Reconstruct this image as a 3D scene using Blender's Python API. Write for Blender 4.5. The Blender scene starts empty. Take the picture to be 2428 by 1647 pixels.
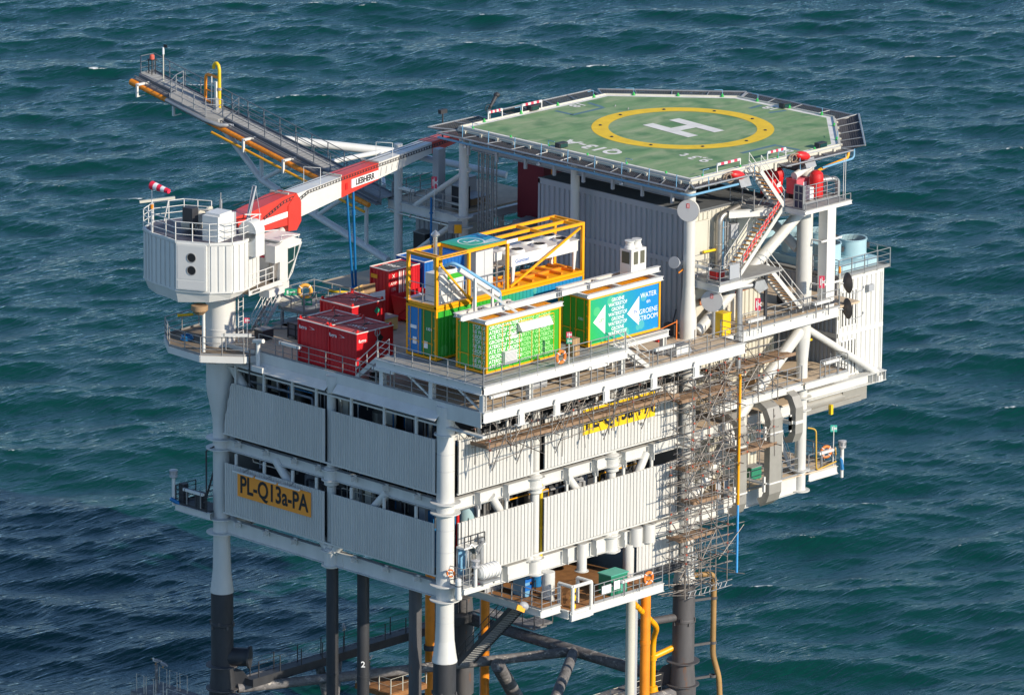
import bpy, bmesh, math, random
import numpy as np
from mathutils import Vector, Matrix
random.seed(7)
SC = bpy.context.scene
COL = SC.collection
R = math.radians
V = Vector

# ---------------------------------------------------------------- camera
cam_d = bpy.data.cameras.new('camera'); cam = bpy.data.objects.new('camera', cam_d); COL.objects.link(cam)
cr, cu, cf = V((0.69906818, -0.71501483, 0.00758118)), V((0.18135742, 0.18754832, 0.96536786)), V((0.69167418, 0.67348305, -0.26078231))
mw = Matrix.Identity(4)
for i in range(3):
    mw[i][0] = cr[i]; mw[i][1] = cu[i]; mw[i][2] = -cf[i]
mw.translation = V((-242.24127177, -241.06627384, 121.95281715))
cam.matrix_world = mw
cam_d.sensor_width = 36; cam_d.lens = 220.03; cam_d.clip_start = 1; cam_d.clip_end = 20000
SC.camera = cam
# ---------------------------------------------------------------- light
SUN = V((0.134, -1.0, 0.45)).normalized()
SUN_EL = math.asin(SUN.z); SUN_AZ = math.atan2(SUN.x, SUN.y)
w = bpy.data.worlds.new('World'); SC.world = w; w.use_nodes = True
nt = w.node_tree; bg = nt.nodes['Background']
sky = nt.nodes.new('ShaderNodeTexSky'); sky.sky_type = 'NISHITA'; sky.sun_disc = False
sky.sun_elevation = SUN_EL; sky.sun_rotation = SUN_AZ; sky.air_density = 0.8; sky.dust_density = .1; sky.ozone_density = 2.6
nt.links.new(sky.outputs[0], bg.inputs[0]); bg.inputs[1].default_value = 0.15
sd = bpy.data.lights.new('sun', 'SUN'); sd.energy = 4.7; sd.angle = R(0.55); sd.color = (1.0, 0.885, 0.72)
so = bpy.data.objects.new('sun', sd); COL.objects.link(so)
so.rotation_euler = (-SUN).to_track_quat('-Z', 'Y').to_euler(); so.location = SUN * 200
SC.view_settings.view_transform = 'Standard'; SC.view_settings.look = 'None'
SC.view_settings.exposure = 0.24; SC.view_settings.gamma = 1.0
SC.view_settings.use_curve_mapping = False
SC.cycles.max_bounces = 6; SC.cycles.glossy_bounces = 3; SC.cycles.transparent_max_bounces = 12

# ---------------------------------------------------------------- materials
def P(name, col, rough=.5, metal=0., var=.10, scale=.6, rust=0., rustcol=(.16, .06, .02), streak=1., bump=0., coat=0.):
    m = bpy.data.materials.new(name); m.use_nodes = True
    n = m.node_tree.nodes; l = m.node_tree.links; b = n['Principled BSDF']
    b.inputs['Roughness'].default_value = rough; b.inputs['Metallic'].default_value = metal
    if coat: b.inputs['Coat Weight'].default_value = coat
    geo = n.new('ShaderNodeNewGeometry'); mp = n.new('ShaderNodeMapping'); l.new(geo.outputs['Position'], mp.inputs[0])
    mp.inputs['Scale'].default_value = (1, 1, 1 / streak)
    no = n.new('ShaderNodeTexNoise'); no.inputs['Scale'].default_value = scale; no.inputs['Detail'].default_value = 6; no.inputs['Roughness'].default_value = .65
    l.new(mp.outputs[0], no.inputs['Vector'])
    mr = n.new('ShaderNodeMapRange'); l.new(no.outputs['Fac'], mr.inputs[0])
    mr.inputs[1].default_value = .3; mr.inputs[2].default_value = .7; mr.inputs[3].default_value = 1 - var; mr.inputs[4].default_value = 1 + var * .6
    hs = n.new('ShaderNodeHueSaturation'); hs.inputs['Color'].default_value = (*col, 1); l.new(mr.outputs[0], hs.inputs['Value'])
    out = hs.outputs[0]
    if rust > 0:
        n2 = n.new('ShaderNodeTexNoise'); n2.inputs['Scale'].default_value = 1.7; n2.inputs['Detail'].default_value = 8; n2.inputs['Roughness'].default_value = .72
        l.new(mp.outputs[0], n2.inputs['Vector'])
        r2 = n.new('ShaderNodeMapRange'); l.new(n2.outputs['Fac'], r2.inputs[0])
        r2.inputs[1].default_value = .72 - rust * .3; r2.inputs[2].default_value = .80 - rust * .3; r2.inputs[3].default_value = 0; r2.inputs[4].default_value = .85
        mx = n.new('ShaderNodeMix'); mx.data_type = 'RGBA'; l.new(r2.outputs[0], mx.inputs[0]); l.new(out, mx.inputs[6]); mx.inputs[7].default_value = (*rustcol, 1)
        out = mx.outputs[2]
    l.new(out, b.inputs['Base Color'])
    if bump:
        bp = n.new('ShaderNodeBump'); bp.inputs['Strength'].default_value = bump; bp.inputs['Distance'].default_value = .05
        n3 = n.new('ShaderNodeTexNoise'); n3.inputs['Scale'].default_value = 9; n3.inputs['Detail'].default_value = 4; l.new(geo.outputs['Position'], n3.inputs['Vector'])
        l.new(n3.outputs['Fac'], bp.inputs['Height']); l.new(bp.outputs[0], b.inputs['Normal'])
    return m

WHITE = P('white_marine_paint', (.60, .60, .575), .45, var=.11, scale=.8, rust=.25, rustcol=(.36, .27, .18), streak=4)
WHITE2 = P('white_gloss_paint', (.66, .66, .635), .35, var=.05, scale=1.2)
CLAD = P('light_grey_cladding_paint', (.57, .565, .54), .5, var=.10, scale=.5, rust=.22, rustcol=(.40, .36, .30), streak=7)
CREAM = P('cream_panel_paint', (.56, .54, .46), .5, var=.08, scale=.7, streak=4)
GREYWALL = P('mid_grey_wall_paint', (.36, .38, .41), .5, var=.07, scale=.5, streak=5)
ROOF = P('dark_grey_roof_coating', (.11, .12, .13), .8, var=.2, scale=.8)
DECK = P('worn_beige_deck_coating', (.58, .46, .33), .85, var=.2, scale=.9, rust=.12, rustcol=(.25, .14, .08), bump=.2)
GRATE = P('grey_deck_grating', (.30, .30, .29), .7, var=.2, scale=1.5)
GALV = P('galvanised_steel', (.36, .37, .38), .45, .5, var=.15, scale=2.0, rust=.10)
RAILM = P('weathered_rail_steel', (.30, .30, .30), .5, .3, var=.2, scale=2.0, rust=.22)
RAILW = P('white_rail_paint', (.66, .66, .64), .45, var=.06)
DARK = P('black_steel_coating', (.032, .034, .040), .6, var=.3, scale=1.5, rust=.10, streak=3)
JACK = P('grey_jacket_coating', (.085, .082, .086), .65, var=.3, scale=1.2, rust=.34, streak=4)
GUANO = P('bird_stained_brace_coating', (.17, .165, .17), .8, var=.5, scale=3.2, rust=.52, rustcol=(.58, .54, .48), streak=.6)
RUSTY = P('rusty_floor_steel', (.30, .14, .05), .8, var=.35, scale=2.0, rust=.3, rustcol=(.42, .20, .06))
TUBE = P('scaffold_tube_steel', (.30, .27, .245), .45, .5, var=.25, scale=3, rust=.35, rustcol=(.22, .10, .05))
PLANK = P('scaffold_plank_wood', (.27, .175, .11), .85, var=.3, scale=2.5, rust=.25, rustcol=(.18, .09, .05))
RED = P('red_container_paint', (.56, .014, .022), .38, var=.12, scale=.9, streak=3)
REDTOP = P('pale_red_roof_paint', (.50, .10, .09), .6, var=.2, scale=1.2)  # paler red for the roofs than for the container sides
REDC = P('crane_red_paint', (.62, .055, .04), .40, var=.10, scale=.9)
REDB = P('bright_red_paint', (.62, .02, .02), .4)
BLUE = P('blue_container_paint', (.012, .13, .46), .4, var=.1, scale=.8)
BLUEP = P('sky_blue_pipe_paint', (.16, .36, .55), .45)
BLUED = P('deep_blue_hose', (.01, .16, .40), .4)
BLUEV = P('pale_blue_equipment_paint', (.36, .54, .60), .45, var=.08)
YEL = P('yellow_orange_frame_paint', (.88, .38, .004), .42, var=.08, scale=1)
YELB = P('bright_yellow_paint', (.80, .52, .01), .45)
ORG = P('orange_pipe_paint', (.78, .25, .012), .45, var=.15, scale=1.5, rust=.15)
ORGP = P('orange_sign_panel', (.90, .32, .03), .55, var=.05)
ORGL = P('lifebuoy_orange', (.80, .20, .03), .5)
GREENC = P('bright_green_container_paint', (.035, .36, .025), .45, var=.06, scale=.7)
GREEND = P('dark_green_box_paint', (.02, .20, .12), .45)
SIGNG = P('safety_sign_green', (.02, .34, .18), .5, var=.02)
SIGNR = P('safety_sign_red', (.62, .05, .10), .5, var=.02)
BLACK = P('black_paint', (.012, .012, .014), .5, var=.1)
GLASS = P('tinted_cab_glass', (.012, .05, .05), .06, var=.05); GLASS.node_tree.nodes['Principled BSDF'].inputs['Specular IOR Level'].default_value = .8
STEEL = P('stainless_duct_sheet', (.42, .40, .37), .38, .75, var=.12, scale=1.2)
DUCT = P('grey_brown_duct_sheet', (.36, .345, .31), .5, .35, var=.12, scale=1.0, rust=.05)
INOX = P('bright_inox_pipe', (.62, .60, .56), .3, .8, var=.1)
WOODP = P('pallet_pine', (.55, .36, .14), .8, var=.2, scale=3)
CARD = P('cardboard_brown', (.34, .22, .12), .85)
PAPER = P('white_lettering_paint', (.82, .82, .82), .5, var=.03)
HYEL = P('helideck_yellow_marking', (.86, .56, .02), .7, var=.14, scale=1.3)
HWHT = P('helideck_white_marking', (.80, .78, .72), .7, var=.16, scale=1.3)
HBLU = P('helideck_blue_marking', (.10, .20, .24), .8, var=.2, scale=1.5)
NET = P('safety_net_rope', (.07, .07, .08), .8, var=.2)
GULLW = P('gull_white_feathers', (.62, .60, .58), .8, var=.1, scale=6)
GULLG = P('gull_grey_feathers', (.24, .25, .27), .8, var=.15, scale=6)
BEAK = P('gull_beak_orange', (.60, .28, .04), .6)
TANG = P('shade_dark_interior_steel', (.045, .05, .06), .6, var=.3, scale=1.2)  # interior steel with shade put into its colour

def helideck_green():
    m = P('helideck_green_coating', (.17, .30, .13), .85, var=.12, scale=.5)
    n = m.node_tree.nodes; l = m.node_tree.links; b = n['Principled BSDF']
    src = b.inputs['Base Color'].links[0].from_socket
    geo = n.new('ShaderNodeNewGeometry'); mp = n.new('ShaderNodeMapping'); l.new(geo.outputs['Position'], mp.inputs[0]); mp.inputs['Scale'].default_value = (.35, 1.3, 1); mp.inputs['Rotation'].default_value = (0, 0, R(20))
    no = n.new('ShaderNodeTexNoise'); no.inputs['Scale'].default_value = .8; no.inputs['Detail'].default_value = 8; no.inputs['Roughness'].default_value = .7; l.new(mp.outputs[0], no.inputs['Vector'])
    rp = n.new('ShaderNodeMapRange'); rp.inputs[1].default_value = .42; rp.inputs[2].default_value = .72; rp.inputs[3].default_value = 0; rp.inputs[4].default_value = .95; l.new(no.outputs['Fac'], rp.inputs[0])
    mx = n.new('ShaderNodeMix'); mx.data_type = 'RGBA'; l.new(rp.outputs[0], mx.inputs[0]); l.new(src, mx.inputs[6]); mx.inputs[7].default_value = (.36, .40, .24, 1)
    no2 = n.new('ShaderNodeTexNoise'); no2.inputs['Scale'].default_value = .55; no2.inputs['Detail'].default_value = 7; l.new(geo.outputs['Position'], no2.inputs['Vector'])
    r2 = n.new('ShaderNodeMapRange'); r2.inputs[1].default_value = .52; r2.inputs[2].default_value = .66; r2.inputs[3].default_value = 0; r2.inputs[4].default_value = .75; l.new(no2.outputs['Fac'], r2.inputs[0])
    m2 = n.new('ShaderNodeMix'); m2.data_type = 'RGBA'; l.new(r2.outputs[0], m2.inputs[0]); l.new(mx.outputs[2], m2.inputs[6]); m2.inputs[7].default_value = (.07, .19, .075, 1)
    l.new(m2.outputs[2], b.inputs['Base Color'])
    return m
HGRN = helideck_green()

def grad_panel(name, c0, c1, axis_from, axis_to):
    """printed banner whose ink runs from one colour to another along a world direction"""
    m = bpy.data.materials.new(name); m.use_nodes = True
    n = m.node_tree.nodes; l = m.node_tree.links; b = n['Principled BSDF']; b.inputs['Roughness'].default_value = .45
    geo = n.new('ShaderNodeNewGeometry'); a = V(axis_from); d = V(axis_to) - a
    sb = n.new('ShaderNodeVectorMath'); sb.operation = 'SUBTRACT'; l.new(geo.outputs['Position'], sb.inputs[0]); sb.inputs[1].default_value = a
    dt = n.new('ShaderNodeVectorMath'); dt.operation = 'DOT_PRODUCT'; l.new(sb.outputs[0], dt.inputs[0]); dt.inputs[1].default_value = d / d.length_squared
    mx = n.new('ShaderNodeMix'); mx.data_type = 'RGBA'; mx.clamp_factor = True; l.new(dt.outputs['Value'], mx.inputs[0]); mx.inputs[6].default_value = (*c0, 1); mx.inputs[7].default_value = (*c1, 1)
    vo = n.new('ShaderNodeTexVoronoi'); vo.inputs['Scale'].default_value = .9; l.new(geo.outputs['Position'], vo.inputs['Vector'])
    st = n.new('ShaderNodeMapRange'); st.inputs[1].default_value = .30; st.inputs[2].default_value = .27; st.inputs[3].default_value = 0; st.inputs[4].default_value = .22; l.new(vo.outputs['Distance'], st.inputs[0])
    m2 = n.new('ShaderNodeMix'); m2.data_type = 'RGBA'; l.new(st.outputs[0], m2.inputs[0]); l.new(mx.outputs[2], m2.inputs[6]); m2.inputs[7].default_value = (.25, .75, .25, 1)
    l.new(m2.outputs[2], b.inputs['Base Color'])
    return m

# ---------------------------------------------------------------- mesh builder
class M:
    def __init__(s): s.v = []; s.f = []; s.sm = []
    def add(s, vs, fs, smooth=False):
        o = len(s.v); s.v += [tuple(p) for p in vs]
        for q in fs: s.f.append([o + i for i in q]); s.sm.append(smooth)
        return s
    def box(s, x0, x1, y0, y1, z0, z1):
        return s.add([(x0,y0,z0),(x1,y0,z0),(x1,y1,z0),(x0,y1,z0),(x0,y0,z1),(x1,y0,z1),(x1,y1,z1),(x0,y1,z1)],
                     [(0,3,2,1),(4,5,6,7),(0,1,5,4),(1,2,6,5),(2,3,7,6),(3,0,4,7)])
    def ob(s, c, a, b, d):
        c, a, b, d = V(c), V(a), V(b), V(d)
        vs = [c-a-b-d, c+a-b-d, c+a+b-d, c-a+b-d, c-a-b+d, c+a-b+d, c+a+b+d, c-a+b+d]
        return s.add(vs, [(0,3,2,1),(4,5,6,7),(0,1,5,4),(1,2,6,5),(2,3,7,6),(3,0,4,7)])
    def bar(s, p, q, w, h, up=(0,0,1)):
        p, q = V(p), V(q); d = (q-p); L = d.length
        if L < 1e-6: return s
        d.normalize(); up = V(up)
        if abs(d.dot(up)) > .98: up = V((1,0,0))
        sx = d.cross(up).normalized(); u = sx.cross(d).normalized()
        return s.ob((p+q)/2, d*L/2, sx*w/2, u*h/2)
    def frame(s, d):
        up = V((0,0,1)) if abs(d.z) < .9 else V((1,0,0))
        a = d.cross(up).normalized(); return a, d.cross(a).normalized()
    def tube(s, p, q, r, n=8, r2=None, caps=True):
        p, q = V(p), V(q); d = q-p
        if d.length < 1e-6: return s
        d.normalize(); a, b = s.frame(d); r2 = r if r2 is None else r2
        vs = []; cs = [(math.cos(2*math.pi*i/n), math.sin(2*math.pi*i/n)) for i in range(n)]
        for c, e in cs: vs.append(p + a*c*r + b*e*r)
        for c, e in cs: vs.append(q + a*c*r2 + b*e*r2)
        s.add(vs, [(i, (i+1) % n, n+(i+1) % n, n+i) for i in range(n)], n > 5)
        if caps: s.add(vs[:n], [tuple(range(n))[::-1]]); s.add(vs[n:], [tuple(range(n))])
        return s
    def path(s, pts, r, n=8, bend=0.):
        pts = [V(p) for p in pts]
        if bend:
            o = [pts[0]]
            for i in range(1, len(pts)-1):
                a = (pts[i-1]-pts[i]); b = (pts[i+1]-pts[i]); k = min(bend, a.length*.45, b.length*.45); a = pts[i]+a.normalized()*k; b = pts[i]+b.normalized()*k
                for j in range(6):
                    t = j/5; o.append(a*(1-t)**2 + pts[i]*2*t*(1-t) + b*t*t)
            pts = o + [pts[-1]]
        rings = []; T = [(pts[min(i+1, len(pts)-1)]-pts[max(i-1, 0)]).normalized() for i in range(len(pts))]
        a, b = s.frame(T[0])
        for i, p in enumerate(pts):
            a = (a - T[i]*a.dot(T[i])).normalized(); b = T[i].cross(a)
            rings.append([p + a*math.cos(2*math.pi*k/n)*r + b*math.sin(2*math.pi*k/n)*r for k in range(n)])
        vs = [v for g in rings for v in g]
        s.add(vs, [(i*n+k, i*n+(k+1) % n, (i+1)*n+(k+1) % n, (i+1)*n+k) for i in range(len(pts)-1) for k in range(n)], True)
        s.add(rings[0], [tuple(range(n))[::-1]]); s.add(rings[-1], [tuple(range(n))])
        return s
    def lathe(s, c, prof, n=24, ax=(0,0,1), cap=True, smooth=True):
        c = V(c); ax = V(ax).normalized(); a, b = s.frame(ax)
        ringv = lambda r, z: [c + ax*z + a*math.cos(2*math.pi*k/n)*r + b*math.sin(2*math.pi*k/n)*r for k in range(n)]
        for (r0, z0), (r1, z1) in zip(prof, prof[1:]):
            vs = ringv(r0, z0) + ringv(r1, z1)
            s.add(vs, [(k, (k+1) % n, n+(k+1) % n, n+k) for k in range(n)], smooth and n > 6)
        if cap:
            if prof[0][0] > 1e-4: s.add(ringv(*prof[0]), [tuple(range(n))[::-1]])
            if prof[-1][0] > 1e-4: s.add(ringv(*prof[-1]), [tuple(range(n))])
        return s
    def prism(s, poly, z0, z1):
        n = len(poly); vs = [(x, y, z0) for x, y in poly] + [(x, y, z1) for x, y in poly]
        return s.add(vs, [tuple(range(n))[::-1], tuple(range(n, 2*n))] + [(i, (i+1) % n, n+(i+1) % n, n+i) for i in range(n)])
    def ext(s, o, u, v, poly, d):
        o, u, v, d = V(o), V(u), V(v), V(d); n = len(poly)
        a = [o+u*x+v*y for x, y in poly]; vs = a + [p+d for p in a]
        return s.add(vs, [tuple(range(n))[::-1], tuple(range(n, 2*n))] + [(i, (i+1) % n, n+(i+1) % n, n+i) for i in range(n)])
    def ibeam(s, p, q, h, w, t=.03):
        p, q = V(p), V(q); d = (q-p).normalized(); u = V((0,0,1))
        if abs(d.z) > .9: u = V((1,0,0))
        u = (u - d*u.dot(d)).normalized(); o = u*(h/2 - t/2)
        s.bar(p+o, q+o, w, t, u); s.bar(p-o, q-o, w, t, u); s.bar(p, q, t, h-2*t, u)
        return s
    def corr(s, p, u, L, z0, z1, pitch=.25, dep=.05, out=(0,-1,0), top=None, prof_=((0, 0), (.30, 0), (.42, 1), (.88, 1), (1.0, 0))):
        """trapezoid-profiled sheet: p start (x,y), u unit run, outward normal; top(t) gives the top height along the run"""
        u, out = V(u), V(out); p = V((p[0], p[1], 0)); prof = []; t = 0
        while t < L - 1e-4:
            for a, d in prof_:
                x = t + a*pitch
                if x <= L: prof.append((x, d*dep))
            t += pitch
        prof.append((L, prof[-1][1]))
        vs = []
        for x, d in prof:
            q = p + u*x + out*d; zt = z1 if top is None else top(x)
            vs.append((q.x, q.y, z0)); vs.append((q.x, q.y, zt))
        n = len(prof)
        s.add(vs, [(2*i, 2*i+2, 2*i+3, 2*i+1) for i in range(n-1)])
        b = [V((p+u*x).to_tuple()) - out*.03 for x in (0, L)]
        zt0, zt1 = (z1, z1) if top is None else (top(0), top(L))
        s.add([(b[0].x, b[0].y, z0), (b[1].x, b[1].y, z0), (b[1].x, b[1].y, zt1), (b[0].x, b[0].y, zt0)], [(0, 3, 2, 1)])
        return s
    def torus(s, c, Rr, r, ax=(0,0,1), n=24, m=8, arc=1.0):
        c = V(c); ax = V(ax).normalized(); a, b = s.frame(ax); vs = []; k = n if arc >= 1 else n+1
        for i in range(k):
            t = 2*math.pi*arc*i/n; e = a*math.cos(t) + b*math.sin(t)
            for j in range(m):
                f = 2*math.pi*j/m; vs.append(c + e*(Rr + r*math.cos(f)) + ax*r*math.sin(f))
        return s.add(vs, [(i*m+j, ((i+1) % k)*m+j, ((i+1) % k)*m+(j+1) % m, i*m+(j+1) % m) for i in range(n) for j in range(m)], True)
    def ball(s, c, rx, ry, rz, n=12, m=8, rot=None):
        c = V(c); vs = []
        for i in range(m+1):
            f = math.pi*i/m
            for j in range(n):
                t = 2*math.pi*j/n; p = V((rx*math.sin(f)*math.cos(t), ry*math.sin(f)*math.sin(t), rz*math.cos(f)))
                if rot is not None: p = rot @ p
                vs.append(c+p)
        return s.add(vs, [(i*n+j, (i+1)*n+j, (i+1)*n+(j+1) % n, i*n+(j+1) % n) for i in range(m) for j in range(n)], True)

ORG_ = {}
def thing(name, label, cat, loc=(0,0,0), group=None):
    o = bpy.data.objects.new(name, None); COL.objects.link(o); o.location = loc; o.empty_display_size = .3
    o['label'] = label; o['category'] = cat
    if group: o['group'] = group
    ORG_[o] = V(loc); return o
def part(name, m, mat, parent=None, kind=None, label=None):
    me = bpy.data.meshes.new(name); org = ORG_[parent] if parent else V((0,0,0))
    me.from_pydata([(x-org.x, y-org.y, z-org.z) for x, y, z in m.v], [], m.f)
    me.polygons.foreach_set('use_smooth', m.sm); me.materials.append(mat); me.update()
    o = bpy.data.objects.new(name, me); COL.objects.link(o)
    if parent: o.parent = parent
    ORG_[o] = org
    if kind: o['kind'] = kind
    if label: o['label'] = label
    return o
def tag(o, label, cat, group=None):
    o['label'] = label; o['category'] = cat
    if group: o['group'] = group
    return o
def copy_tree(o, loc=None, label=None, parent=None):
    c = o.copy(); COL.objects.link(c); ORG_[c] = ORG_[o]
    if parent: c.parent = parent
    if loc is not None: c.location = loc
    if label: c['label'] = label
    for ch in list(o.children): copy_tree(ch, None, None, c)
    return c
_tc = {}
def text(s, size, o, u, v, mat, parent, name='lettering', bold=0., align='CENTER', sx=1., lift=.006, label=None, spacing=1.):
    """lettering painted on a surface: o = anchor, u = reading direction, v = up of the letters"""
    key = (s, bold, align, spacing)
    if key not in _tc:
        cu_ = bpy.data.curves.new('lettering', 'FONT'); cu_.body = s; cu_.align_x = align; cu_.align_y = 'CENTER'; cu_.offset = bold; cu_.space_character = spacing
        cu_.resolution_u = 3
        to = bpy.data.objects.new('lettering', cu_); COL.objects.link(to)
        dg = bpy.context.evaluated_depsgraph_get(); me = to.evaluated_get(dg).to_mesh()
        vs = [tuple(q.co) for q in me.vertices]; fs = [tuple(q.vertices) for q in me.polygons]
        to.evaluated_get(dg).to_mesh_clear(); bpy.data.objects.remove(to); bpy.data.curves.remove(cu_)
        _tc[key] = (vs, fs)
    vs, fs = _tc[key]; u, v, o = V(u).normalized(), V(v).normalized(), V(o); nrm = u.cross(v)
    m = M(); m.add([o + u*x*size*sx + v*y*size + nrm*lift for x, y, z in vs], fs)
    return part(name, m, mat, parent, label=label)

def rail(name, label, pts, h=1.1, mat=None, sp=1.5, mids=2, kick=True, group='handrails round the decks', cat='handrail', posts=True, r=.026):
    """guard rail: every post a part, the long rails one part, the kick plate one part"""
    mat = mat or RAILM; pts = [V(p) for p in pts]; t = thing(name, label, cat, pts[0], group)
    m = M(); up = V((0,0,1))
    for k in range(mids+1):
        z = h*(k+1)/(mids+1); q = [p+up*z for p in pts]
        for a, b in zip(q, q[1:]): m.tube(a, b, r if k == mids else r*.8, 6)
    part('rail', m, mat, t)
    if kick:
        m = M()
        for a, b in zip(pts, pts[1:]): m.bar(a+up*.06, b+up*.06, .012, .12)
        part('kick_plate', m, mat, t)
    if posts:
        done = []
        for a, b in zip(pts, pts[1:]):
            n = max(1, round((b-a).length/sp))
            for i in range(n+1):
                p = a.lerp(b, i/n)
                if any((p-d).length < .05 for d in done): continue
                done.append(p); m = M(); m.bar(p-up*.12, p+up*h, .05, .05); part('post', m, mat, t)
    return t

def stair(name, label, p0, p1, wdir, width, n, tread_mat, rails=True, mat=None, treadw=.26, cat='stair'):
    """flight from p0 (bottom) to p1 (top); p0/p1 lie on one stringer, wdir points to the other"""
    mat = mat or GALV; p0, p1, wdir = V(p0), V(p1), V(wdir).normalized(); t = thing(name, label, cat, p0)
    run = V((p1.x-p0.x, p1.y-p0.y, 0)).normalized()
    for s in (0, width):
        m = M(); m.bar(p0+wdir*s, p1+wdir*s, .05, .26); part('stringer', m, WHITE if mat is GALV else mat, t)
    for i in range(1, n):
        c = p0.lerp(p1, i/n) + wdir*width/2; m = M(); m.ob(c, wdir*(width/2-.03), run*treadw/2, V((0,0,.02))); part('tread', m, GRATE, t)
        m = M(); m.ob(c-run*(treadw/2-.01)+V((0,0,.026)), wdir*(width/2-.03), run*.045, V((0,0,.012))); part('nosing', m, tread_mat, t)
    if rails:
        for s in (0, width):
            m = M(); o = wdir*s
            for hgt in (.95, .5): m.tube(p0+o+V((0,0,hgt)), p1+o+V((0,0,hgt)), .024, 6)
            k = max(2, n//4)
            for i in range(k+1): q = p0.lerp(p1, i/k)+o; m.tube(q, q+V((0,0,.95)), .022, 6)
            part('handrail', m, RAILW if mat is GALV else mat, t)
    return t
# ---------------------------------------------------------------- the sea
def build_sea():
    N, L = 1280, 280.0
    rng = np.random.default_rng(5)
    k1 = 2*np.pi*np.fft.fftfreq(N, L/N); KX, KY = np.meshgrid(k1, k1, indexing='ij'); K = np.sqrt(KX**2+KY**2); K[0, 0] = 1e-6
    wd = np.array([-.62, -.785]); c = (KX*wd[0]+KY*wd[1])/K
    Lp = 2.7                                                   # wind sea of roughly 20 m waves
    ph = np.exp(-1/(K*Lp)**2)/K**4.15*np.where(c > 0, c**4+.02, .015)*np.exp(-(K*.10)**2)
    # a little cross swell
    wd2 = np.array([-.15, -.989]); c2 = (KX*wd2[0]+KY*wd2[1])/K
    ph += .3*np.exp(-1/(K*1.4)**2)/K**4.1*np.where(c2 > 0, c2**4, 0)*np.exp(-(K*.10)**2)
    ph[0, 0] = 0
    g = (rng.normal(size=(N, N)) + 1j*rng.normal(size=(N, N)))
    h = g*np.sqrt(ph)
    z = np.fft.ifft2(h).real; s = .165/z.std(); h = h*s; z = z*s
    dx = np.fft.ifft2(-1j*KX/K*h).real; dy = np.fft.ifft2(-1j*KY/K*h).real; ch = -.8
    jx = np.fft.ifft2(KX*KX/K*h).real*ch; jy = np.fft.ifft2(KY*KY/K*h).real*ch; jxy = np.fft.ifft2(KX*KY/K*h).real*ch
    J = (1+jx)*(1+jy)-jxy**2
    gx = np.arange(N)*L/N
    X, Y = np.meshgrid(gx, gx, indexing='ij')
    org = np.array([80-L/2, 73-L/2])
    def sheet(name, step, off):
        idx = np.arange(0, N+1, step); ii = idx % N
        def pick(A): return A[np.ix_(ii, ii)]
        gxx, gyy = np.meshgrid(idx*L/N, idx*L/N, indexing='ij')
        px = gxx + ch*pick(dx) + org[0] + off[0]*L; py = gyy + ch*pick(dy) + org[1] + off[1]*L; pz = pick(z)
        n = len(idx); co = np.stack([px, py, pz], -1).reshape(-1, 3).astype(np.float32)
        a = np.arange(n*n).reshape(n, n); q = np.stack([a[:-1, :-1], a[1:, :-1], a[1:, 1:], a[:-1, 1:]], -1).reshape(-1, 4)
        return co, q, pick(J).reshape(-1).astype(np.float32)
    q0, q1 = np.quantile(J, .010), np.quantile(J, .0006); J = (J-q1)/(q0-q1)      # 0 at the sharpest folds, 1 where foam begins
    cos, qs, js, base = [], [], [], 0
    for i in (-1, 0, 1):
        for j in (-1, 0, 1):
            co, q, jj = sheet('', 1 if (i, j) == (0, 0) else 4, (i, j)); cos.append(co); qs.append(q+base); js.append(jj); base += len(co)
    far = 9000.0; x0, y0 = org-L; x1, y1 = org+2*L; zz = -.35      # flat outer skirt to the horizon
    fr = [(-far, -far), (far, -far), (far, far), (-far, far), (x0-1, y0-1), (x1+1, y0-1), (x1+1, y1+1), (x0-1, y1+1)]
    cos.append(np.array([(x, y, zz) for x, y in fr], np.float32)); js.append(np.full(8, 9, np.float32)); b = base
    qs.append(np.array([(0, 1, 5, 4), (1, 2, 6, 5), (2, 3, 7, 6), (3, 0, 4, 7)])+b)
    co = np.concatenate(cos); q = np.concatenate(qs); jj = np.concatenate(js)
    me = bpy.data.meshes.new('sea'); me.vertices.add(len(co)); me.vertices.foreach_set('co', co.ravel())
    me.loops.add(q.size); me.loops.foreach_set('vertex_index', q.ravel().astype(np.int32)); me.polygons.add(len(q))
    me.polygons.foreach_set('loop_start', np.arange(0, q.size, 4, dtype=np.int32));
    me.polygons.foreach_set('use_smooth', np.ones(len(q), bool)); me.update(calc_edges=True)
    at = me.attributes.new('fold', 'FLOAT', 'POINT'); at.data.foreach_set('value', jj)
    m = bpy.data.materials.new('sea_water'); m.use_nodes = True; n = m.node_tree.nodes; l = m.node_tree.links; bs = n['Principled BSDF']
    n.remove(bs); geo = n.new('ShaderNodeNewGeometry'); hsum = None
    for rot, sc, wt in ((24, 1.5, 1.0), (60, 1.9, .9), (43, 4.2, .3)):
        mp = n.new('ShaderNodeMapping'); l.new(geo.outputs['Position'], mp.inputs[0]); mp.inputs['Rotation'].default_value = (0, 0, R(rot)); mp.inputs['Scale'].default_value = (.26, 1.5, 1)
        n1 = n.new('ShaderNodeTexNoise'); n1.inputs['Scale'].default_value = sc; n1.inputs['Detail'].default_value = 4; n1.inputs['Roughness'].default_value = .55; n1.inputs['Distortion'].default_value = .35; l.new(mp.outputs[0], n1.inputs['Vector'])
        ma = n.new('ShaderNodeMath'); ma.operation = 'MULTIPLY_ADD'; l.new(n1.outputs['Fac'], ma.inputs[0]); ma.inputs[1].default_value = wt
        if hsum: l.new(hsum, ma.inputs[2])
        else: ma.inputs[2].default_value = 0
        hsum = ma.outputs[0]
    bp = n.new('ShaderNodeBump'); bp.inputs['Strength'].default_value = 1; bp.inputs['Distance'].default_value = .09; l.new(hsum, bp.inputs['Height'])
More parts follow.
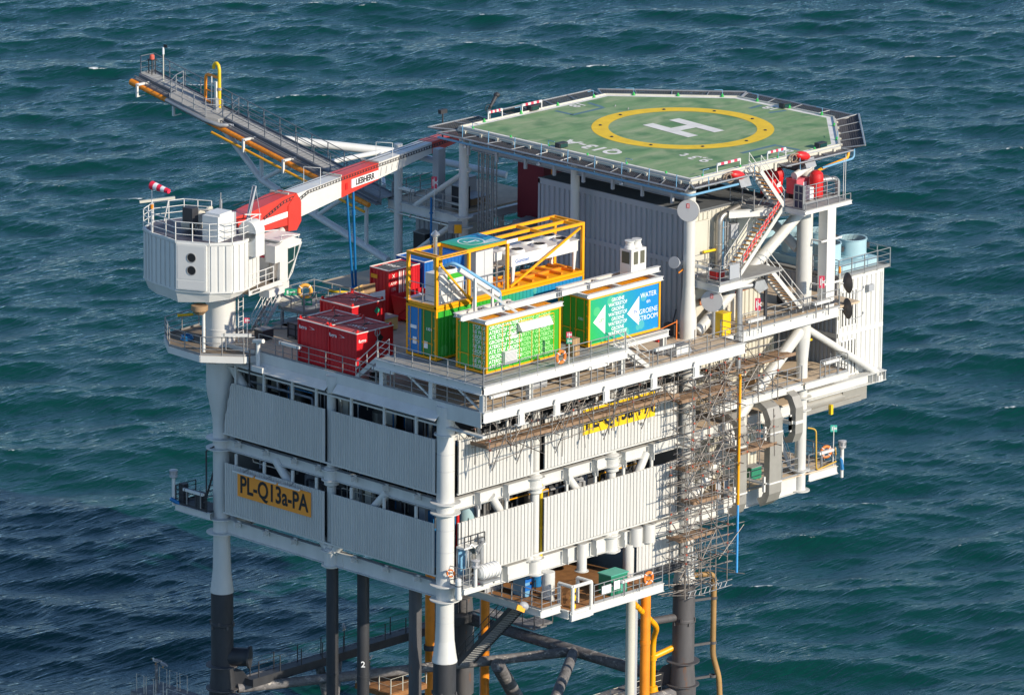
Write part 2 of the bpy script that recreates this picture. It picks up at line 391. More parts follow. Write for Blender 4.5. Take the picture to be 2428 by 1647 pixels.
    df = n.new('ShaderNodeBsdfDiffuse'); df.inputs[0].default_value = (.002, .043, .036, 1); l.new(bp.outputs[0], df.inputs['Normal'])
    gl = n.new('ShaderNodeBsdfGlossy'); gl.inputs[0].default_value = (.60, .70, .80, 1); gl.inputs['Roughness'].default_value = .08; l.new(bp.outputs[0], gl.inputs['Normal'])
    fr = n.new('ShaderNodeFresnel'); fr.inputs[0].default_value = 1.25; l.new(bp.outputs[0], fr.inputs['Normal'])
    bs = n.new('ShaderNodeMixShader'); l.new(fr.outputs[0], bs.inputs[0]); l.new(df.outputs[0], bs.inputs[1]); l.new(gl.outputs[0], bs.inputs[2])
    av = n.new('ShaderNodeAttribute'); av.attribute_name = 'fold'
    r1 = n.new('ShaderNodeMapRange'); r1.inputs[1].default_value = 1.6; r1.inputs[2].default_value = .2; r1.inputs[3].default_value = 0; r1.inputs[4].default_value = 1; l.new(av.outputs['Fac'], r1.inputs[0])
    nf = n.new('ShaderNodeTexNoise'); nf.inputs['Scale'].default_value = 2.6; nf.inputs['Detail'].default_value = 8; nf.inputs['Roughness'].default_value = .75; l.new(geo.outputs['Position'], nf.inputs['Vector'])
    nb = n.new('ShaderNodeTexNoise'); nb.inputs['Scale'].default_value = .045; nb.inputs['Detail'].default_value = 2; l.new(geo.outputs['Position'], nb.inputs['Vector'])
    ad = n.new('ShaderNodeMath'); ad.operation = 'MULTIPLY_ADD'; ad.inputs[1].default_value = 1.5; ad.inputs[2].default_value = -.32; l.new(nb.outputs['Fac'], ad.inputs[0])
    mu = n.new('ShaderNodeMath'); mu.operation = 'MULTIPLY'; l.new(r1.outputs[0], mu.inputs[0]); l.new(ad.outputs[0], mu.inputs[1])
    sb = n.new('ShaderNodeMath'); sb.operation = 'ADD'; l.new(mu.outputs[0], sb.inputs[0]); l.new(nf.outputs['Fac'], sb.inputs[1])
    r2 = n.new('ShaderNodeMapRange'); r2.inputs[1].default_value = .86; r2.inputs[2].default_value = 1.02; l.new(sb.outputs[0], r2.inputs[0])
    fo = n.new('ShaderNodeBsdfDiffuse'); fo.inputs[0].default_value = (.75, .78, .78, 1)
    mx = n.new('ShaderNodeMixShader'); l.new(r2.outputs[0], mx.inputs[0]); l.new(bs.outputs[0], mx.inputs[1]); l.new(fo.outputs[0], mx.inputs[2])
    l.new(mx.outputs[0], n['Material Output'].inputs['Surface'])
    me.materials.append(m); o = bpy.data.objects.new('sea', me); COL.objects.link(o); o['kind'] = 'structure'
build_sea()

# ---------------------------------------------------------------- the jacket (legs, braces and walkways below the topside)
JK = thing('steel_jacket', 'dark grey tubular jacket standing in the sea under the white topside', 'jacket', (10, 9.3, 0))
LEGS = [(0, 0), (0, 18.66), (20.19, 0), (20.19, 18.66)]
for i, (x, y) in enumerate(LEGS):
    m = M(); zt = 11.0 if i < 2 else 11.4
    m.lathe((x, y, 0), [(.80, -6), (.80, 5.0), (.78, 5.02), (.67, 6.4), (.67, 8.9), (.70, 8.95), (.70, 9.1), (.67, 9.15), (.67, zt)], 28)
    lg = part('jacket_leg', m, DARK if i < 2 else JACK, JK)
    for z in (5.0, 6.45):
        m = M(); m.lathe((x, y, z), [(.6, 0), (1.0, 0), (1.0, .06), (.6, .06)], 28, cap=False); part('collar', m, JACK, lg)
    m = M()
    for k in range(9):
        a = k*.7+.2; m.ob((x+math.cos(a)*.69, y+math.sin(a)*.69, 8.9+.25*(k % 2)), (.06*math.cos(a), .06*math.sin(a), 0), (-.06*math.sin(a), .06*math.cos(a), 0), (0, 0, .1))
    part('lug', m, JACK, lg)
    m = M(); sx = -1 if x > 1 else 1; sy = -1 if y > 1 else 1
    m.ext((x+sx*.5, y+sy*.5, 4.9), (sx*.7, sy*.7, 0), (0, 0, 1), [(0, 0), (.9, 0), (.9, .7), (.5, 1.2), (0, 1.4)], (sy*.05, -sx*.05, 0)); part('gusset', m, DARK, lg)
m = M(); m.tube((0, 18.66, 7.0), (.95, 17.4, 7.0), .55, 20); m.tube((.95, 17.4, 7.0), (1.02, 17.3, 7.0), .68, 20); part('stub_flange', m, DARK, JK)
br = [((20.19, .6, 5.0), (20.19, 18.0, 5.0), .36), ((20.1, 8.9, 5.0), (.6, 18.0, 5.0), .30), ((20.1, 8.9, 5.0), (8.2, .2, 4.6), .33), ((.6, 18.66, 5.0), (19.6, 18.66, 5.0), .33),
      ((.4, .3, 4.6), (19.6, .1, 4.6), .33), ((0, .6, 4.6), (0, 18.1, 4.6), .33), ((0, 9.3, 4.6), (9.5, 18.6, 4.9), .30), ((14.9, 10.3, 5.0), (25.0, 16.0, -4.), .45), ((7.0, 17.6, 5.0), (8.5, 16.0, -4), .28)]
for p, q, r in br:
    m = M(); m.tube(p, q, r, 16); part('brace', m, GUANO, JK)
m = M(); m.box(.9, 19.4, 17.0, 17.75, 5.25, 5.65); m.box(.9, 19.4, 16.96, 17.0, 5.2, 5.72); part('walkway_beam', m, DARK, JK)
m = M(); m.box(19.75, 20.9, 12.0, 17.2, 5.7, 5.8); m.box(19.7, 21.6, 12.2, 13.6, 5.7, 5.85); part('landing_grating', m, GUANO, JK)
rail('walkway_handrail', 'thin rope rail on dark posts along the jacket walkway low over the water', [(1.4, 17.0, 5.66), (19.0, 17.0, 5.66)], 1.05, DARK, 1.7, 1, False, 'jacket walkway rails', r=.012)
rail('walkway_handrail', 'thin rope rail on the far edge of the jacket walkway over the water', [(1.4, 17.75, 5.66), (19.0, 17.75, 5.66)], 1.05, DARK, 1.9, 1, False, 'jacket walkway rails', r=.012)
rail('walkway_handrail', 'rusty rail round the small landing where the brown braces meet', [(21.6, 12.2, 5.85), (19.8, 12.0, 5.85), (19.8, 14.0, 5.85)], 1.05, JACK, 1.1, 1, False, 'jacket walkway rails', r=.015)
# piles hanging from the lower girders
for i, (x, y, r, lab) in enumerate([(.05, 9.3, .36, 'black caisson pipe right under the middle column of the shaded side'), (1.0, 7.7, .36, 'black caisson pipe with white numerals second from the left'), (.4, 2.8, .38, 'grey caisson pipe with a stained joint near the front leg')]):
    t = thing('caisson_pipe', lab, 'pipe', (x, y, -4), 'black caisson pipes under the topside'); m = M(); m.tube((x, y, -4), (x, y, 14.75), r, 20); part('pipe', m, DARK if i < 2 else JACK, t)
    m = M(); m.lathe((x, y, 8.0 if i != 2 else 6.9), [(r, 0), (r+.025, .02), (r+.025, .16), (r, .18)], 20, cap=False); part('joint_ring', m, DARK if i < 2 else GUANO, t)
    if i == 1: text('2', .5, (x-r*.72-.02, y-r*.72-.02, 8.9), (.7, -.7, 0), (0, 0, 1), PAPER, t, bold=.02)
for x, y, r, mat, mt, lab, zt in [(16.74, 13.2, .27, 'o', ORG, 'orange riser pipe beside the dark caisson behind the front leg', 13), (14.3, 15.5, .3, 'o', ORG, 'orange riser pipe just left of the front leg', 13), (16.1, -.7, .30, 'o', ORG, 'thick vertical orange riser under the orange cellar deck', 12.7),
                         (14.6, -.9, .28, 'g', CREAM, 'cream riser pipe left of the thick orange riser', 12.7), (15.1, -.6, .30, 'g', GREYWALL, 'grey riser pipe touching the cream riser', 12.7), (18.1, 14.6, .29, 'g', GREYWALL, 'slim grey pipe standing behind the dark jacket stair', 14)]:
    t = thing('riser_pipe', lab, 'pipe', (x, y, -4), 'riser pipes down to the sea'); m = M(); m.tube((x, y, -4), (x, y, zt), r, 18); part('pipe', m, mt, t)
    m = M(); m.lathe((x, y, 4.9), [(r, 0), (r+.08, 0), (r+.08, .3), (r, .3)], 18, cap=False); part('clamp', m, JACK, t)
    if mt is ORG: m = M(); m.lathe((x, y, 8.6), [(r, 0), (r+.03, 0), (r+.03, .2), (r, .2)], 18, cap=False); part('weld_band', m, ORG, t)
t = thing('yellow_riser', 'bright orange yellow bent pipe running down from the cellar deck beside the grey leg', 'pipe', (18.2, .6, 4.6))
m = M(); m.path([(14.6, -1.0, 11.6), (17.6, -.3, 9.2), (18.2, .6, 8.2), (18.2, .6, 4.8)], .17, 14, bend=.9); part('pipe', m, YEL, t)
m = M(); m.tube((18.2, .6, 7.0), (19.7, .3, 7.35), .19, 14); part('branch', m, YEL, t)
m = M(); m.lathe((18.2, .6, 6.8), [(.17, 0), (.23, 0), (.23, .3), (.17, .3)], 14, cap=False); m.lathe((18.2, .6, 4.7), [(.17, .5), (.30, .48), (.32, .2), (.36, .18), (.36, 0)], 14, cap=False); part('flange', m, YEL, t)
for k in range(7):
    p = V((14.6, -1, 11.6)).lerp(V((17.6, -.3, 9.2)), .1+.1*k); m = M(); m.torus(p, .178, .01, (3, .7, -2.4), 14, 4); part('tape_band', m, BLACK, t)
t = thing('caisson_pipe', 'brown stained drain pipe strapped to the outside of the right grey leg', 'pipe', (21.9, -1.0, 0), 'drain pipes')
m = M(); m.path([(20.7, -.3, 11.75), (21.9, -.8, 11.7), (21.95, -.8, 10.9), (21.95, -.8, 6.6), (22.3, -1.0, 5.2), (22.7, -1.2, -2)], .17, 12, bend=.4); part('pipe', m, P('brown_pipe_paint', (.34, .20, .07), .6, var=.25, rust=.3), t)
for z in (10.2, 7.4, 5.3): m = M(); m.bar((20.7, -.4, z), (21.9, -.8, z), .1, .14); m.lathe((21.95, -.8, z-.08), [(.17, 0), (.22, 0), (.22, .16), (.17, .16)], 12, cap=False); part('strap', m, JACK, t)
t = thing('stub_pipe', 'dark horizontal stub pipe sticking out of the right grey leg', 'pipe', (17, 0, 9)); m = M(); m.tube((17.0, .5, 9.4), (19.7, .15, 9.25), .24, 16); part('pipe', m, JACK, t); m = M(); m.tube((16.96, .5, 9.4), (17.03, .5, 9.4), .27, 16); part('blind_flange', m, JACK, t)

# boat landings and gulls
def landing(label, x0, x1, y0, y1, z, mat):
    t = thing('boat_landing', label, 'platform', (x0, y0, z), 'small landings just above the water'); m = M(); m.box(x0, x1, y0, y1, z-.12, z); part('deck_plate', m, mat, t)
    m = M(); m.bar((x0, y0-.02, z-.18), (x1, y0-.02, z-.18), .12, .3); m.bar((x0-.02, y0, z-.18), (x0-.02, y1, z-.18), .12, .3); part('edge_beam', m, mat, t); return t
landing('bird stained landing platform left of the far left leg', -3.2, -.8, 19.2, 23.2, 4.5, GUANO)
for i in range(3):
    for j, (yy, xx) in enumerate(((22.9-.85*i, -3.05), (22.9-.9*i, -1.2))):
        t = thing('rail_hoop', 'pale square pipe hoop %s on the bird stained landing' % (('nearest the sea', 'in the middle of the near edge', 'nearest the leg')[i] if j == 0 else ('at the far corner', 'in the middle of the far edge', 'on the far edge by the leg')[i]), 'rail', (xx, yy, 4.5), 'pipe hoops on the left landing')
        m = M(); m.path([(xx, yy, 4.5), (xx, yy, 5.6), (xx, yy-.65, 5.6), (xx, yy-.65, 4.5)], .03, 6); part('hoop', m, P('pale_pipe', (.5, .46, .38), .6), t)
rail('landing_handrail', 'cream posts with thin lines leading from the left landing past the dark leg', [(-3.0, 20.3, 4.5), (-2.6, 15.0, 4.3), (.5, 11.5, 4.3)], .75, CREAM, 1.3, 0, False, 'landing rails', r=.012)
landing('small brown landing platform behind the grey caisson pipe', 8.5, 11.5, 13.0, 16.0, 4.0, RUSTY)
rail('landing_handrail', 'short rusty posts with lines round the small brown landing', [(8.5, 16, 4.0), (8.5, 13, 4.0), (11.5, 13, 4.0)], .9, CREAM, 1.1, 1, False, 'landing rails', r=.014)
landing('grey grated landing platform at the foot of the right leg', 15.6, 20.9, .9, 3.4, 4.5, GUANO)
rail('landing_handrail', 'pale three bar handrail on the landing at the foot of the right leg', [(13.5, 1.0, 4.5), (20.8, .9, 4.5), (20.8, 1.9, 4.5)], 1.1, CREAM, 1.5, 2, False, 'landing rails', r=.02)
def gull(label, x, y, z, yaw, post=None):
    t = thing('gull', label, 'bird', (x, y, z), 'gulls resting on the landings'); rt = Matrix.Rotation(yaw, 3, 'Z'); f = lambda a, b, c: V((x, y, z)) + rt @ V((a, b, c))
    m = M(); tilt = rt @ Matrix.Rotation(R(-14), 3, 'Y')
    m.ball(f(0, 0, .21), .21, .095, .10, 14, 10, tilt); m.ball(f(.17, 0, .36), .065, .055, .06, 10, 8, rt)
    m.tube(f(.10, 0, .25), f(.17, 0, .34), .07, 8, .05); m.tube(f(-.14, 0, .20), f(-.34, 0, .15), .065, 6, .02)
    part('body', m, GULLW, t)
    m = M()
    for s in (-1, 1): m.ball(f(-.06, s*.085, .235), .23, .022, .075, 10, 6, tilt)
    part('wing', m, GULLG, t)
    m = M(); m.tube(f(.22, 0, .36), f(.31, 0, .345), .016, 6, .006); part('beak', m, BEAK, t)
    m = M()
    for s in (-1, 1): m.tube(f(.01, s*.04, .13), f(.03, s*.04, .0), .011, 5); m.bar(f(.0, s*.04, .006), f(.08, s*.04, .006), .05, .012)
    part('leg', m, BEAK, t); return t
def post(label, x, y, z0, z1, mat):
    t = thing('mooring_post', label, 'post', (x, y, z0), 'thin posts on the landings'); m = M(); m.tube((x, y, z0), (x, y, z1), .09, 10); part('shaft', m, mat, t); m = M(); m.lathe((x, y, z1-.02), [(.09, 0), (.12, 0), (.12, .06)], 10); part('cap', m, mat, t)
post('dark stained post on the left landing with a gull on it', -2.0, 22.3, 4.5, 6.05, GUANO); gull('pale gull on the dark post of the left landing', -2.0, 22.3, 6.09, R(140))
gull('gull perched on the hoop at the far corner of the left landing', -1.2, 22.55, 5.63, R(100))
post('brown stained post on the small brown landing with a gull on it', 8.8, 15.2, 4.0, 5.4, GUANO); gull('white gull on the post beside the grey caisson pipe', 8.8, 15.2, 5.44, R(-30))
gull('gull on top of the walkway rail behind the black caisson pipe', 9.2, 17.75, 6.75, R(60))

# stair from the cellar deck to the jacket
stair('jacket_stair', 'long dark steel stair sloping from the cellar platform down to the jacket', (11.4, 10.2, 5.9), (7.9, 1.7, 12.7), (.92, -.38, 0), 1.0, 34, DARK, True, DARK)
# ---------------------------------------------------------------- topside steelwork
TS = thing('platform_topside', 'white steel topside with legs, girders and ribbed cladding carrying all the decks', 'platform', (10, 9.3, 14.7))
UP3 = V((0, 0, 1))
def rings(parent, x, y, zs, r, w=.36):
    for z in zs: m = M(); m.lathe((x, y, z-.035), [(r, 0), (r+w, 0), (r+w, .06), (r, .06)], 28, cap=False); part('ring_plate', m, WHITE, parent)
CZ = [14.73, 15.63, 19.91, 20.52]
m = M(); m.lathe((0, 0, 0), [(.73, 11.0), (.735, 11.06), (.66, 11.5), (.56, 12.3), (.53, 13.2), (.52, 14.7), (.52, 26.2)], 32)
lg = part('leg', m, WHITE, TS); [part('weld_seam', M().torus((0, 0, z), .52, .012, UP3, 32, 5), GREYWALL, lg) for z in (13.4, 17.6, 18.9, 22.4, 23.4)]; rings(lg, 0, 0, CZ, .52); rings(lg, 0, 0, [24.55], .52, .16)
m = M(); m.lathe((0, 18.66, 0), [(.70, 11.0), (.70, 11.06), (.64, 11.5), (.55, 12.3), (.52, 13.2), (.50, 14.7), (.50, 21.3), (.56, 21.9), (.84, 23.3), (.88, 23.7), (.88, 26.4)], 32)
lg = part('leg', m, WHITE, TS); rings(lg, 0, 18.66, CZ, .5, .42)
m = M(); m.lathe((20.19, 0, 0), [(.66, 11.4), (.66, 11.5), (.54, 12.3), (.52, 13.0), (.52, 26.4), (.50, 26.42), (.50, 27.6), (.46, 28.1), (.35, 29.6), (.34, 35.4)], 32)
lg = part('leg', m, WHITE, TS); rings(lg, 20.19, 0, CZ+[12.6, 13.0], .52)
m = M(); m.lathe((20.19, 18.66, 0), [(.66, 11.4), (.54, 12.3), (.52, 26.4), (.40, 27), (.30, 28.2), (.30, 35.4)], 28)
lg = part('leg', m, WHITE, TS); rings(lg, 20.19, 18.66, CZ+[29.8, 30.45], .3, .3)
m = M(); m.lathe((30.38, 0, 0), [(.42, 14.95), (.42, 15.0), (.34, 15.05), (.34, 23.0), (.38, 23.6), (.48, 24.6), (.48, 35.4)], 32)
lg = part('column', m, WHITE, TS); rings(lg, 30.38, 0, [15.0, 16.3, 20.1, 20.85], .34, .28)
for x, y, up in [(0, 9.32, 25.95), (7.31, 0, 25.4), (13.75, 0, 25.4), (20.19, 9.32, 35.4), (30.38, 18.0, 35.4), (30.38, 9.3, 35.4), (20.19, 24.3, 34.0)]:
    z0 = 14.7 if y != 24.3 else 22; m = M(); m.lathe((x, y, 0), [(.27, z0), (.27, up)], 20)
    if y in (9.32, 0) and x < 20: m.lathe((x, y, 0), [(.27, 19.5), (.44, 19.6), (.44, 20.6), (.27, 20.7)], 20); m.lathe((x, y, 0), [(.44, 14.6), (.44, 15.7), (.27, 15.8)], 20)
    c = part('column', m, WHITE, TS); rings(c, x, y, [14.73, 15.63, 19.91, 20.52] if x < 20 else [], .3, .3)
# girders: left (x=0) and sunny (y=0) faces, back faces, and the run out to the right column
G = [((.5, 0), (19.7, 0)), ((0, .5), (0, 18.2)), ((.5, 18.66), (19.7, 18.66)), ((20.19, .5), (20.19, 18.2))]
for (x0, y0), (x1, y1) in G:
    m = M(); m.ibeam((x0, y0, 15.2), (x1, y1, 15.2), .92, .40); part('girder', m, WHITE, TS)
    m = M(); m.ibeam((x0, y0, 20.22), (x1, y1, 20.22), .66, .36); part('girder', m, WHITE, TS)
m = M(); m.ibeam((20.7, 0, 15.45), (30.1, 0, 15.45), 1.05, .40); part('girder', m, WHITE, TS)
m = M(); m.ibeam((20.7, 0, 20.25), (30.1, 0, 20.25), .7, .36); part('girder', m, WHITE, TS)
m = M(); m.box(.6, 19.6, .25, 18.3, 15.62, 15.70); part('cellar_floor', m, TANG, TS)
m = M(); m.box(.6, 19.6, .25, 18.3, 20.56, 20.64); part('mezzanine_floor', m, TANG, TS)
for z0, z1 in ((15.7, 20.5), (20.64, 25.4)): m = M(); m.box(3.0, 19.8, 3.0, 18.3, z0, z1); part('gap_shade_block', m, TANG, TS)  # added dark blocks filling each storey so the cladding gaps read as shade
# brackets between girder and cladding
for zz, yy in [(15.75, [17, 14.6, 12.2, 7.2, 4.6, 2.0]), (20.62, [17, 14.6, 12.2, 10.2, 7.2, 4.6, 2.0])]:
    for y in yy:
        m = M(); m.box(-.56, -.12, y-.06, y+.06, zz-.30, zz-.02); m.box(-.2, -.1, y-.12, y+.12, zz-.4, zz+.02); part('cladding_bracket', m, WHITE, TS)
for zz, xx in [(15.75, [2.3, 4.6, 9.6, 12.0, 14.4, 16.8]), (20.62, [2.3, 4.6, 9.6, 12.0, 14.4, 16.8])]:
    for x in xx:
        m = M(); m.box(x-.05, x+.05, -.56, -.12, zz-.42, zz+.05); m.box(x-.02, x+.02, -.58, -.1, zz-.9, zz-.4); part('cladding_bracket', m, WHITE, TS)
for z0, z1 in [(19.1, 19.9), (24.1, 25.6)]:
    for y in ([17.0, 14.6, 12.2, 10.2, 7.3, 4.6, 2.0]):
        m = M(); m.box(-.42, -.30, y-.08, y+.08, z0, z1); part('cladding_post', m, WHITE, TS)
    for x in ([2.3, 4.6, 9.6, 12.0, 14.4, 16.8]):
        m = M(); m.box(x-.08, x+.08, -.42, -.30, z0, min(z1, 25.2)); part('cladding_post', m, WHITE, TS)
# ribbed cladding panels
LN = (-1, 0, 0)
GROOVE = ((0, 1), (.76, 1), (.79, 0), (.93, 0), (.96, 1)); RIB = ((0, 0), (.58, 0), (.68, 1), (.84, 1), (.94, 0))
def clad(p, u, L, z0, z1, out, top=None, pitch=.2): m = M(); m.corr(p, u, L, z0, z1, pitch, .065, out, top, RIB if out[0] else GROOVE); return part('cladding_panel', m, CLAD, TS)
pn = clad((-.5, 17.85), (0, -1, 0), 8.5, 21.06, 24.22, LN, lambda t: 21.6+(24.22-21.6)*min(1, t/.62) if t < .62 else 24.22)
clad((-.5, 8.84), (0, -1, 0), 8.5, 21.06, 24.22, LN)
clad((-.5, 17.85), (0, -1, 0), 8.45, 16.2, 19.24, LN)
clad((-.5, 8.84), (0, -1, 0), 8.46, 16.22, 19.24, LN)
SN = (0, -1, 0)
clad((.5, -.5), (1, 0, 0), 6.12, 20.98, 24.15, SN, None, .28)
clad((7.54, -.5), (1, 0, 0), 11.2, 21.05, 24.15, SN, None, .28)
clad((2.02, -.5), (1, 0, 0), 4.6, 16.02, 19.25, SN, None, .28)
clad((.52, -.5), (1, 0, 0), 1.5, 17.92, 19.25, SN, None, .28)
clad((7.54, -.5), (1, 0, 0), 11.3, 16.1, 19.3, SN, None, .28)
for (x, y), u, L, o in [((0.5, 19.0), (1, 0, 0), 19.2, (0, 1, 0)), ((20.6, .5), (0, 1, 0), 17.8, (1, 0, 0))]:
    clad((x, y), u, L, 16.1, 19.9, o); clad((x, y), u, L, 21, 25.6, o)
for x0, y0, x1, y1, z in [(-.46, .3, -.46, 18, 21.0), (-.46, .3, -.46, 18, 16.15), (.5, -.46, 19, -.46, 20.95), (.5, -.46, 19, -.46, 16.0)]:
    m = M(); m.bar((x0, y0, z), (x1, y1, z), .08, .10); part('cladding_rail', m, WHITE, TS)
# K braces seen in the gaps
for p, q in [((0, 13.99, 20.1), (0, 9.6, 15.6)), ((0, 4.66, 20.1), (0, 9.0, 15.6)),
             ((3.7, 0, 20.1), (6.9, 0, 15.6)), ((9.9, 0, 20.1), (13.6, 0, 15.6)), ((16.7, 0, 20.1), (13.9, 0, 15.6)),
             ((0, 18.2, 25.6), (0, 16.6, 23.9))]:
    m = M(); m.tube(p, q, .27, 16); part('brace', m, WHITE, TS)
for p, q, r in [((30.1, 0, 25.0), (24.4, 0, 20.4), .37), ((24.3, 0, 19.9), (20.6, 0, 16.2), .37), ((30.0, 0, 32.4), (21.0, 0, 26.6), .34), ((30.6, 0, 25.1), (37.3, 0, 21.0), .22),
                ((20.3, 18.3, 33.4), (20.3, 23.0, 30.3), .17), ((20.2, 19.0, 30.2), (20.2, 24.0, 26.6), .17), ((30.2, .4, 30.0), (30.2, 8.9, 35.2), .3), ((20.5, 9.2, 27.2), (26.0, 14.6, 35.2), .42)]:
    m = M(); m.tube(p, q, r, 18); part('brace', m, WHITE, TS)
# gusset plates at the head of the front leg
for a in [(-.0, 1.0), (1.0, 0)]:
    d = V((a[0], a[1], 0)); s = d.cross(V((0, 0, 1))); m = M(); m.ext(V((0, 0, 24.0))+d*.5-s*.03, d, (0, 0, 1), [(0, 0), (1.3, .0), (.0, 1.2)] if a[0] else [(0, -.9), (1.3, -.0), (0, .1)], s*.06); part('gusset', m, WHITE, TS)
# interior gear seen through the gaps
def vessel(label, x, y, z, r, h, mat, horiz=None):
    t = thing('process_vessel', label, 'vessel', (x, y, z), 'process vessels inside the topside'); m = M()
    if horiz: m.lathe((x, y, z), [(.02, -h/2-.25), (r*.7, -h/2-.15), (r, -h/2), (r, h/2), (r*.7, h/2+.15), (.02, h/2+.25)], 16, horiz, False)
    else: m.lathe((x, y, z), [(r, 0), (r, h), (r*.7, h+.2), (.02, h+.28)], 16)
    part('shell', m, mat, t); m = M()
    if horiz: m.tube((x, y, z), (x, y, z+r+.5), .12, 10)
    else: m.tube((x-r-.4, y, z+h*.5), (x, y, z+h*.5), .12, 10)
    part('nozzle', m, INOX, t); return t
for a in [('steel vessel behind the upper left cladding of the shaded side', 2.2, 14.5, 20.7, .6, 3.6, STEEL), ('blue vessel behind the upper right cladding of the shaded side', 2.0, 3.6, 20.7, .55, 4.0, BLUED), ('steel vessel behind the middle of the shaded upper cladding', 2.4, 7.4, 20.7, .7, 3.2, STEEL),
          ('grey vessel behind the sign panel in the lower storey', 2.0, 12.8, 15.7, .6, 3.3, GREYWALL), ('blue vessel in the lower storey near the front leg', 1.8, 3.0, 15.7, .5, 3.4, BLUED), ('steel vessel in the lower storey right of the middle sunny column', 9.2, 2.0, 15.7, .5, 3.6, STEEL), ('grey vessel in the lower storey towards the scaffold', 13.2, 2.2, 15.7, .6, 3.5, GREYWALL), ('pale blue vessel in the lower storey behind the front leg', 3.6, 1.9, 15.7, .5, 3.5, BLUEV)]: vessel(*a)
for lab, pts, r, mt in [('steel process pipe run in the gap above the shaded upper cladding', [(1.0, 17.5, 24.6), (1.0, 9.6, 24.6), (1.0, 9.6, 23)], .14, INOX), ('thin steel pipe run in the gap near the front leg', [(1.0, 8.4, 24.9), (1.0, 2.2, 24.9), (1.0, 2.2, 22)], .13, INOX), ('orange pipe in the sunny lower gap', [(8.0, 1.0, 20.0), (9.4, 1.0, 19.6), (9.6, 1.6, 19.3)], .17, YEL),
                 ('yellow vertical pipe beside the middle sunny column', [(7.75, -.1, 15.6), (7.75, -.1, 20.0)], .10, YELB), ('steel pipe run in the sunny lower gap', [(9.0, 1.2, 19.4), (17, 1.2, 19.4), (17, 1.2, 17)], .13, INOX), ('red hydrant pipe in the lower gap beside the front leg', [(1.6, .6, 15.7), (1.6, .6, 19.8)], .10, REDB), ('pipe run in the shaded lower gap', [(1.2, 17.5, 19.6), (1.2, 10, 19.6)], .12, INOX), ('blue pipe in the shaded lower gap near the front leg', [(1.2, 6, 19.5), (1.2, .8, 19.5)], .14, BLUED)]:
    t = thing('process_pipe', lab, 'pipe', pts[0], 'process pipes inside the topside'); m = M(); m.path(pts, r, 10, bend=.3); part('pipe', m, mt, t)
    m = M(); p, q = V(pts[0]), V(pts[1]); d = (q-p).normalized(); m.lathe(p.lerp(q, .4), [(r, 0), (r+.07, 0), (r+.07, .12), (r, .12)], 10, d, False); part('flange', m, mt, t)

rg = random.Random(8)
for z0, z1 in ((19.0, 20.0), (23.9, 25.4)):
    for i in range(16):
        mt = rg.choice((GALV, INOX, GREYWALL, TANG, GREYWALL, BLUED)); a = rg.uniform(.5, 15); L = rg.uniform(2, 6); z = rg.uniform(z0, z1); d_ = rg.uniform(.8, 2.4); r = rg.uniform(.03, .10)
        m = M(); m.path([(d_, a, z-1), (d_, a, z), (d_, min(17.8, a+L), z), (d_, min(17.8, a+L), z-rg.choice((1, -.6)))], r, 7, bend=.15); part('interior_pipe', m, mt, TS)
        m = M(); m.path([(a, d_, z-1), (a, d_, z), (min(19.4, a+L), d_, z), (min(19.4, a+L), d_, z-1)], r, 7, bend=.15); part('interior_pipe', m, rg.choice((GALV, INOX, GREYWALL, YEL, TANG)), TS)
    for i in range(9):
        y = rg.uniform(1, 17); d_ = rg.uniform(.9, 2); m = M(); m.box(d_, d_+.4, y, y+.5, z0-.5, z1-.3); part('interior_box', m, rg.choice((GREYWALL, TANG, CREAM)), TS); m = M(); m.tube((d_-.2, y-.4, z0-1), (d_-.2, y-.4, z1+.3), .04, 6); part('interior_pipe', m, GALV, TS)
# ---------------------------------------------------------------- main deck
m = M(); m.box(-.24, 21.6, -3.2, 18.9, 26.28, 26.40); part('main_deck_plate', m, DECK, TS)
m = M(); m.box(14.0, 21.0, 18.9, 24.6, 26.28, 26.40); part('main_deck_plate', m, DECK, TS)
m = M(); m.box(21.6, 34.0, -1.35, 18.0, 26.28, 26.40); part('main_deck_plate', m, DECK, TS)
m = M(); m.ibeam((-.27, -3.25, 26.17), (21.6, -3.25, 26.17), .62, .24); part('deck_edge_beam', m, WHITE2, TS)
m = M(); m.ibeam((21.6, -1.4, 26.14), (32.0, -1.4, 26.14), .60, .24); part('deck_edge_beam', m, WHITE2, TS)
m = M(); m.box(-.32, -.24, -3.1, 18.0, 25.55, 26.46); part('deck_edge_fascia', m, WHITE, TS)
m = M(); m.box(-.36, -.05, -3.3, 17.9, 25.0, 25.10); part('deck_edge_flange', m, WHITE, TS)
for y0, y1 in [(9.05, 17.2), (.05, 8.5)]:
    m = M(); m.ext((-.33, y0, 25.86), (-.55, 0, -.5), (0, 1, 0), [(0, 0), (.85, .05), (.85, y1-y0-.05), (0, y1-y0)], (0, 0, -.03)); part('rain_canopy', m, WHITE, TS)
for x in np.arange(1.2, 21.5, 2.4):
    m = M(); m.ibeam((x, -3.1, 25.75), (x, .6, 25.75), .35, .2, .025); part('outrigger_beam', m, WHITE, TS)
for x in (2.6, 5.5, 9.6, 13.6, 17.2):
    m = M(); m.ext((x-.25, -3.40, 25.35), (1, 0, 0), (0, 0, 1), [(0, 0), (.5, 0), (.5, .5), (.36, .85), (.14, .85), (0, .5)], (0, -.05, 0)); m.box(x-.45, x+.45, -3.6, -3.3, 25.28, 25.34); m.box(x-.2, x+.2, -3.52, -3.4, 25.34, 25.9); part('padeye_bracket', m, WHITE2, TS)
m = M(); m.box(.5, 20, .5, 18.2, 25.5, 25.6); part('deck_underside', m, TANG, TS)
# column head standing proud of the deck edge on the shaded side
m = M(); m.lathe((-.18, 9.0, 0), [(.40, 25.3), (.40, 26.2), (.42, 26.22), (.42, 26.26)], 24); part('column_head', m, WHITE, TS)
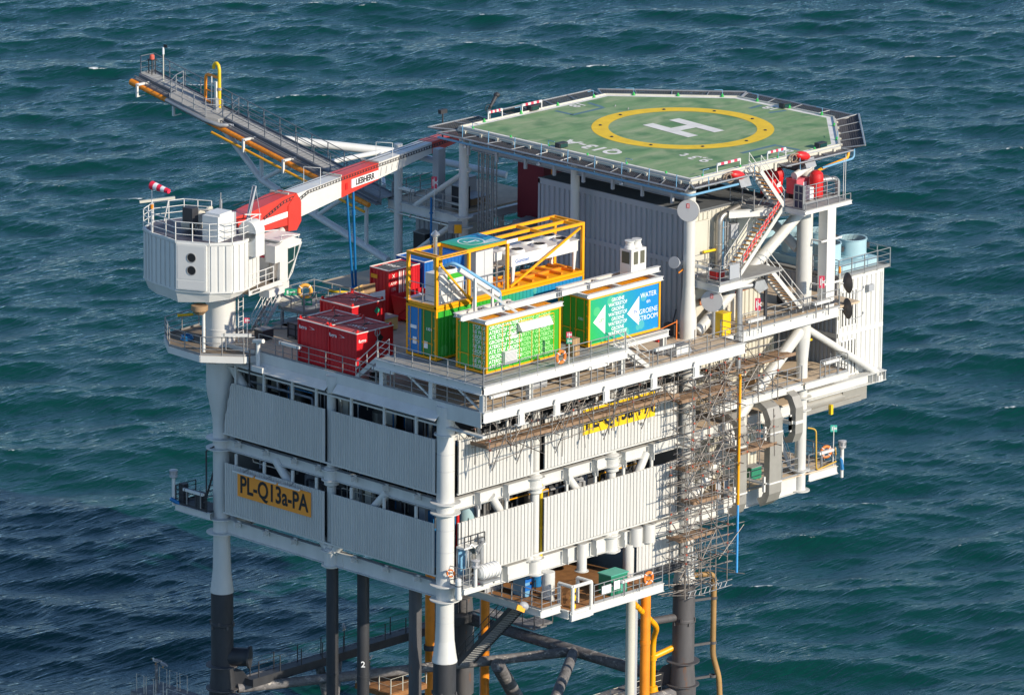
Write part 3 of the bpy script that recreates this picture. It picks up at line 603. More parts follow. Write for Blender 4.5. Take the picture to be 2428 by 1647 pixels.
# hydrogen module platform (raised deck)
RP = thing('raised_platform', 'raised white steel platform under the green containers at the deck corner', 'platform', (0, -3.2, 26.4))
m = M(); m.box(-.2, 11.5, -3.18, 5.4, 27.78, 27.92); m.box(11.5, 16.4, -1.9, 1.5, 27.78, 27.9); part('deck_plate', m, GRATE, RP)
m = M(); m.ibeam((-.2, -3.22, 27.72), (11.55, -3.22, 27.72), .50, .24); part('edge_beam', m, WHITE2, RP)
m = M(); m.ibeam((-.26, -3.1, 27.72), (-.26, 5.4, 27.72), .50, .24); part('edge_beam', m, WHITE2, RP)
m = M(); m.ibeam((11.6, -1.75, 27.74), (16.6, -1.75, 27.74), .42, .22); part('edge_beam', m, WHITE2, RP)
for x, y in [(-.1, -3.05), (-.1, 1.0), (-.1, 5.0), (3.8, -2.9), (7.6, -2.9), (11.4, -2.9), (16.3, -1.6), (12, -1.6), (16.3, 1.2), (4, 5), (8, 5)]:
    m = M(); m.ibeam((x, y, 26.4), (x, y, 27.5), .3, .3, .03); part('stub_column', m, WHITE2, RP)
for y in (-2.0, 2.0):
    m = M(); m.ext((-.2, y, 26.55), (0, 1, 0), (0, 0, 1), [(-.95, 0), (-.75, 0), (1.0, .9), (.8, .95)], (.08, 0, 0)); part('knee_brace', m, WHITE2, RP)

# deck-edge name signs
t = thing('name_sign', 'orange sign reading PL-Q13a-PA on the shaded lower cladding', 'sign', (-.6, 13.5, 17.5), 'platform name signs')
m = M(); m.ob((-.60, 13.53, 18.22), (.02, 0, 0), (0, 3.1, 0), (0, 0, .74)); part('panel', m, ORGP, t)
text('PL-Q13a-PA', 1.46, (-.63, 13.53, 18.2), (0, -1, 0), (0, 0, 1), BLACK, t, bold=.022, sx=.78)
for k in range(3):
    l_ = tag(part('sign_lamp', M().box(-1.02, -.88, 11.05+1.95*k, 12.75+1.95*k, 19.02, 19.12), WHITE2), 'slim white lamp %s over the orange name sign' % ('nearest the middle column', 'in the middle', 'nearest the far left leg')[k], 'lamp', 'slim lamps over the name sign')
    b_ = part('lamp_arm', M().bar((-.95, 11.9+1.95*k, 19.14), (-.5, 11.9+1.95*k, 19.24), .05, .05), GALV, l_)
t = thing('name_sign', 'yellow name sign half hidden behind the scaffold deck on the sunny side', 'sign', (13.7, -.6, 22.5), 'platform name signs')
m = M(); m.ob((13.72, -.60, 23.2), (3.05, 0, 0), (0, .02, 0), (0, 0, .76)); part('panel', m, YELB, t)
text('PL-Q13a-PA', 1.46, (13.72, -.63, 23.2), (1, 0, 0), (0, 0, 1), BLACK, t, bold=.022, sx=.78)

# ---------------------------------------------------------------- right extension: decks, walls, tower
EX = thing('side_module', 'cream panelled side module cantilevered out to the right with open walkways', 'module', (25, 2, 15.5))
m = M(); m.box(20.7, 30.4, -.3, 5.5, 15.98, 16.05); m.box(30.4, 33.3, -.35, 5.5, 15.975, 16.045); part('lower_walkway', m, DECK, EX)
m = M(); m.ibeam((30.8, -.35, 15.74), (33.4, -.35, 15.74), .48, .2); part('walkway_beam', m, WHITE, EX)
m = M(); m.corr((21.0, 1.6), (1, 0, 0), 7.2, 16.05, 19.9, .34, .07, SN); part('wall_panel', m, CREAM, EX)
m = M(); m.corr((21.0, 1.6), (1, 0, 0), 8.6, 22.0, 25.9, .34, .07, SN); part('wall_panel', m, CREAM, EX)
m = M(); m.box(20.7, 30.5, -.1, 9, 20.55, 20.65); m.box(20.7, 29.6, -.9, 1.5, 21.95, 22.05); m.box(29.4, 33.5, -1.0, 3, 21.95, 22.05); part('upper_walkway', m, DECK, EX)
m = M(); m.ibeam((21.3, -.9, 21.85), (29.5, -.9, 21.85), .42, .2); part('walkway_beam', m, WHITE, EX)
m = M(); m.ibeam((29.5, -1.05, 21.85), (33.4, -1.05, 21.85), .42, .2); part('walkway_beam', m, WHITE, EX)
m = M(); m.ibeam((30.7, 0, 20.85), (37.8, 0, 20.85), .62, .66, .04); part('cantilever_beam', m, WHITE, EX)
m = M(); m.ibeam((30.7, 9, 20.85), (37.8, 9, 20.85), .62, .5, .04); part('cantilever_beam', m, WHITE, EX)
for x in (36.5, 36.9, 37.3, 37.7): m = M(); m.box(x-.02, x+.02, -.34, -.03, 20.6, 21.1); part('web_stiffener', m, WHITE, EX)
m = M(); m.box(37.1, 37.5, -.30, 9, 20.5, 20.9); m.box(33.5, 33.9, -.0, 9, 20.5, 20.9); part('cross_beam', m, WHITE, EX)
m = M(); m.lathe((31.2, .8, 21.55), [(.02, -1.3), (.42, -1.2), (.42, 1.2), (.02, 1.3)], 20, (1, 0, 0), False); part('saddle_tank', m, DUCT, EX)
m = M(); m.tube((30.9, .6, 19.95), (34.6, .6, 19.95), .42, 18); m.box(34.4, 36.6, .2, 1.3, 19.5, 20.4); m.box(31, 36, .1, .5, 19.5, 19.8); part('exhaust_duct', m, DUCT, EX)
m = M(); m.box(33.0, 33.2, -.1, .1, 19.2, 19.8); part('warning_stub', m, YELB, EX)
TW = thing('service_tower', 'tall white ribbed tower block on the cantilever at the far right', 'building', (34, .5, 20.9))
m = M(); m.corr((34.0, .5), (1, 0, 0), 4.1, 24.0, 27.2, .42, .08, SN); m.corr((34.0, .5), (1, 0, 0), 4.1, 20.95, 23.75, .42, .08, SN); part('front_wall', m, WHITE2, TW)
m = M(); m.corr((34.0, 9.0), (0, -1, 0), 8.5, 24.0, 27.2, .34, .07, LN); m.corr((34.0, 9.0), (0, -1, 0), 8.5, 20.95, 23.75, .34, .07, LN); part('side_wall', m, GREYWALL, TW)  # white tower's shaded side, the shade put into a grey colour
m = M(); m.box(34.04, 38.06, .54, 9.0, 20.95, 27.3); part('core', m, WHITE2, TW)
m = M(); m.box(33.9, 38.15, .36, .5, 23.74, 24.0); m.box(33.88, 34.0, .36, 9, 23.74, 24.0); m.box(33.95, 38.15, .38, .5, 27.2, 27.42); m.box(38.02, 38.14, .37, .5, 20.95, 27.4); m.box(33.9, 34.03, .37, .5, 20.95, 27.4); part('trim', m, WHITE2, TW)
m = M(); m.box(36.6, 37.1, .2, .42, 26.2, 26.6); part('wall_box', m, GREYWALL, TW)
for z0 in (21.2, 24.3):
    m = M(); m.box(34.25, 35.7, .36, .43, z0, z0+2.3); part('door_frame', m, WHITE2, TW)
    m = M(); m.corr((34.33, .36), (1, 0, 0), 1.3, z0+.08, z0+2.2, .3, .04, SN); part('door', m, WHITE2, TW)
m = M(); m.box(33.9, 38.6, .3, 9.2, 27.42, 27.5); part('roof_deck', m, GRATE, TW)
rail('handrail', 'grey handrail round the pale blue fans on the white tower roof', [(33.9, 2.4, 27.5), (33.9, .3, 27.5), (38.6, .3, 27.5), (38.6, 4.5, 27.5)], 1.1, GALV, 1.1)
def fan(label, x, y, z):
    t = thing('roof_fan', label, 'fan', (x, y, z), 'pale blue fans on the tower roof'); m = M(); m.lathe((x, y, z), [(.95, 0), (.95, .05), (.85, .08), (.85, 1.0), (.90, 1.02), (.90, 1.08), (.80, 1.08), (.80, .75)], 28, cap=False); part('housing', m, BLUEV, t)
    m = M(); m.lathe((x, y, z+.72), [(.02, 0), (.8, 0)], 28, cap=False)
    part('grille', m, ROOF, t); m = M()
    for k in range(-3, 4): m.bar((x+k*.22, y-math.sqrt(max(.01, .64-(k*.22)**2)), z+1.04), (x+k*.22, y+math.sqrt(max(.01, .64-(k*.22)**2)), z+1.04), .02, .02)
    part('guard_bar', m, GALV, t); m = M(); m.box(x+.78, x+1.0, y-.5, y-.2, z+.4, z+.7); part('junction_box', m, DARK, t); return t
m = M(); m.box(34.4, 38.3, 1.0, 8.8, 27.5, 28.0); part('fan_plinth', m, BLUEV, TW)
for i, (x, y) in enumerate([(37.4, 2.3), (35.4, 2.6), (37.4, 4.9), (35.4, 5.2), (37.4, 7.4), (35.4, 7.7)]): fan('pale blue roof fan %s' % ['at the outer right corner of the tower roof', 'in the front row just right of the white box column', 'in the middle row at the outer edge', 'in the middle row half behind the big column', 'in the back row at the outer edge', 'in the back row left of the big column'][i], x, y, 28.0)

# dark grey accommodation block behind the containers
AB = thing('equipment_building', 'big grey ribbed building under the helideck behind the green containers', 'building', (25, 7, 26.4))
m = M(); m.box(21.06, 27.5, 1.0, 12.9, 26.4, 33.5); part('core', m, GREYWALL, AB)
m = M(); m.corr((21.0, 13.0), (0, -1, 0), 12.1, 30.75, 33.5, .42, .09, LN); m.corr((21.0, 13.0), (0, -1, 0), 12.1, 26.4, 30.45, .42, .09, LN); part('side_wall', m, GREYWALL, AB)
m = M(); m.box(20.9, 21.0, .85, 13.05, 30.45, 30.75); m.box(20.88, 21.0, .85, 13.05, 33.4, 33.75); m.box(20.88, 21.02, .85, 1.0, 26.4, 33.7); m.box(20.88, 21.02, 12.9, 13.05, 26.4, 33.7); m.box(20.89, 20.99, 3.9, 4.0, 30.75, 33.4); part('trim', m, GREYWALL, AB)
m = M(); m.corr((21.0, .9), (1, 0, 0), 6.4, 26.4, 33.5, .38, .08, SN); part('front_wall', m, CREAM, AB)
m = M(); m.box(20.9, 27.6, .8, 13.05, 33.6, 33.72); part('roof', m, ROOF, AB)
for x0, x1, z0, z1 in [(21.3, 22.6, 30.6, 33.0), (25.2, 26.6, 30.2, 33.2), (21.3, 22.6, 26.5, 28.9)]:
    m = M(); m.box(x0, x1, .74, .80, z0, z1); m.box(x0-.07, x0, .70, .82, z0, z1+.07); m.box(x1, x1+.07, .70, .82, z0, z1+.07); m.box(x0, x1, .70, .82, z1, z1+.07); part('door', m, CREAM, AB)
m = M(); m.box(24.2, 24.9, .35, .85, 31.6, 32.5); part('wall_box', m, GREYWALL, AB)
m = M(); m.box(21.2, 27, .5, .8, 29.9, 30.0); part('ledge', m, WHITE, AB)
t = thing('exhaust_pipe', 'dull steel exhaust pipe climbing the sunny wall beside the long stair', 'pipe', (23.2, .4, 27)); m = M(); m.path([(23.1, .3, 26.5), (23.1, .3, 33.2), (25.2, .3, 33.6)], .2, 14, bend=.5); part('pipe', m, STEEL, t)
for z in (28.5, 30, 31.5): m = M(); m.lathe((23.1, .3, z), [(.2, 0), (.23, 0), (.23, .05), (.2, .05)], 14, cap=False); part('seam_band', m, INOX, t)
for i, (dx, mt) in enumerate([(.35, INOX), (.55, BLUEP), (.72, GALV), (.95, GALV)]):
    t = thing('riser_pipe', ['thin bright pipe just right of the dull exhaust pipe', 'thin blue cable riser right of the exhaust pipe', 'thin grey pipe third right of the exhaust pipe', 'thin grey pipe furthest right of the exhaust pipe'][i], 'pipe', (23.1+dx, .5, 26.5), 'thin pipes on the sunny wall'); m = M(); m.tube((23.1+dx, .5, 26.5), (23.1+dx, .5, 33.0), .06, 8); part('pipe', m, mt, t)
    m = M(); [m.box(23.1+dx-.09, 23.1+dx+.09, .42, .8, z, z+.06) for z in (27.5, 29, 31, 32.4)]; part('bracket', m, GALV, t)
# block at the back left under the flare boom
BB = thing('back_module', 'shadowed grey module with open deck at the back left under the helideck', 'module', (17, 21, 26.4))
m = M(); m.box(20.6, 28, 19.4, 25.0, 30.25, 30.38); part('upper_floor', m, DECK, BB)
m = M(); m.ibeam((20.2, 18.5, 30.1), (20.2, 25.2, 30.1), .55, .3); part('floor_beam', m, WHITE, BB)
m = M(); m.ibeam((20.4, 18.9, 30.1), (29, 18.9, 30.1), .5, .3); part('floor_beam', m, WHITE, BB)
m = M(); m.corr((22.0, 24.6), (0, -1, 0), 3.2, 26.4, 29.8, .4, .06, LN); m.box(22.06, 25.5, 21.4, 24.6, 26.4, 29.7); part('wall_panel', m, GREYWALL, BB)
m = M(); m.ext((21.5, 20.6, 27.1), (0, -1, 0), (0, 0, 1), [(0, 0), (1.7, 0), (1.7, .14), (.14, .14), (.14, 2.6), (0, 2.6)], (.2, 0, 0)); part('portal_frame', m, WHITE, BB)
for x, y in [(28, 19.2), (28, 24.8), (24, 19.2)]: m = M(); m.tube((x, y, 20), (x, y, 30.2), .2, 12); part('column', m, WHITE, BB)
m = M(); m.box(21, 30.4, 13.6, 18.4, 29.2, 29.35); m.ibeam((21, 13.6, 29.1), (30.3, 13.6, 29.1), .4, .2); part('mid_floor', m, GRATE, BB)
rail('handrail', 'grey handrail on the shadowed upper floor left of the helideck leg', [(20.25, 19.0, 30.4), (20.25, 24.9, 30.4), (24.0, 25.0, 30.4)], 1.1, RAILM, 1.4)
rail('handrail', 'dark handrail on the floor right behind the helideck leg', [(21.0, 18.2, 29.35), (21.0, 13.7, 29.35), (27.5, 13.6, 29.35)], 1.1, RAILM, 1.4)
tag(part('fire_cabinet', M().box(24.4, 26.8, 16.0, 18.0, 29.9, 33.4).box(24.3, 24.4, 15.9, 18.1, 29.8, 33.5), P('dark_red_box_paint', (.22, .015, .03), .5)), 'tall dark red cabinet in the shadow under the helideck', 'cabinet')
stair('access_stair', 'dark steel stair in the shadow under the helideck behind the grey building', (24.6, 13.2, 29.4), (30.4, 14.6, 35.3), (0, 1, 0), 1.1, 18, RAILM, True, RAILM)
t = thing('cable_ladder', 'dark vertical cable ladders right of the back helideck leg', 'ladder', (20.6, 17.6, 26.4))
for k in range(4):
    y = 17.75-.42*k; m = M(); m.bar((20.55, y, 26.5), (20.55, y, 34.6), .06, .08); m.bar((20.55, y-.26, 26.5), (20.55, y-.26, 34.6), .06, .08)
    for z in np.arange(26.7, 34.5, .3): m.bar((20.55, y, z), (20.55, y-.26, z), .03, .03)
    part('rack', m, RAILM, t)
t = thing('boom_rest', 'grey box column carrying the white crane boom near the helideck', 'support', (21.0, 22.5, 30.4)); m = M(); m.box(20.7, 21.3, 21.35, 21.85, 26.4, 34.05); part('column', m, GREYWALL, t)
m = M(); m.box(20.72, 21.28, 21.85, 23.4, 33.1, 33.3); part('cradle', m, GREYWALL, t)
for lab, p, q, r, mt in [('grey pipe along the back module edge under the crane boom', (20.4, 19.2, 31.0), (20.4, 24.6, 31.0), .09, GALV), ('thin bright pipe low along the back module beam', (20.0, 18.9, 29.7), (20.0, 24.8, 29.7), .06, INOX), ('blue pipe dropping down the front of the back module', (19.95, 21.2, 31.2), (19.95, 21.2, 27.5), .07, BLUED), ('brown pipe across the mid floor in the shadow', (21.4, 14.0, 29.7), (28.0, 15.5, 29.7), .12, P('brown_shadow_pipe', (.2, .1, .04), .6)),
                      ('orange pipe standing left of the grey building in the shadow', (22.6, 13.5, 29.4), (22.6, 13.5, 34.6), .1, ORG), ('grey duct pipe lying on the mid floor', (23, 17.0, 29.8), (27, 17.0, 29.8), .25, DUCT), ('steel pipe under the mid floor', (21, 14.5, 28.2), (27, 14.5, 28.0), .12, INOX)]:
    t = thing('process_pipe', lab, 'pipe', p, 'pipes at the shadowed back'); m = M(); m.tube(p, q, r, 10); part('pipe', m, mt, t); d = (V(q)-V(p)).normalized(); m = M(); [m.lathe(V(p).lerp(V(q), f), [(r, 0), (r+.06, 0), (r+.06, .08), (r, .08)], 10, d, False) for f in (.25, .7)]; part('flange', m, mt, t)
for i, (lab, x, y, z, a, b, c, mt) in enumerate([('dark equipment cabinet on the shadowed upper floor by the back leg', 21.0, 19.6, 30.4, .7, .9, 1.5, DARK), ('pale equipment cabinet in the middle of the shadowed upper floor', 23.5, 22.0, 30.4, 1.2, .8, 1.2, GREYWALL), ('brown tarpaulin heap box on the shadowed upper floor', 22.2, 20.0, 30.4, 1.6, 1.4, .5, CARD), ('grey skid box on the mid floor behind the back leg', 22.0, 15.0, 29.4, 1.4, 1.2, .9, GREYWALL), ('white box on the mid floor beside the red cabinet', 27.2, 15.2, 29.4, 1.0, .8, .7, CREAM), ('dark box under the upper floor left of the portal frame', 21.0, 22.8, 26.4, .8, 1.0, 2.0, DARK)]):
    t = thing('equipment_box', lab, 'cabinet', (x, y, z), 'cabinets at the shadowed back'); m = M(); m.box(x, x+a, y, y+b, z+.1, z+c); part('body', m, mt, t); m = M(); m.box(x+.1, x+a-.1, y+.1, y+b-.1, z, z+.1); m.box(x-.03, x+a+.03, y-.03, y+b+.03, z+c, z+c+.05); part('frame', m, RAILM, t)
rail('handrail', 'dark handrail on the lower edge of the back module facing the containers', [(20.3, 13.6, 27.6), (20.3, 17.6, 27.6)], 1.1, RAILM, 1.0)
stair('access_stair', 'dark short stair dropping from the mid floor behind the yellow frame', (22.5, 15.6, 26.4), (24.8, 15.6, 29.3), (0, 1, 0), .9, 9, RAILM, True, RAILM)
GL = P('green_lamp', (.05, .45, .10), .3); TP = P('pale_truss_paint', (.62, .64, .64), .45, var=.06)
# ---------------------------------------------------------------- helideck
HD = thing('helideck', 'green octagonal helideck with yellow ring and white H on its columns', 'helideck', (28, 9, 35.4))
OUT = [(19.5, -.65), (32.6, -.68), (37.92, 4.45), (37.8, 12.3), (32.35, 18.45), (19.5, 18.45)]
def inset(poly, d):
    n = len(poly); r = []; cx = sum(p[0] for p in poly)/n; cy = sum(p[1] for p in poly)/n
    for i in range(n):
        a, b, c = V((*poly[i-1], 0)), V((*poly[i], 0)), V((*poly[(i+1) % n], 0)); e1 = (b-a).normalized(); e2 = (c-b).normalized()
        n1 = V((-e1.y, e1.x, 0)); n2 = V((-e2.y, e2.x, 0)); bis = (n1+n2).normalized(); r.append((b + bis*(d/max(.3, bis.dot(n1)))).to_tuple()[:2])
    return r
m = M(); m.prism(OUT, 35.72, 36.14); part('deck_slab', m, GREYWALL, HD)
INN = inset(OUT, .5); m = M(); m.prism(INN, 36.13, 36.155); part('green_surface', m, HGRN, HD)
m = M(); n = 6; o2 = inset(OUT, .02); i2 = inset(OUT, .5)
m.add([(x, y, 36.146) for x, y in o2]+[(x, y, 36.146) for x, y in i2], [(i, (i+1) % n, n+(i+1) % n, n+i) for i in range(n)]); part('white_border', m, HWHT, HD)
m = M(); k = 96; c = (29.06, 8.84); m.add([(c[0]+r*math.cos(2*math.pi*i/k), c[1]+r*math.sin(2*math.pi*i/k), 36.165) for r in (4.5, 5.53) for i in range(k)], [(i, (i+1) % k, k+(i+1) % k, k+i) for i in range(k)]); part('yellow_ring', m, HYEL, HD)
m = M(); u = V((-.40, -4.05, 0)).normalized(); r_ = V((-u.y, u.x, 0)); cc = V((29.12, 8.83, 36.172))
for s in (-1, 1): m.add([cc + r_*(s*1.06+a) + u*b for a, b in ((-.41, -2.08), (.41, -2.08), (.41, 2.08), (-.41, 2.08))], [(0, 1, 2, 3)])
m.add([cc + r_*a + u*b for a, b in ((-.66, -.42), (.66, -.42), (.66, .42), (-.66, .42))], [(0, 1, 2, 3)]); part('letter_h', m, HWHT, HD)
text('Q13-A', 1.45, (21.45, 9.1, 36.168), (0, 1, 0), (-1, 0, 0), HWHT, HD, bold=.045, spacing=1.15)
text('9,3 t', 1.3, (23.9, 3.0, 36.168), (0, 1, 0), (-1, 0, 0), HWHT, HD, bold=.02)
text('18', 1.05, (28.95, .42, 36.168), (1, 0, 0), (0, 1, 0), HWHT, HD, bold=.03)
text('18', 1.05, (28.9, 17.5, 36.168), (-1, 0, 0), (0, -1, 0), HWHT, HD, bold=.03)
text('18', 1.05, (36.9, 8.7, 36.168), (0, 1, 0), (-1, 0, 0), HWHT, HD, bold=.03)
def strip(p, q, w_): p, q = V((*p, 36.161)), V((*q, 36.161)); d = (q-p).normalized(); s = V((-d.y, d.x, 0))*w_/2; return M().add([p-s, q-s, q+s, p+s], [(0, 1, 2, 3)])
for p, q in [((26.75, 1.95), (29.9, 1.95)), ((29.75, 1.75), (29.86, .1)), ((26.85, 17.4), (26.85, 15.95)), ((26.7, 15.9), (29.65, 15.95)), ((29.65, 16.1), (29.9, 17.5)), ((35.9, 8.0), (37.1, 7.7)), ((35.9, 9.6), (37.1, 9.7))]:
    part('blue_box_line', strip(p, q, .3), HBLU, HD)
for i in range(10):
    a = .35+i*.63; x, y = 29.06+5.0*math.cos(a), 8.84+5.0*math.sin(a); m = M(); m.lathe((x, y, 36.166), [(.11, 0), (.08, .05), (0.01, .06)], 8); part('tie_down', m, BLACK, HD)
# gutter kerb, perimeter lights, support frame
ring = list(zip(OUT, OUT[1:]+OUT[:1]))
for (a, b) in ring:
    a3, b3 = V((*a, 35.9)), V((*b, 35.9)); d = (b3-a3).normalized(); nrm = V((d.y, -d.x, 0)); m = M(); m.bar(a3+nrm*.05, b3+nrm*.05, .08, .36); m.bar(a3-nrm*.05+V((0, 0, .28)), b3-nrm*.05+V((0, 0, .28)), .09, .09); part('edge_kerb', m, CREAM, HD)
    L = (b3-a3).length; k = max(2, round(L/1.35))
    for i in range(k):
        p = a3.lerp(b3, (i+.5)/k) + nrm*.14; m = M(); m.ob(p+V((0, 0, -.08)), d*.09, nrm*.06, V((0, 0, .24))); part('net_bracket', m, CREAM, HD)
for (a, b) in ring:
    a3, b3 = V((*a, 36.16)), V((*b, 36.16)); k = max(1, round((b3-a3).length/3.1)); d = (b3-a3).normalized(); nrm = V((d.y, -d.x, 0))
    for i in range(k):
        p = a3.lerp(b3, (i+.35)/k) - nrm*.12; m = M(); m.lathe(p, [(.12, 0), (.12, .04), (.06, .05), (.07, .16), (.01, .2)], 8); part('perimeter_light', m, GL, HD)
        m = M(); m.path([p+nrm*.05, p+nrm*.05+V((0, 0, .42)), p+nrm*.05+V((0, 0, .42))+d*.5], .022, 6); 
        if i % 2 == 0: part('marker_pipe', m, BLUEP, HD)
# safety net frames, hung outward from the edge
def net(a, b, w0, rise, sk0=0, sk1=0):
    a, b = V((*a, 35.95)), V((*b, 35.95)); d = (b-a).normalized(); nrm = V((d.y, -d.x, 0)); L = (b-a).length
    k = max(1, round(L/2.0)); out = nrm*w0 + V((0, 0, rise)); a1, b1 = a+out-d*sk0, b+out+d*sk1
    m = M(); m.tube(a, b, .04, 6); m.tube(a1, b1, .06, 6); m.tube(a, a1, .05, 6); m.tube(b, b1, .05, 6)
    for i in range(1, k): m.tube(a.lerp(b, i/k), a1.lerp(b1, i/k), .035, 6)
    fr = part('net_frame', m, GALV, HD)
    m = M(); nn = int(L/.14); sag = V((0, 0, -.13))
    for i in range(nn+1):
        p, q = a.lerp(b, i/nn), a1.lerp(b1, i/nn); mid = (p+q)/2+sag; m.tube(p, mid, .024, 3, caps=False); m.tube(mid, q, .024, 3, caps=False)
    for j in range(1, 11):
        f = j/11; s = sag*(1-abs(2*f-1)); m.tube(a.lerp(a1, f)+s, b.lerp(b1, f)+s, .024, 3, caps=False)
    part('net_mesh', m, NET, fr)
net(OUT[0], (23.9, -.66), .78, -.05, .5, 0); net((27.0, -.67), OUT[1], .78, -.05, 0, .35); net(OUT[1], OUT[2], 1.5, .30, .4, .5); net(OUT[2], OUT[3], 1.5, .12, .6, .5); net(OUT[3], OUT[4], 1.5, .18, .5, .5)
net(OUT[4], (24.4, 18.45), 1.7, .12, .5, 0); net((22.9, 18.45), OUT[5], 1.7, .05, 0, .9); net(OUT[5], OUT[0], .95, -.15, .9, .5)
for y in (1.0, 5.0, 9.3, 13.5, 17.6):
    m = M(); m.ibeam((19.9, y, 35.35), (36.5 if 3 < y < 14 else 31.5, y, 35.35), .7, .28); part('support_beam', m, GREYWALL, HD)
for x in (20.19, 25.3, 30.38, 35):
    m = M(); m.ibeam((x, .2 if x < 33 else 4, 34.95), (x, 18.0 if x < 33 else 13, 34.95), .5, .28); part('support_beam', m, GREYWALL, HD)
for x in np.arange(21.6, 34, 1.6):
    m = M(); m.bar((x, .4, 35.6), (x, 17.9 if x < 32 else 14, 35.6), .14, .22); part('joist', m, GREYWALL, HD)
for y in np.arange(.9, 18, 2.4):
    m = M(); m.bar((19.62, y, 35.2), (19.62, y, 34.5), .16, .16); part('hanger', m, GREYWALL, HD)
t = thing('fire_water_pipe', 'sky blue pipe hanging along under the two near helideck edges', 'pipe', (18.85, -1.2, 35.4)); m = M(); m.path([(18.9, 19.6, 35.42), (18.84, -1.2, 35.45), (24.0, -1.15, 35.42)], .075, 10, bend=.3); m.path([(30.6, -1.1, 35.15), (33.4, -1.15, 35.3), (33.4, -1.1, 36.0)], .07, 10, bend=.3); part('pipe', m, BLUEP, t)
for i in range(9):
    y = 17.5-2.2*i; m = M(); m.tube((18.86, y, 35.45), (18.9, y, 36.5), .028, 6)
    if y > -1: part('standpipe', m, BLUEP, t)
for x in (20.5, 24.5, 28.5): m = M(); m.tube((x, -1.2, 35.4), (x, -1.15, 36.3), .028, 6); part('standpipe', m, BLUEP, t)
for y in (17.2, 11.0, 4.2): m = M(); m.lathe((18.8, y, 35.2), [(.05, .2), (.14, .1), (.16, 0)], 10); part('spray_nozzle', m, GALV, t)
t = thing('fuel_pipe', 'orange yellow pipe bend under the far right corner of the helideck', 'pipe', (31, -.8, 35)); m = M(); m.path([(30.2, -1.0, 34.2), (30.2, -1.0, 35.0), (31.2, -1.0, 35.15), (33.0, -1.0, 35.35), (33.2, -.9, 35.9)], .09, 10, bend=.3); part('pipe', m, YEL, t); m = M(); m.lathe((30.2, -1.0, 34.4), [(.09, 0), (.16, 0), (.16, .1), (.09, .1)], 10, cap=False); part('flange', m, YEL, t)
def block(label, x, y): t = thing('light_box', label, 'lamp', (x, y, 36.16), 'small floodlight boxes on the helideck edge'); m = M(); m.box(x-.35, x+.35, y-.2, y+.2, 36.2, 36.5); part('body', m, DARK, t); m = M(); m.box(x-.3, x+.3, y-.24, y-.2, 36.24, 36.46); part('lens', m, GLASS, t)
block('dark light box at the left near edge of the helideck by the white lettering', 20.0, 10.3); block('dark light box on the far left helideck edge', 25.9, 18.4); block('dark light box on the far right helideck edge', 37.6, 8.2); block('dark light box at the right corner of the near helideck edge', 31.2, -.4)
def barrier(label, a, b):
    t = thing('edge_barrier', label, 'barrier', (*a, 36.16), 'red and white barriers at the helideck stairs'); a, b = V((*a, 36.16)), V((*b, 36.16)); up = V((0, 0, .5))
    m = M(); m.bar(a, a+up, .06, .06); m.bar(b, b+up, .06, .06); part('post', m, RAILW, t)
    for i in range(7): m = M(); m.bar((a+up).lerp(b+up, i/7), (a+up).lerp(b+up, (i+1)/7), .1, .14); part('stripe', m, SIGNR if i % 2 else RAILW, t)
barrier('red and white barrier on the near helideck edge left of the stair', (22.0, -.45), (24.0, -.45)); barrier('red and white barrier on the near helideck edge right of the stair', (26.4, -.45), (28.0, -.45)); barrier('red and white barrier at the far left helideck stair', (24.9, 18.35), (26.6, 18.35)); barrier('red and white barrier right beside the far left helideck corner', (22.0, 18.4), (23.2, 18.4))
t = thing('fire_monitor', 'dark foam monitor on the far left helideck edge', 'monitor', (22.9, 19.4, 36)); m = M(); m.tube((22.9, 19.2, 35.2), (22.9, 19.2, 36.6), .1, 10); part('stand', m, GALV, t); m = M(); m.tube((22.9, 19.2, 36.6), (23.6, 19.3, 37.3), .09, 10, .12); m.ball((23.65, 19.3, 37.35), .2, .2, .16); part('barrel', m, DARK, t); m = M(); m.torus((22.7, 19.1, 36.7), .22, .025, (0, 1, 0)); part('handwheel', m, DARK, t)
t = thing('status_lamp', 'small dark lamp standing behind the left helideck net', 'lamp', (19.8, 20.6, 35.8)); m = M(); m.tube((20.3, 20.6, 35.0), (20.3, 20.6, 36.5), .05, 8); part('pole', m, DARK, t); m = M(); m.box(20.05, 20.6, 20.5, 20.75, 36.5, 36.75); part('head', m, DARK, t)
for lab, p, dirx in [('red fire hose reel cover on the near helideck edge left of the stair', (23.1, -1.05, 35.75), 1), ('red fire hose reel cover on the near helideck edge at the right', (28.9, -1.0, 35.95), 1)]:
    t = thing('hose_station', lab, 'hose reel', p, 'red hose stations on the helideck edge'); p = V(p); m = M(); m.ball(p+V((0, 0, .2)), .65, .3, .28, 14, 8, Matrix.Rotation(R(16), 3, 'Y')); part('cover', m, REDB, t)
    m = M(); m.ob(p+V((.45, -.2, -.25)), (.45, 0, 0), (0, .03, 0), (0, .12, .26)); part('tray', m, GALV, t); m = M(); m.torus(p+V((-.6, 0, .15)), .3, .05, (.3, 1, .2)); m.torus(p+V((-.75, .1, .15)), .26, .05, (.5, 1, .2)); part('hose', m, P('old_hose', (.30, .22, .16), .8), t)

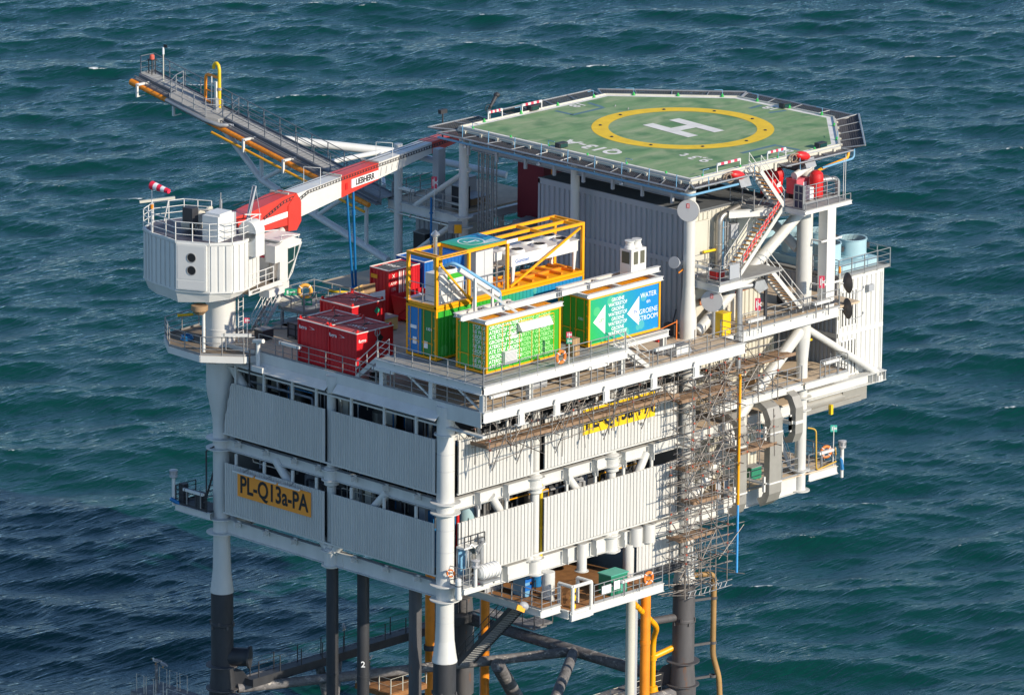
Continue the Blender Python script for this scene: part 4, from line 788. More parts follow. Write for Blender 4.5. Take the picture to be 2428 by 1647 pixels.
# ---------------------------------------------------------------- crane
th = R(12); CO = V((0, 18.66, 0)); CD = V((math.cos(th), math.sin(th), 0)); CN = V((-math.sin(th), math.cos(th), 0)); UZ = V((0, 0, 1))
def cp(t, n, z): return CO + CD*t + CN*n + UZ*z
CR = thing('pedestal_crane', 'white pedestal crane with its red and white boom laid down in the rest', 'crane', (0, 18.66, 26.4))
m = M(); m.lathe((0, 18.66, 0), [(.88, 26.4), (.88, 29.0), (1.0, 29.1), (1.0, 29.5), (.9, 29.6)], 36); m.lathe((0, 18.66, 27.2), [(.88, 0), (.91, 0), (.91, .05), (.88, .05)], 36, cap=False); part('pedestal', m, WHITE2, CR)
HP = [(-3.08, 21.93), (-3.5, 20.7), (-3.6, 19.44), (-3.8, 18.4), (-2.85, 16.55), (-1.8, 15.74), (-.97, 15.66), (.9, 16.3), (1.3, 18.2), (1.1, 20.6), (.3, 22.1), (-1.6, 22.7)]
m = M(); m.prism(HP, 30.2, 33.14)
cx_, cy_ = -1.1, 19.0
low = [(cx_+(x-cx_)*.92, cy_+(y-cy_)*.92) for x, y in HP]; n = len(HP)
m.add([(x, y, 30.2) for x, y in HP]+[(x, y, 29.4+.16*max(0, x+3.8)) for x, y in low], [(i, (i+1) % n, n+(i+1) % n, n+i) for i in range(n)]+[tuple(range(n, 2*n))])
hs = part('machinery_house', m, WHITE2, CR)
m = M()
for i in (11, 0, 1, 2, 4, 5, 6):
    a, b = V((*HP[i], 0)), V((*HP[(i+1) % n], 0)); d = (b-a); L = d.length; d.normalize(); o = V((d.y, -d.x, 0)); o = -o if o.dot(a-V((cx_, cy_, 0))) < 0 else o
    k = max(1, round(L/.5))
    for j in range(k):
        p = a + d*(L*(j+.5)/k); m.ob(p+o*.03+UZ*31.6, d*(L/k*.3), o*.02, UZ*1.38)
part('wall_rib', m, WHITE2, hs)
m = M()
for i in range(n): a, b = V((*HP[i], 33.1)), V((*HP[(i+1) % n], 33.1)); m.bar(a, b, .12, .16); m.bar(a-UZ*2.9, b-UZ*2.9, .12, .1)
part('trim', m, WHITE2, hs)
a, b = V((*HP[3], 0)), V((*HP[4], 0)); d = (b-a).normalized(); o = V((d.y, -d.x, 0)); o = -o if o.dot(a-V((cx_, cy_, 0))) < 0 else o; mid = (a+b)/2
m = M(); m.ob(mid-d*.02+o*.09+UZ*31.68, d*.92, o*.08, UZ*1.36); pnl = part('fan_panel', m, WHITE2, hs)
m = M(); m.ob(mid-d*.02+o*.178+UZ*31.95, d*.84, o*.006, UZ*1.0); m.ob(mid-d*.02+o*.178+UZ*30.62, d*.84, o*.006, UZ*.25); part('panel_sheet', m, P('pale_grey_panel', (.60, .60, .59), .5, var=.04), pnl)
for z in (32.26, 31.5):
    m = M(); m.lathe(mid+o*.186+UZ*z, [(.255, 0), (.255, .01)], 28, o); part('vent_opening', m, BLACK, pnl); m = M(); m.torus(mid+o*.19+UZ*z, .27, .025, o, 28, 6); part('vent_ring', m, P('vent_ring', (.25, .25, .25), .4), pnl)
m = M(); ins = [(cx_+(x-cx_)*.95, cy_+(y-cy_)*.95) for x, y in HP]; m.prism(ins, 33.14, 33.2); part('roof_deck', m, P('dark_stained_deck', (.10, .095, .12), .6, var=.4, scale=2.2, rust=.25, rustcol=(.4, .38, .4)), hs)
rail('crane_handrail', 'white handrail round the roof of the crane house', [(x, y, 33.2) for x, y in [HP[9], HP[10], HP[11]]+HP[0:8]], 1.1, RAILW, 1.1, 2, False, 'white crane handrails', r=.03)
# winches and gear on the roof
m = M(); c = cp(-2.1, -1.35, 33.95); m.ob(c, CD*.85, CN*.55, UZ*.75); m.ob(c+UZ*.8, CD*.6, CN*.5, UZ*.08); wn = part('winch_cover', m, WHITE2, CR)
m = M(); [m.ob(c-CN*.56+UZ*(.2-.4*i), CD*.84, CN*.012, UZ*.015) for i in range(3)]; m.ob(c-CN*.55+CD*.86, CD*.05, CN*.05, UZ*.75); part('cover_seam', m, GREYWALL, wn)
m = M(); c = cp(-.55, -2.6, 33.55); m.lathe(c, [(.62, -.45), (.62, .45)], 28, CD); m.ob(c-UZ*.75, CD*.45, CN*.6, UZ*.7); part('drum_housing', m, WHITE2, CR)
m = M(); [m.tube(cp(-1.6+.5*i, .6, 33.7), cp(-1.6+.5*i, 1.4, 33.7), .42, 18) for i in range(2)]; [m.lathe(cp(-1.7+.9*i, .2, 34.25), [(.4, -.06), (.4, .06)], 20, CN) for i in range(2)]; part('winch_drum', m, CREAM, CR)
m = M(); m.ob(cp(-2.6, .3, 34.5), CD*.3, CN*.35, UZ*.45); [m.tube(cp(-2.6+.12*i, .3, 33.2), cp(-2.6+.1*i, .3, 34.1), .05, 6) for i in range(4)]; part('control_box', m, DARK, CR)
m = M(); m.bar(cp(-2.4, .3, 34.8), cp(-.3, -.4, 34.4), .06, .06); m.bar(cp(-2.4, .1, 34.55), cp(-.3, -.6, 34.2), .06, .06); [m.tube(cp(-1.9+.25*i, .4, 33.3), cp(-1.9+.25*i, .3, 34.5), .03, 6) for i in range(6)]; part('roof_pipe', m, GALV, CR)
m = M(); m.tube(cp(-.52, -.4, 33.2), cp(-.52, -.4, 35.1), .09, 10); m.tube(cp(-.52, -.4, 35.1), cp(-.52, -.4, 35.5), .03, 8); part('mast', m, GALV, CR)
m = M(); a, b, c, d = cp(1.3, -.9, 33.2), cp(1.9, -.7, 33.3), cp(2.55, -.55, 35.3), cp(2.5, -.8, 35.3)
for p, q in ((a, c), (b, c), (a, d), (b, d), (a, b), (c, d), (a.lerp(c, .5), b.lerp(d, .5)), (a.lerp(c, .75), b.lerp(d, .7))): m.tube(p, q, .05, 6)
m.tube(cp(2.6, -.7, 35.3), cp(2.5, -1.3, 32.6), .015, 5); part('gantry', m, GREYWALL, CR)
m = M(); m.bar(cp(.2, -1.6, 34.2), cp(2.4, -1.2, 33.7), .07, .07); m.bar(cp(.3, -1.5, 33.6), cp(2.3, -1.1, 33.4), .05, .05); part('gantry_rail', m, RAILW, CR)
# boom
def bsec(t, z0, z1, wd): return [cp(t, -wd/2, z0), cp(t, wd/2, z0), cp(t, wd/2, z1), cp(t, -wd/2, z1)]
def boomseg(name, secs, mat):
    m = M(); vs = [p for s in secs for p in bsec(*s)]; k = len(secs)
    m.add(vs, [(i*4+j, i*4+(j+1) % 4, i*4+4+(j+1) % 4, i*4+4+j) for i in range(k-1) for j in range(4)]+[(0, 1, 2, 3), tuple(range(4*k-4, 4*k))]); return part(name, m, mat, BM)
BM = part('boom', M().ob(cp(1.0, 0, 33.3), CD*.25, CN*.75, UZ*.25), REDC, CR)
boomseg('boom_foot', [(.8, 32.9, 33.72, .9), (2.8, 32.38, 33.78, 1.1), (6.05, 32.2, 34.05, 1.24), (6.9, 32.26, 33.98, 1.24)], REDC)
boomseg('boom_collar', [(6.05, 31.85, 33.4, 1.36), (6.9, 31.75, 34.02, 1.38), (7.4, 32.2, 33.4, 1.36)], REDC)
boomseg('boom_section', [(6.9, 32.38, 33.90, 1.14), (11.84, 32.72, 33.98, 1.12)], WHITE2)
boomseg('boom_section', [(11.84, 32.70, 34.0, 1.14), (15.9, 33.02, 34.06, 1.10)], REDC)
boomseg('boom_section', [(15.9, 33.04, 34.05, 1.06), (21.88, 33.45, 34.15, 1.0)], WHITE2)
boomseg('boom_tip', [(21.88, 33.43, 34.17, 1.02), (25.2, 33.58, 34.12, .85)], REDC)
m = M(); m.ob(cp(4.6, -.60, 32.88), CD*1.75, CN*.03, UZ*.17); part('white_stripe', m, PAPER, BM)
for p in BM.children: pass
m = M(); m.ob(cp(14.31, -.60, 33.36), CD*1.45, CN*.03, UZ*.26); part('name_plate', m, PAPER, BM)
text('LIEBHERR', .52, cp(14.31, -.635, 33.36), CD, UZ, BLACK, BM, bold=.03, sx=.96, spacing=.95)
m = M(); m.ob(cp(12.35, -.585, 33.3), CD*.12, CN*.02, UZ*.2); part('red_patch', m, REDB, BM)
m = M(); pts = [cp(t, -.64, z) for t, z in ((3.6, 33.2), (5.6, 33.78), (6.6, 33.86), (7.3, 33.62), (8.2, 33.88), (11.8, 33.96), (15.9, 34.0), (24.0, 34.05))]
for z in (0, .16): [m.tube(p-UZ*z, q-UZ*z, .02, 5) for p, q in zip(pts, pts[1:])]
for p, q in zip(pts, pts[1:]):
    k = max(1, int((q-p).length/.28))
    for i in range(k): c = p.lerp(q, i/k); m.bar(c, c-UZ*.16, .03, .05)
part('cable_tray', m, DARK, BM)
m = M(); [m.bar(cp(t, -.66, z), cp(t, .66, z), .1, .1) for t, z in ((6.1, 34.12), (11.7, 34.1), (15.8, 34.12))]; part('cross_bar', m, CREAM, BM)
m = M()
for t in (9.4, 17.2): m.path([cp(t, .5, 33.95), cp(t, .5, 34.95), cp(t+.3, -.5, 34.95), cp(t+.3, -.5, 33.95)], .022, 6)
m.bar(cp(9.4, .5, 33.97), cp(9.7, -.5, 33.97), .03, .03); part('rope_guide', m, RAILW, BM)
m = M(); [m.tube(cp(1.6, n_, 34.2), cp(24.5, n_*.6, 34.22), .018, 5) for n_ in (-.25, .2)]; part('hoist_rope', m, DARK, BM)
m = M(); m.tube(cp(4.9, -.2, 31.3), cp(6.6, -.2, 32.0), .26, 16); m.tube(cp(4.3, -.2, 30.9), cp(5.2, -.2, 31.4), .16, 12); m.tube(cp(6.5, -.2, 31.9), cp(6.9, -.2, 32.1), .2, 12); part('luffing_cylinder', m, WHITE2, CR)
m = M(); [m.bar(cp(16.1+.6*i, -.56, 33.2+.05*i), cp(16.2+.6*i, -.56, 33.7), .02, .02) for i in range(4)]; part('boom_detail', m, GREYWALL, BM)
# cab
m = M(); prof = [(2.2, 29.8), (3.0, 29.72), (3.55, 30.2), (4.4, 31.85), (4.45, 32.0), (3.6, 32.28), (2.6, 32.3), (2.2, 32.15)]
m.ext(cp(0, -2.7, 0), CD, UZ, prof, CN*1.75); cb = part('cab', m, WHITE2, CR)
m = M(); m.ext(cp(0, -2.715, 0), CD, UZ, [(3.02, 29.86), (3.42, 30.2), (4.22, 31.72), (3.02, 31.72)], CN*.012); part('side_window', m, GLASS, cb)
m = M(); p, q = cp(3.0, -1.83, 29.74), cp(4.43, -1.83, 31.9); nn = (q-p).cross(CN).normalized(); m.ob((p+q)/2 + nn*.02, (q-p)*.46, CN*.8, nn*.012); m.ob((p+q)/2 - nn*.02, (q-p)*.46, CN*.8, nn*.012); part('windscreen', m, GLASS, cb)
m = M(); [m.bar(cp(2.98, -2.72+dn, 29.8), cp(4.42, -2.72+dn, 31.85), .06, .06) for dn in (0, 1.76)]; m.bar(cp(3.7, -2.73, 31.75), cp(3.6, -2.73, 30.95), .04, .04); m.bar(cp(3.02, -2.73, 30.85), cp(3.6, -2.73, 30.95), .04, .04); m.bar(cp(3.02, -2.73, 31.75), cp(4.3, -2.73, 31.75), .05, .05); part('window_frame', m, WHITE2, cb)
m = M(); m.ob(cp(3.2, -1.83, 32.32), CD*1.05, CN*.9, UZ*.04); m.path([cp(2.5, -2.6, 32.3), cp(2.5, -2.6, 32.6), cp(4.3, -2.6, 32.3), cp(4.3, -2.6, 32.1)], .03, 6); m.path([cp(2.3, -1.1, 32.3), cp(2.3, -1.1, 32.65), cp(4.4, -1.1, 32.35)], .03, 6); part('roof_guard', m, WHITE2, cb)
m = M(); m.ob(cp(1.92, -2.4, 31.62), CD*.28, CN*.34, UZ*.52); part('aircon_box', m, WHITE2, cb)
m = M(); m.lathe(cp(1.95, -2.4, 30.0), [(.2, 0), (.2, .55), (.26, .6), (.26, 1.05), (.2, 1.08)], 16); part('filter_can', m, STEEL, cb); m = M(); m.lathe(cp(1.95, -2.4, 29.75), [(.22, 0), (.22, .4)], 14); part('motor', m, BLACK, cb)
m = M(); m.ob(cp(2.19, -1.5, 31.0), CD*.012, CN*.42, UZ*1.05); dr = part('rear_door', m, WHITE2, cb)
for z, h_, mt in ((31.75, .14, CARD), (31.45, .08, BLACK), (31.25, .07, SIGNR)): m = M(); m.ob(cp(2.17, -1.45, z), CD*.01, CN*.17, UZ*h_); part('door_plate', m, mt, dr)
m = M(); m.ob(cp(1.6, -2.55, 29.45), CD*.8, CN*.35, UZ*.22); m.ob(cp(2.6, -1.8, 29.55), CD*.55, CN*.9, UZ*.2); m.tube(cp(1.2, -1.2, 29.9), cp(1.2, -1.2, 31.1), .14, 12); part('cab_bracket', m, WHITE2, CR)
m = M(); m.ob(cp(.6, -2.2, 29.86), CD*1.7, CN*.55, UZ*.05); wk = part('cab_walkway', m, P('brown_grating', (.20, .17, .13), .8), CR); m = M(); m.ob(cp(.6, -2.76, 29.88), CD*1.7, CN*.02, UZ*.14); part('walkway_kerb', m, WHITE2, wk)
text('LIEBHERR', .2, cp(-.4, -2.79, 29.88), CD, UZ, BLACK, wk, bold=.03)
rail('crane_handrail', 'white bowed handrail on the walkway between crane house and cab', [cp(-1.0, -2.7, 29.92), cp(.7, -2.72, 29.92), cp(1.5, -2.72, 29.92)], 1.05, RAILW, .85, 2, False, 'white crane handrails', r=.03)
m = M(); m.lathe(cp(-3.0, -.6, 28.75), [(.25, 0), (.5, .25), (.5, .55)], 8); part('slew_gear_cover', m, CARD, CR); m = M(); m.tube(cp(-2.6, -.6, 26.4), cp(-2.6, -.6, 29.2), .1, 10); part('drain_leg', m, WHITE2, CR)
# windsock on the crane roof
t = thing('windsock', 'red and white windsock on a thin pole at the back of the crane roof', 'windsock', (-3.3, 21.3, 33.2)); q = V((-3.35, 20.9, 33.2))
m = M(); m.tube(q, q+UZ*1.1, .07, 8); m.tube(q+UZ*1.1, q+UZ*2.6, .035, 8); part('pole', m, RAILW, t)
m = M(); m.lathe(q+UZ*1.35, [(.1, 0), (.1, .25)], 8); part('pivot', m, ORG, t)
a = q+UZ*2.75; dd = V((.10, -1.0, -.12)).normalized()
for i in range(5): m = M(); m.tube(a+dd*(i*.27), a+dd*(i*.27+.27), .26-.025*i, 16, .26-.025*(i+1), caps=(i == 4)); part('stripe', m, P('sock_red', (.75, .02, .06), .7) if i % 2 == 0 else PAPER, t)
t = thing('flood_lamp', 'long cream flood lamp on an arm over the crane house handrail', 'lamp', (-2, 22.2, 34.4)); m = M(); m.bar((-2.5, 22.9, 34.45), (-.7, 21.8, 34.6), .16, .14); part('housing', m, CREAM, t); m = M(); m.tube((-1.2, 22.2, 33.2), (-1.0, 22.0, 34.55), .04, 8); part('arm', m, RAILW, t)
# pedestal access: platform, ladder
CPF = thing('crane_platform', 'octagonal grey walkway round the foot of the crane pedestal', 'platform', (0, 18.66, 26.1)); cpol = [(-2.5, 20.4), (-2.62, 17.6), (-1.0, 15.65), (-.3, 15.4), (1.8, 17.2), (4.0, 18.9), (1.9, 22.6), (-1.0, 22.4)]
m = M(); m.prism(cpol, 26.12, 26.22); part('deck_plate', m, P('brown_deck', (.22, .17, .12), .85, var=.3), CPF); m = M(); k = len(cpol); [m.bar(V((*cpol[i], 26.0)), V((*cpol[(i+1) % k], 26.0)), .16, .4) for i in range(k)]; part('edge_beam', m, WHITE2, CPF)
m = M(); [m.bar((0, 18.66, 25.0), V((x, y, 25.9)), .2, .2) for x, y in cpol[:4]]; m.prism([(x*.5, 18.66+(y-18.66)*.5) for x, y in cpol], 25.5, 26.0); part('bracket', m, WHITE, CPF)
rail('handrail', 'dark handrail round the walkway at the foot of the crane', [(*p, 26.22) for p in (cpol[6], cpol[7], cpol[0], cpol[1], cpol[2], cpol[3])], 1.1, RAILM, 1.2)
t = thing('vertical_ladder', 'white vertical ladder with hoops on the right of the crane pedestal', 'ladder', (.6, 17.8, 26.4)); q = V((.75, 17.75, 26.2)); s = V((.5, .1, 0)).normalized()*.24
m = M(); m.bar(q-s, q-s+UZ*3.6, .05, .05); m.bar(q+s, q+s+UZ*3.6, .05, .05); part('side_rail', m, RAILW, t)
for i in range(11): m = M(); m.tube(q-s+UZ*(.2+.3*i), q+s+UZ*(.2+.3*i), .018, 6); part('rung', m, RAILW, t)
t = thing('jib_davit', 'white stub davit bracket at the deck edge right of the crane walkway', 'davit', (-.6, 14.9, 26)); q = V((-.6, 14.85, 25.7)); m = M(); m.tube(q, q+UZ*1.55, .13, 12); m.tube(q+V((0, .35, 1.45)), q+V((0, -.45, 1.6)), .13, 12); m.ob(q+V((.2, -.2, -.1)), (.5, 0, 0), (0, .45, 0), (0, 0, .16)); part('post', m, WHITE2, t); m = M(); m.path([q+V((-.2, .5, .9)), q+V((-.25, .5, -1.0)), q+V((-.1, .2, -1.3))], .05, 6); part('hose', m, DARK, t)

# ---------------------------------------------------------------- flare boom
FB = thing('flare_boom', 'long walkway boom with orange vent pipes reaching out to the upper left', 'boom', (20, 25, 30.4))
def fz(y): return 30.55 + (y-25)*.196
A, B = V((20.05, 25.0, fz(25))), V((20.05, 47.0, fz(47)))
m = M(); m.bar(A, B, 1.1, .06); part('walkway_grating', m, GRATE, FB)
BEAMD = P('dark_grey_boom_beam', (.17, .175, .19), .5, var=.12)
for x in (-.62, .62): m = M(); m.ibeam(A+V((x, 0, -.2)), B+V((x, 0, -.2)), .42, .16); part('side_beam', m, BEAMD, FB)
m = M(); m.bar(A+V((-.95, 0, -.3)), B+V((-.95, 0, -.3)), .3, .1); m.bar(A+V((-1.0, 0, -.1)), B+V((-1.0, 0, -.1)), .06, .06); part('cable_tray', m, BEAMD, FB)
m = M()
for i in range(60): y = 25.2+i*.36; m.bar((19.5, y, fz(y)+.035), (20.6, y, fz(y)+.035), .03, .012)
part('grating_seam', m, GREYWALL, FB)
pl = [(18.4, 39.7), (18.4, 43.0), (18.9, 43.6), (19.6, 43.6), (19.6, 39.0), (18.8, 39.0)]
m = M(); m.add([(x, y, fz(y)+.02) for x, y in pl]+[(x, y, fz(y)-.28) for x, y in pl], [tuple(range(6)), tuple(range(6, 12))]+[(i, (i+1) % 6, 6+(i+1) % 6, 6+i) for i in range(6)]); part('side_landing', m, GRATE, FB)
m = M(); m.path([(19.4, 38.2, fz(38.2)-.2), (18.6, 38.6, fz(38.6)-.2), (18.3, 39.6, fz(39.6)-.2), (18.3, 43.2, fz(43.2)-.2)], .16, 6); part('landing_beam', m, GALV, FB)
m = M(); m.tube((18.85, 25.5, fz(25.5)-.5), (18.85, 46.9, fz(46.9)-.5), .16, 12); m.tube((18.85, 46.5, fz(46.5)-.5), (18.85, 47.1, fz(47.1)-.5), .21, 12); part('vent_pipe', m, ORG, FB)
m = M()
for i in range(58): y = 26+i*.36; m.torus((18.85, y, fz(y)-.5), .165, .012, (0, 1, .196), 12, 4)
part('pipe_wrap', m, P('brown_wrap', (.40, .15, .02), .7), FB)
m = M(); m.tube((18.45, 25.5, fz(25.5)-.85), (18.45, 39.2, fz(39.2)-.85), .085, 10); part('drain_pipe', m, YEL, FB)
for y in (29.0, 32.6, 36.2, 42.6, 46.0):
    z = fz(y); m = M(); m.bar((18.3, y, z-.22), (19.5, y, z-.22), .14, .14); m.bar((18.35, y, z-.2), (18.35, y, z-1.0), .14, .14); m.bar((18.3, y, z-1.0), (19.0, y, z-.98), .06, .06); part('pipe_hanger', m, WHITE2, FB)
for p, q, r in [((20, 39.8, 32.4), (20, 36.3, 29.7), .21), ((20, 36.3, 29.7), (20, 31.35, 28.25), .23), ((20, 31.35, 28.25), (20, 25.0, 26.55), .23), ((20, 36.3, 29.7), (20, 36.3, 32.3), .13), ((20, 31.35, 28.25), (20, 31.35, 31.4), .13), ((20, 26.9, 27.2), (20, 26.9, 30.7), .13),
                ((20, 36.3, 29.7), (20, 32.6, 31.6), .13), ((20, 31.35, 28.25), (20, 27.6, 30.6), .13), ((20.3, 36.6, 32.3), (27.5, 31.5, 31.0), .28), ((27.5, 31.5, 31.0), (30.4, 25.0, 30.2), .22), ((20.5, 31.6, 31.4), (26.6, 32.1, 31.15), .16), ((26.4, 32.2, 31.1), (21.6, 27.0, 30.6), .14)]:
    m = M(); m.tube(p, q, r, 16); part('truss_tube', m, TP, FB)
rail('boom_handrail', 'long dark handrail along the far side of the flare boom walkway', [(20.65, 25.2, fz(25.2)), (20.65, 46.9, fz(46.9)), (19.5, 46.9, fz(46.9))], 1.15, P('blue_grey_rail', (.16, .18, .21), .5, .3), 1.45, 2, True, 'flare boom handrails', r=.028)
rail('boom_handrail', 'dark handrail along the near side of the lower flare boom walkway', [(19.5, 25.2, fz(25.2)), (19.5, 38.4, fz(38.4)), (20.5, 38.9, fz(38.9))], 1.15, P('blue_grey_rail2', (.16, .18, .21), .5, .3), 1.45, 2, False, 'flare boom handrails', r=.028)
rail('boom_handrail', 'handrail round the small side landing of the flare boom by the hooked pipe', [(19.4, 39.2, fz(39.2)), (18.5, 39.8, fz(39.8)), (18.5, 43.0, fz(43)), (19.5, 43.6, fz(43.6)), (20.4, 43.9, fz(43.9))], 1.1, GALV, 1.3, 2, False, 'flare boom handrails', r=.028)
t = thing('hooked_vent', 'yellow vent pipe with a hooked top standing on the flare boom', 'pipe', (20.2, 40.4, 33.5)); x, y, z = 20.25, 40.4, fz(40.4)
m = M(); m.path([(x, y, z), (x, y, z+2.45), (x, y+.08, z+2.72), (x, y+.22, z+2.84), (x, y+.38, z+2.82), (x, y+.5, z+2.68), (x, y+.52, z+2.45)], .11, 12); part('pipe', m, YELB, t)
m = M(); m.path([(x, y+.1, z+1.95), (x, y+1.25, z+2.0), (x, y+1.3, z+.15)], .095, 10, bend=.25); m.tube((x, y+1.3, z+.25), (x, y, z+.2), .09, 10); m.tube((x, y+1.2, z+1.0), (x, y+.6, z+.95), .05, 8); part('branch', m, ORG, t)
m = M(); m.bar((x-.15, y+.14, z), (x-.15, y+.14, z+1.7), .16, .16); m.bar((x-.2, y+.5, z), (x-.2, y+.5, z+2.0), .06, .06); part('support', m, WHITE2, t); m = M(); m.lathe((x, y, z+1.15), [(.11, 0), (.17, 0), (.17, .16), (.11, .16)], 12, cap=False); part('clamp', m, GALV, t); m = M(); m.ob((x-.4, y-.1, z+.3), (.12, 0, 0), (0, .12, 0), (.03, .05, .4)); part('valve_box', m, GALV, t)
t = thing('anemometer_mast', 'thin mast with a wind vane near the tip of the flare boom', 'mast', (19.7, 45.0, 34.4)); z = fz(45); m = M(); m.tube((19.7, 45, z), (19.7, 45, z+2.3), .04, 8); part('mast', m, CREAM, t); m = M(); m.lathe((19.7, 45, z+1.9), [(.07, 0), (.07, .45)], 8); part('sensor', m, PAPER, t); m = M(); m.ob((19.75, 44.85, z+2.45), (.02, 0, 0), (0, .16, 0), (0, 0, .1)); m.bar((19.7, 45.0, z+2.3), (19.75, 44.7, z+2.42), .03, .03); part('wind_vane', m, BLACK, t)
t = thing('beacon_lamp', 'red beacon lamp on a small frame at the tip of the flare boom', 'lamp', (20.1, 46.4, 34.7)); z = fz(46.4); m = M(); [m.bar((20.0+dx, 46.4+dy, z), (20.0+dx, 46.4+dy, z+1.0), .05, .05) for dx in (0, .3) for dy in (0, .3)]; m.box(19.95, 20.4, 46.35, 46.8, z+.95, z+1.0); part('frame', m, DARK, t); m = M(); m.lathe((20.15, 46.55, z+1.0), [(.16, 0), (.16, .22), (.1, .3), (.01, .32)], 12); part('lamp', m, P('beacon_red', (.6, .12, .08), .4), t)
# ---------------------------------------------------------------- containers
def frame_box(m, x0, x1, y0, y1, z0, z1, s=.14):
    e = s/2
    for x in (x0+e, x1-e):
        for y in (y0+e, y1-e): m.box(x-e, x+e, y-e, y+e, z0, z1)
    for z in (z0+e, z1-e):
        for y in (y0+e, y1-e): m.box(x0+s, x1-s, y-e+.004, y+e-.004, z-e, z+e)
        for x in (x0+e, x1-e): m.box(x-e+.004, x+e-.004, y0+s, y1-s, z-e, z+e)
    return m
def container(label, x0, y0, z0, L, W, H, body, frame, roof=None, group=None, front=None, left=None, roofdark=None, s=.13, ribs=True, doors=True, cat='container', name='container'):
    """box container: long side on x; front = material of the -y side, left = material of the -x end with doors"""
    t = thing(name, label, cat, (x0, y0, z0), group); x1, y1, z1 = x0+L, y0+W, z0+H
    part('frame', frame_box(M(), x0, x1, y0, y1, z0, z1, s), frame, t)
    m = M(); m.box(x0+.09, x1-.09, y0+.09, y1-.09, z0+.16, z1-.1); part('body', m, body, t)
    m = M(); m.box(x0+.1, x1-.1, y0+.1, y1-.1, z1-.09, z1-.045)
    for i in range(int(L/.35)): m.box(x0+.2+i*.35, x0+.36+i*.35, y0+.14, y1-.14, z1-.045, z1-.02)
    part('roof', m, roof or body, t)
    if ribs: m = M(); m.corr((x0+s, y0+.075), (1, 0, 0), L-2*s, z0+s, z1-s, .3, .035, SN); part('side_panel', m, front or body, t)
    else: m = M(); m.box(x0+s, x1-s, y0+.05, y0+.08, z0+s, z1-s); part('side_panel', m, front or body, t)
    if doors:
        for k in (0, 1):
            a, b = y0+s+k*(W/2-s), y0+W/2+k*(W/2-s); m = M(); m.box(x0+.02, x0+.07, a+.01, b-.01, z0+.18, z1-.16)
            d = part('door', m, (left or body) if not isinstance(left, tuple) else left[k], t)
            m = M()
            for f in (.2, .8) if W > 2 else (.5,): y = a+(b-a)*f; m.tube((x0-.01, y, z0+.1), (x0-.01, y, z1-.1), .02, 6); m.box(x0-.03, x0+.02, y-.05, y+.05, z0+.85, z0+.9)
            m.bar((x0-.02, a+.15, z0+.95), (x0-.02, b-.1, z0+.95), .03, .04); [m.box(x0-.015, x0+.03, (a if k == 0 else b)-.05, (a if k == 0 else b)+.05, z0+H*f, z0+H*f+.09) for f in (.15, .38, .62, .85)]
            part('lock_rod', m, frame, d)
    else: m = M(); m.corr((x0+.075, y1-s), (0, -1, 0), W-2*s, z0+s, z1-s, .3, .035, LN); part('end_panel', m, left if left else body, t)
    m = M(); [m.box(x-.01, x+.18 if x == x0 else x+.01, y-.01, y+.18 if y == y0 else y+.01, z, z+.12) if False else m.box(min(x, x+sx*.18)-.004, max(x, x+sx*.18)+.004, min(y, y+sy*.16)-.004, max(y, y+sy*.16)+.004, z, z+.12) for x, sx in ((x0, 1), (x1, -1)) for y, sy in ((y0, 1), (y1, -1)) for z in (z0, z1-.11)]; part('corner_casting', m, frame, t)
    return t
gz = 27.99
# green hydrogen containers on the raised platform
G1 = container('bright green container covered in white GROENE WATERSTOF lettering at the deck corner', 1.7, -1.53, gz, 6.06, 2.44, 2.93, GREENC, YEL, roof=YEL, group='green and blue containers with yellow frames', ribs=False)
PALEG = P('pale_green_lettering', (.42, .74, .34), .5, var=.05)
for i in range(9):
    z = 30.62-.285*i; s = ('GROENE WATERSTOF GROENE W', 'ATERSTOF GROENE WATERSTOF', 'ATE STOF GROENE WATERSTO')[i % 3]
    text(s[:14], .31, (1.95, -1.482, z), (1, 0, 0), (0, 0, 1), PAPER, G1, bold=.012, align='LEFT', sx=1.0); text(s[10:24], .31, (4.55, -1.482, z), (1, 0, 0), (0, 0, 1), PALEG, G1, bold=.012, align='LEFT', sx=1.0)
    text(('STOF GR', 'NE WAT', 'GROENE')[i % 3], .33, (1.72, -.92, z), (0, -1, 0), (0, 0, 1), PAPER, G1, bold=.016, sx=.78)
for x0, x1 in [(3.0, 3.6), (4.4, 5.4), (6.0, 7.2)]:
    m = M(); [m.box(a, a+.025, -1.505, -1.47, 28.15, 30.6) for a in (x0, x1)]; m.box(x0, x1, -1.505, -1.47, 30.58, 30.62); part('door_seam', m, YEL, G1)
m = M(); m.box(3.0, 3.95, -1.75, -1.5, 28.35, 29.1); gr = part('louvre_grille', m, WHITE2, G1); m = M(); [m.box(3.05, 3.9, -1.775, -1.75, 28.42+.075*i, 28.45+.075*i) for i in range(9)]; part('louvre_slat', m, GREYWALL, gr)
m = M(); m.ext((4.2, -1.53, 30.1), (0, -1, 0), (0, 0, 1), [(0, .45), (.12, .42), (.4, .02), (.4, 0), (0, 0)], (2.55, 0, 0)); part('awning', m, WHITE2, G1)
for x, z in [(3.75, 29.75), (6.2, 29.9)]: m = M(); m.box(x, x+.42, -1.50, -1.48, z, z+.28); part('notice', m, PAPER, G1)
text('523', .3, (1.73, -.1, 29.5), (0, -1, 0), (0, 0, 1), PAPER, G1, bold=.02); text('1331', .2, (3.97, -1.51, 29.9), (1, 0, 0), (0, 0, 1), BLACK, G1, lift=.012); text('1331', .2, (6.42, -1.51, 30.04), (1, 0, 0), (0, 0, 1), BLACK, G1, lift=.012)
BNR = grad_panel('banner_green_to_blue', (.02, .42, .06), (.005, .22, .55), (10.2, -1.5, 28.2), (15.2, -1.5, 30))
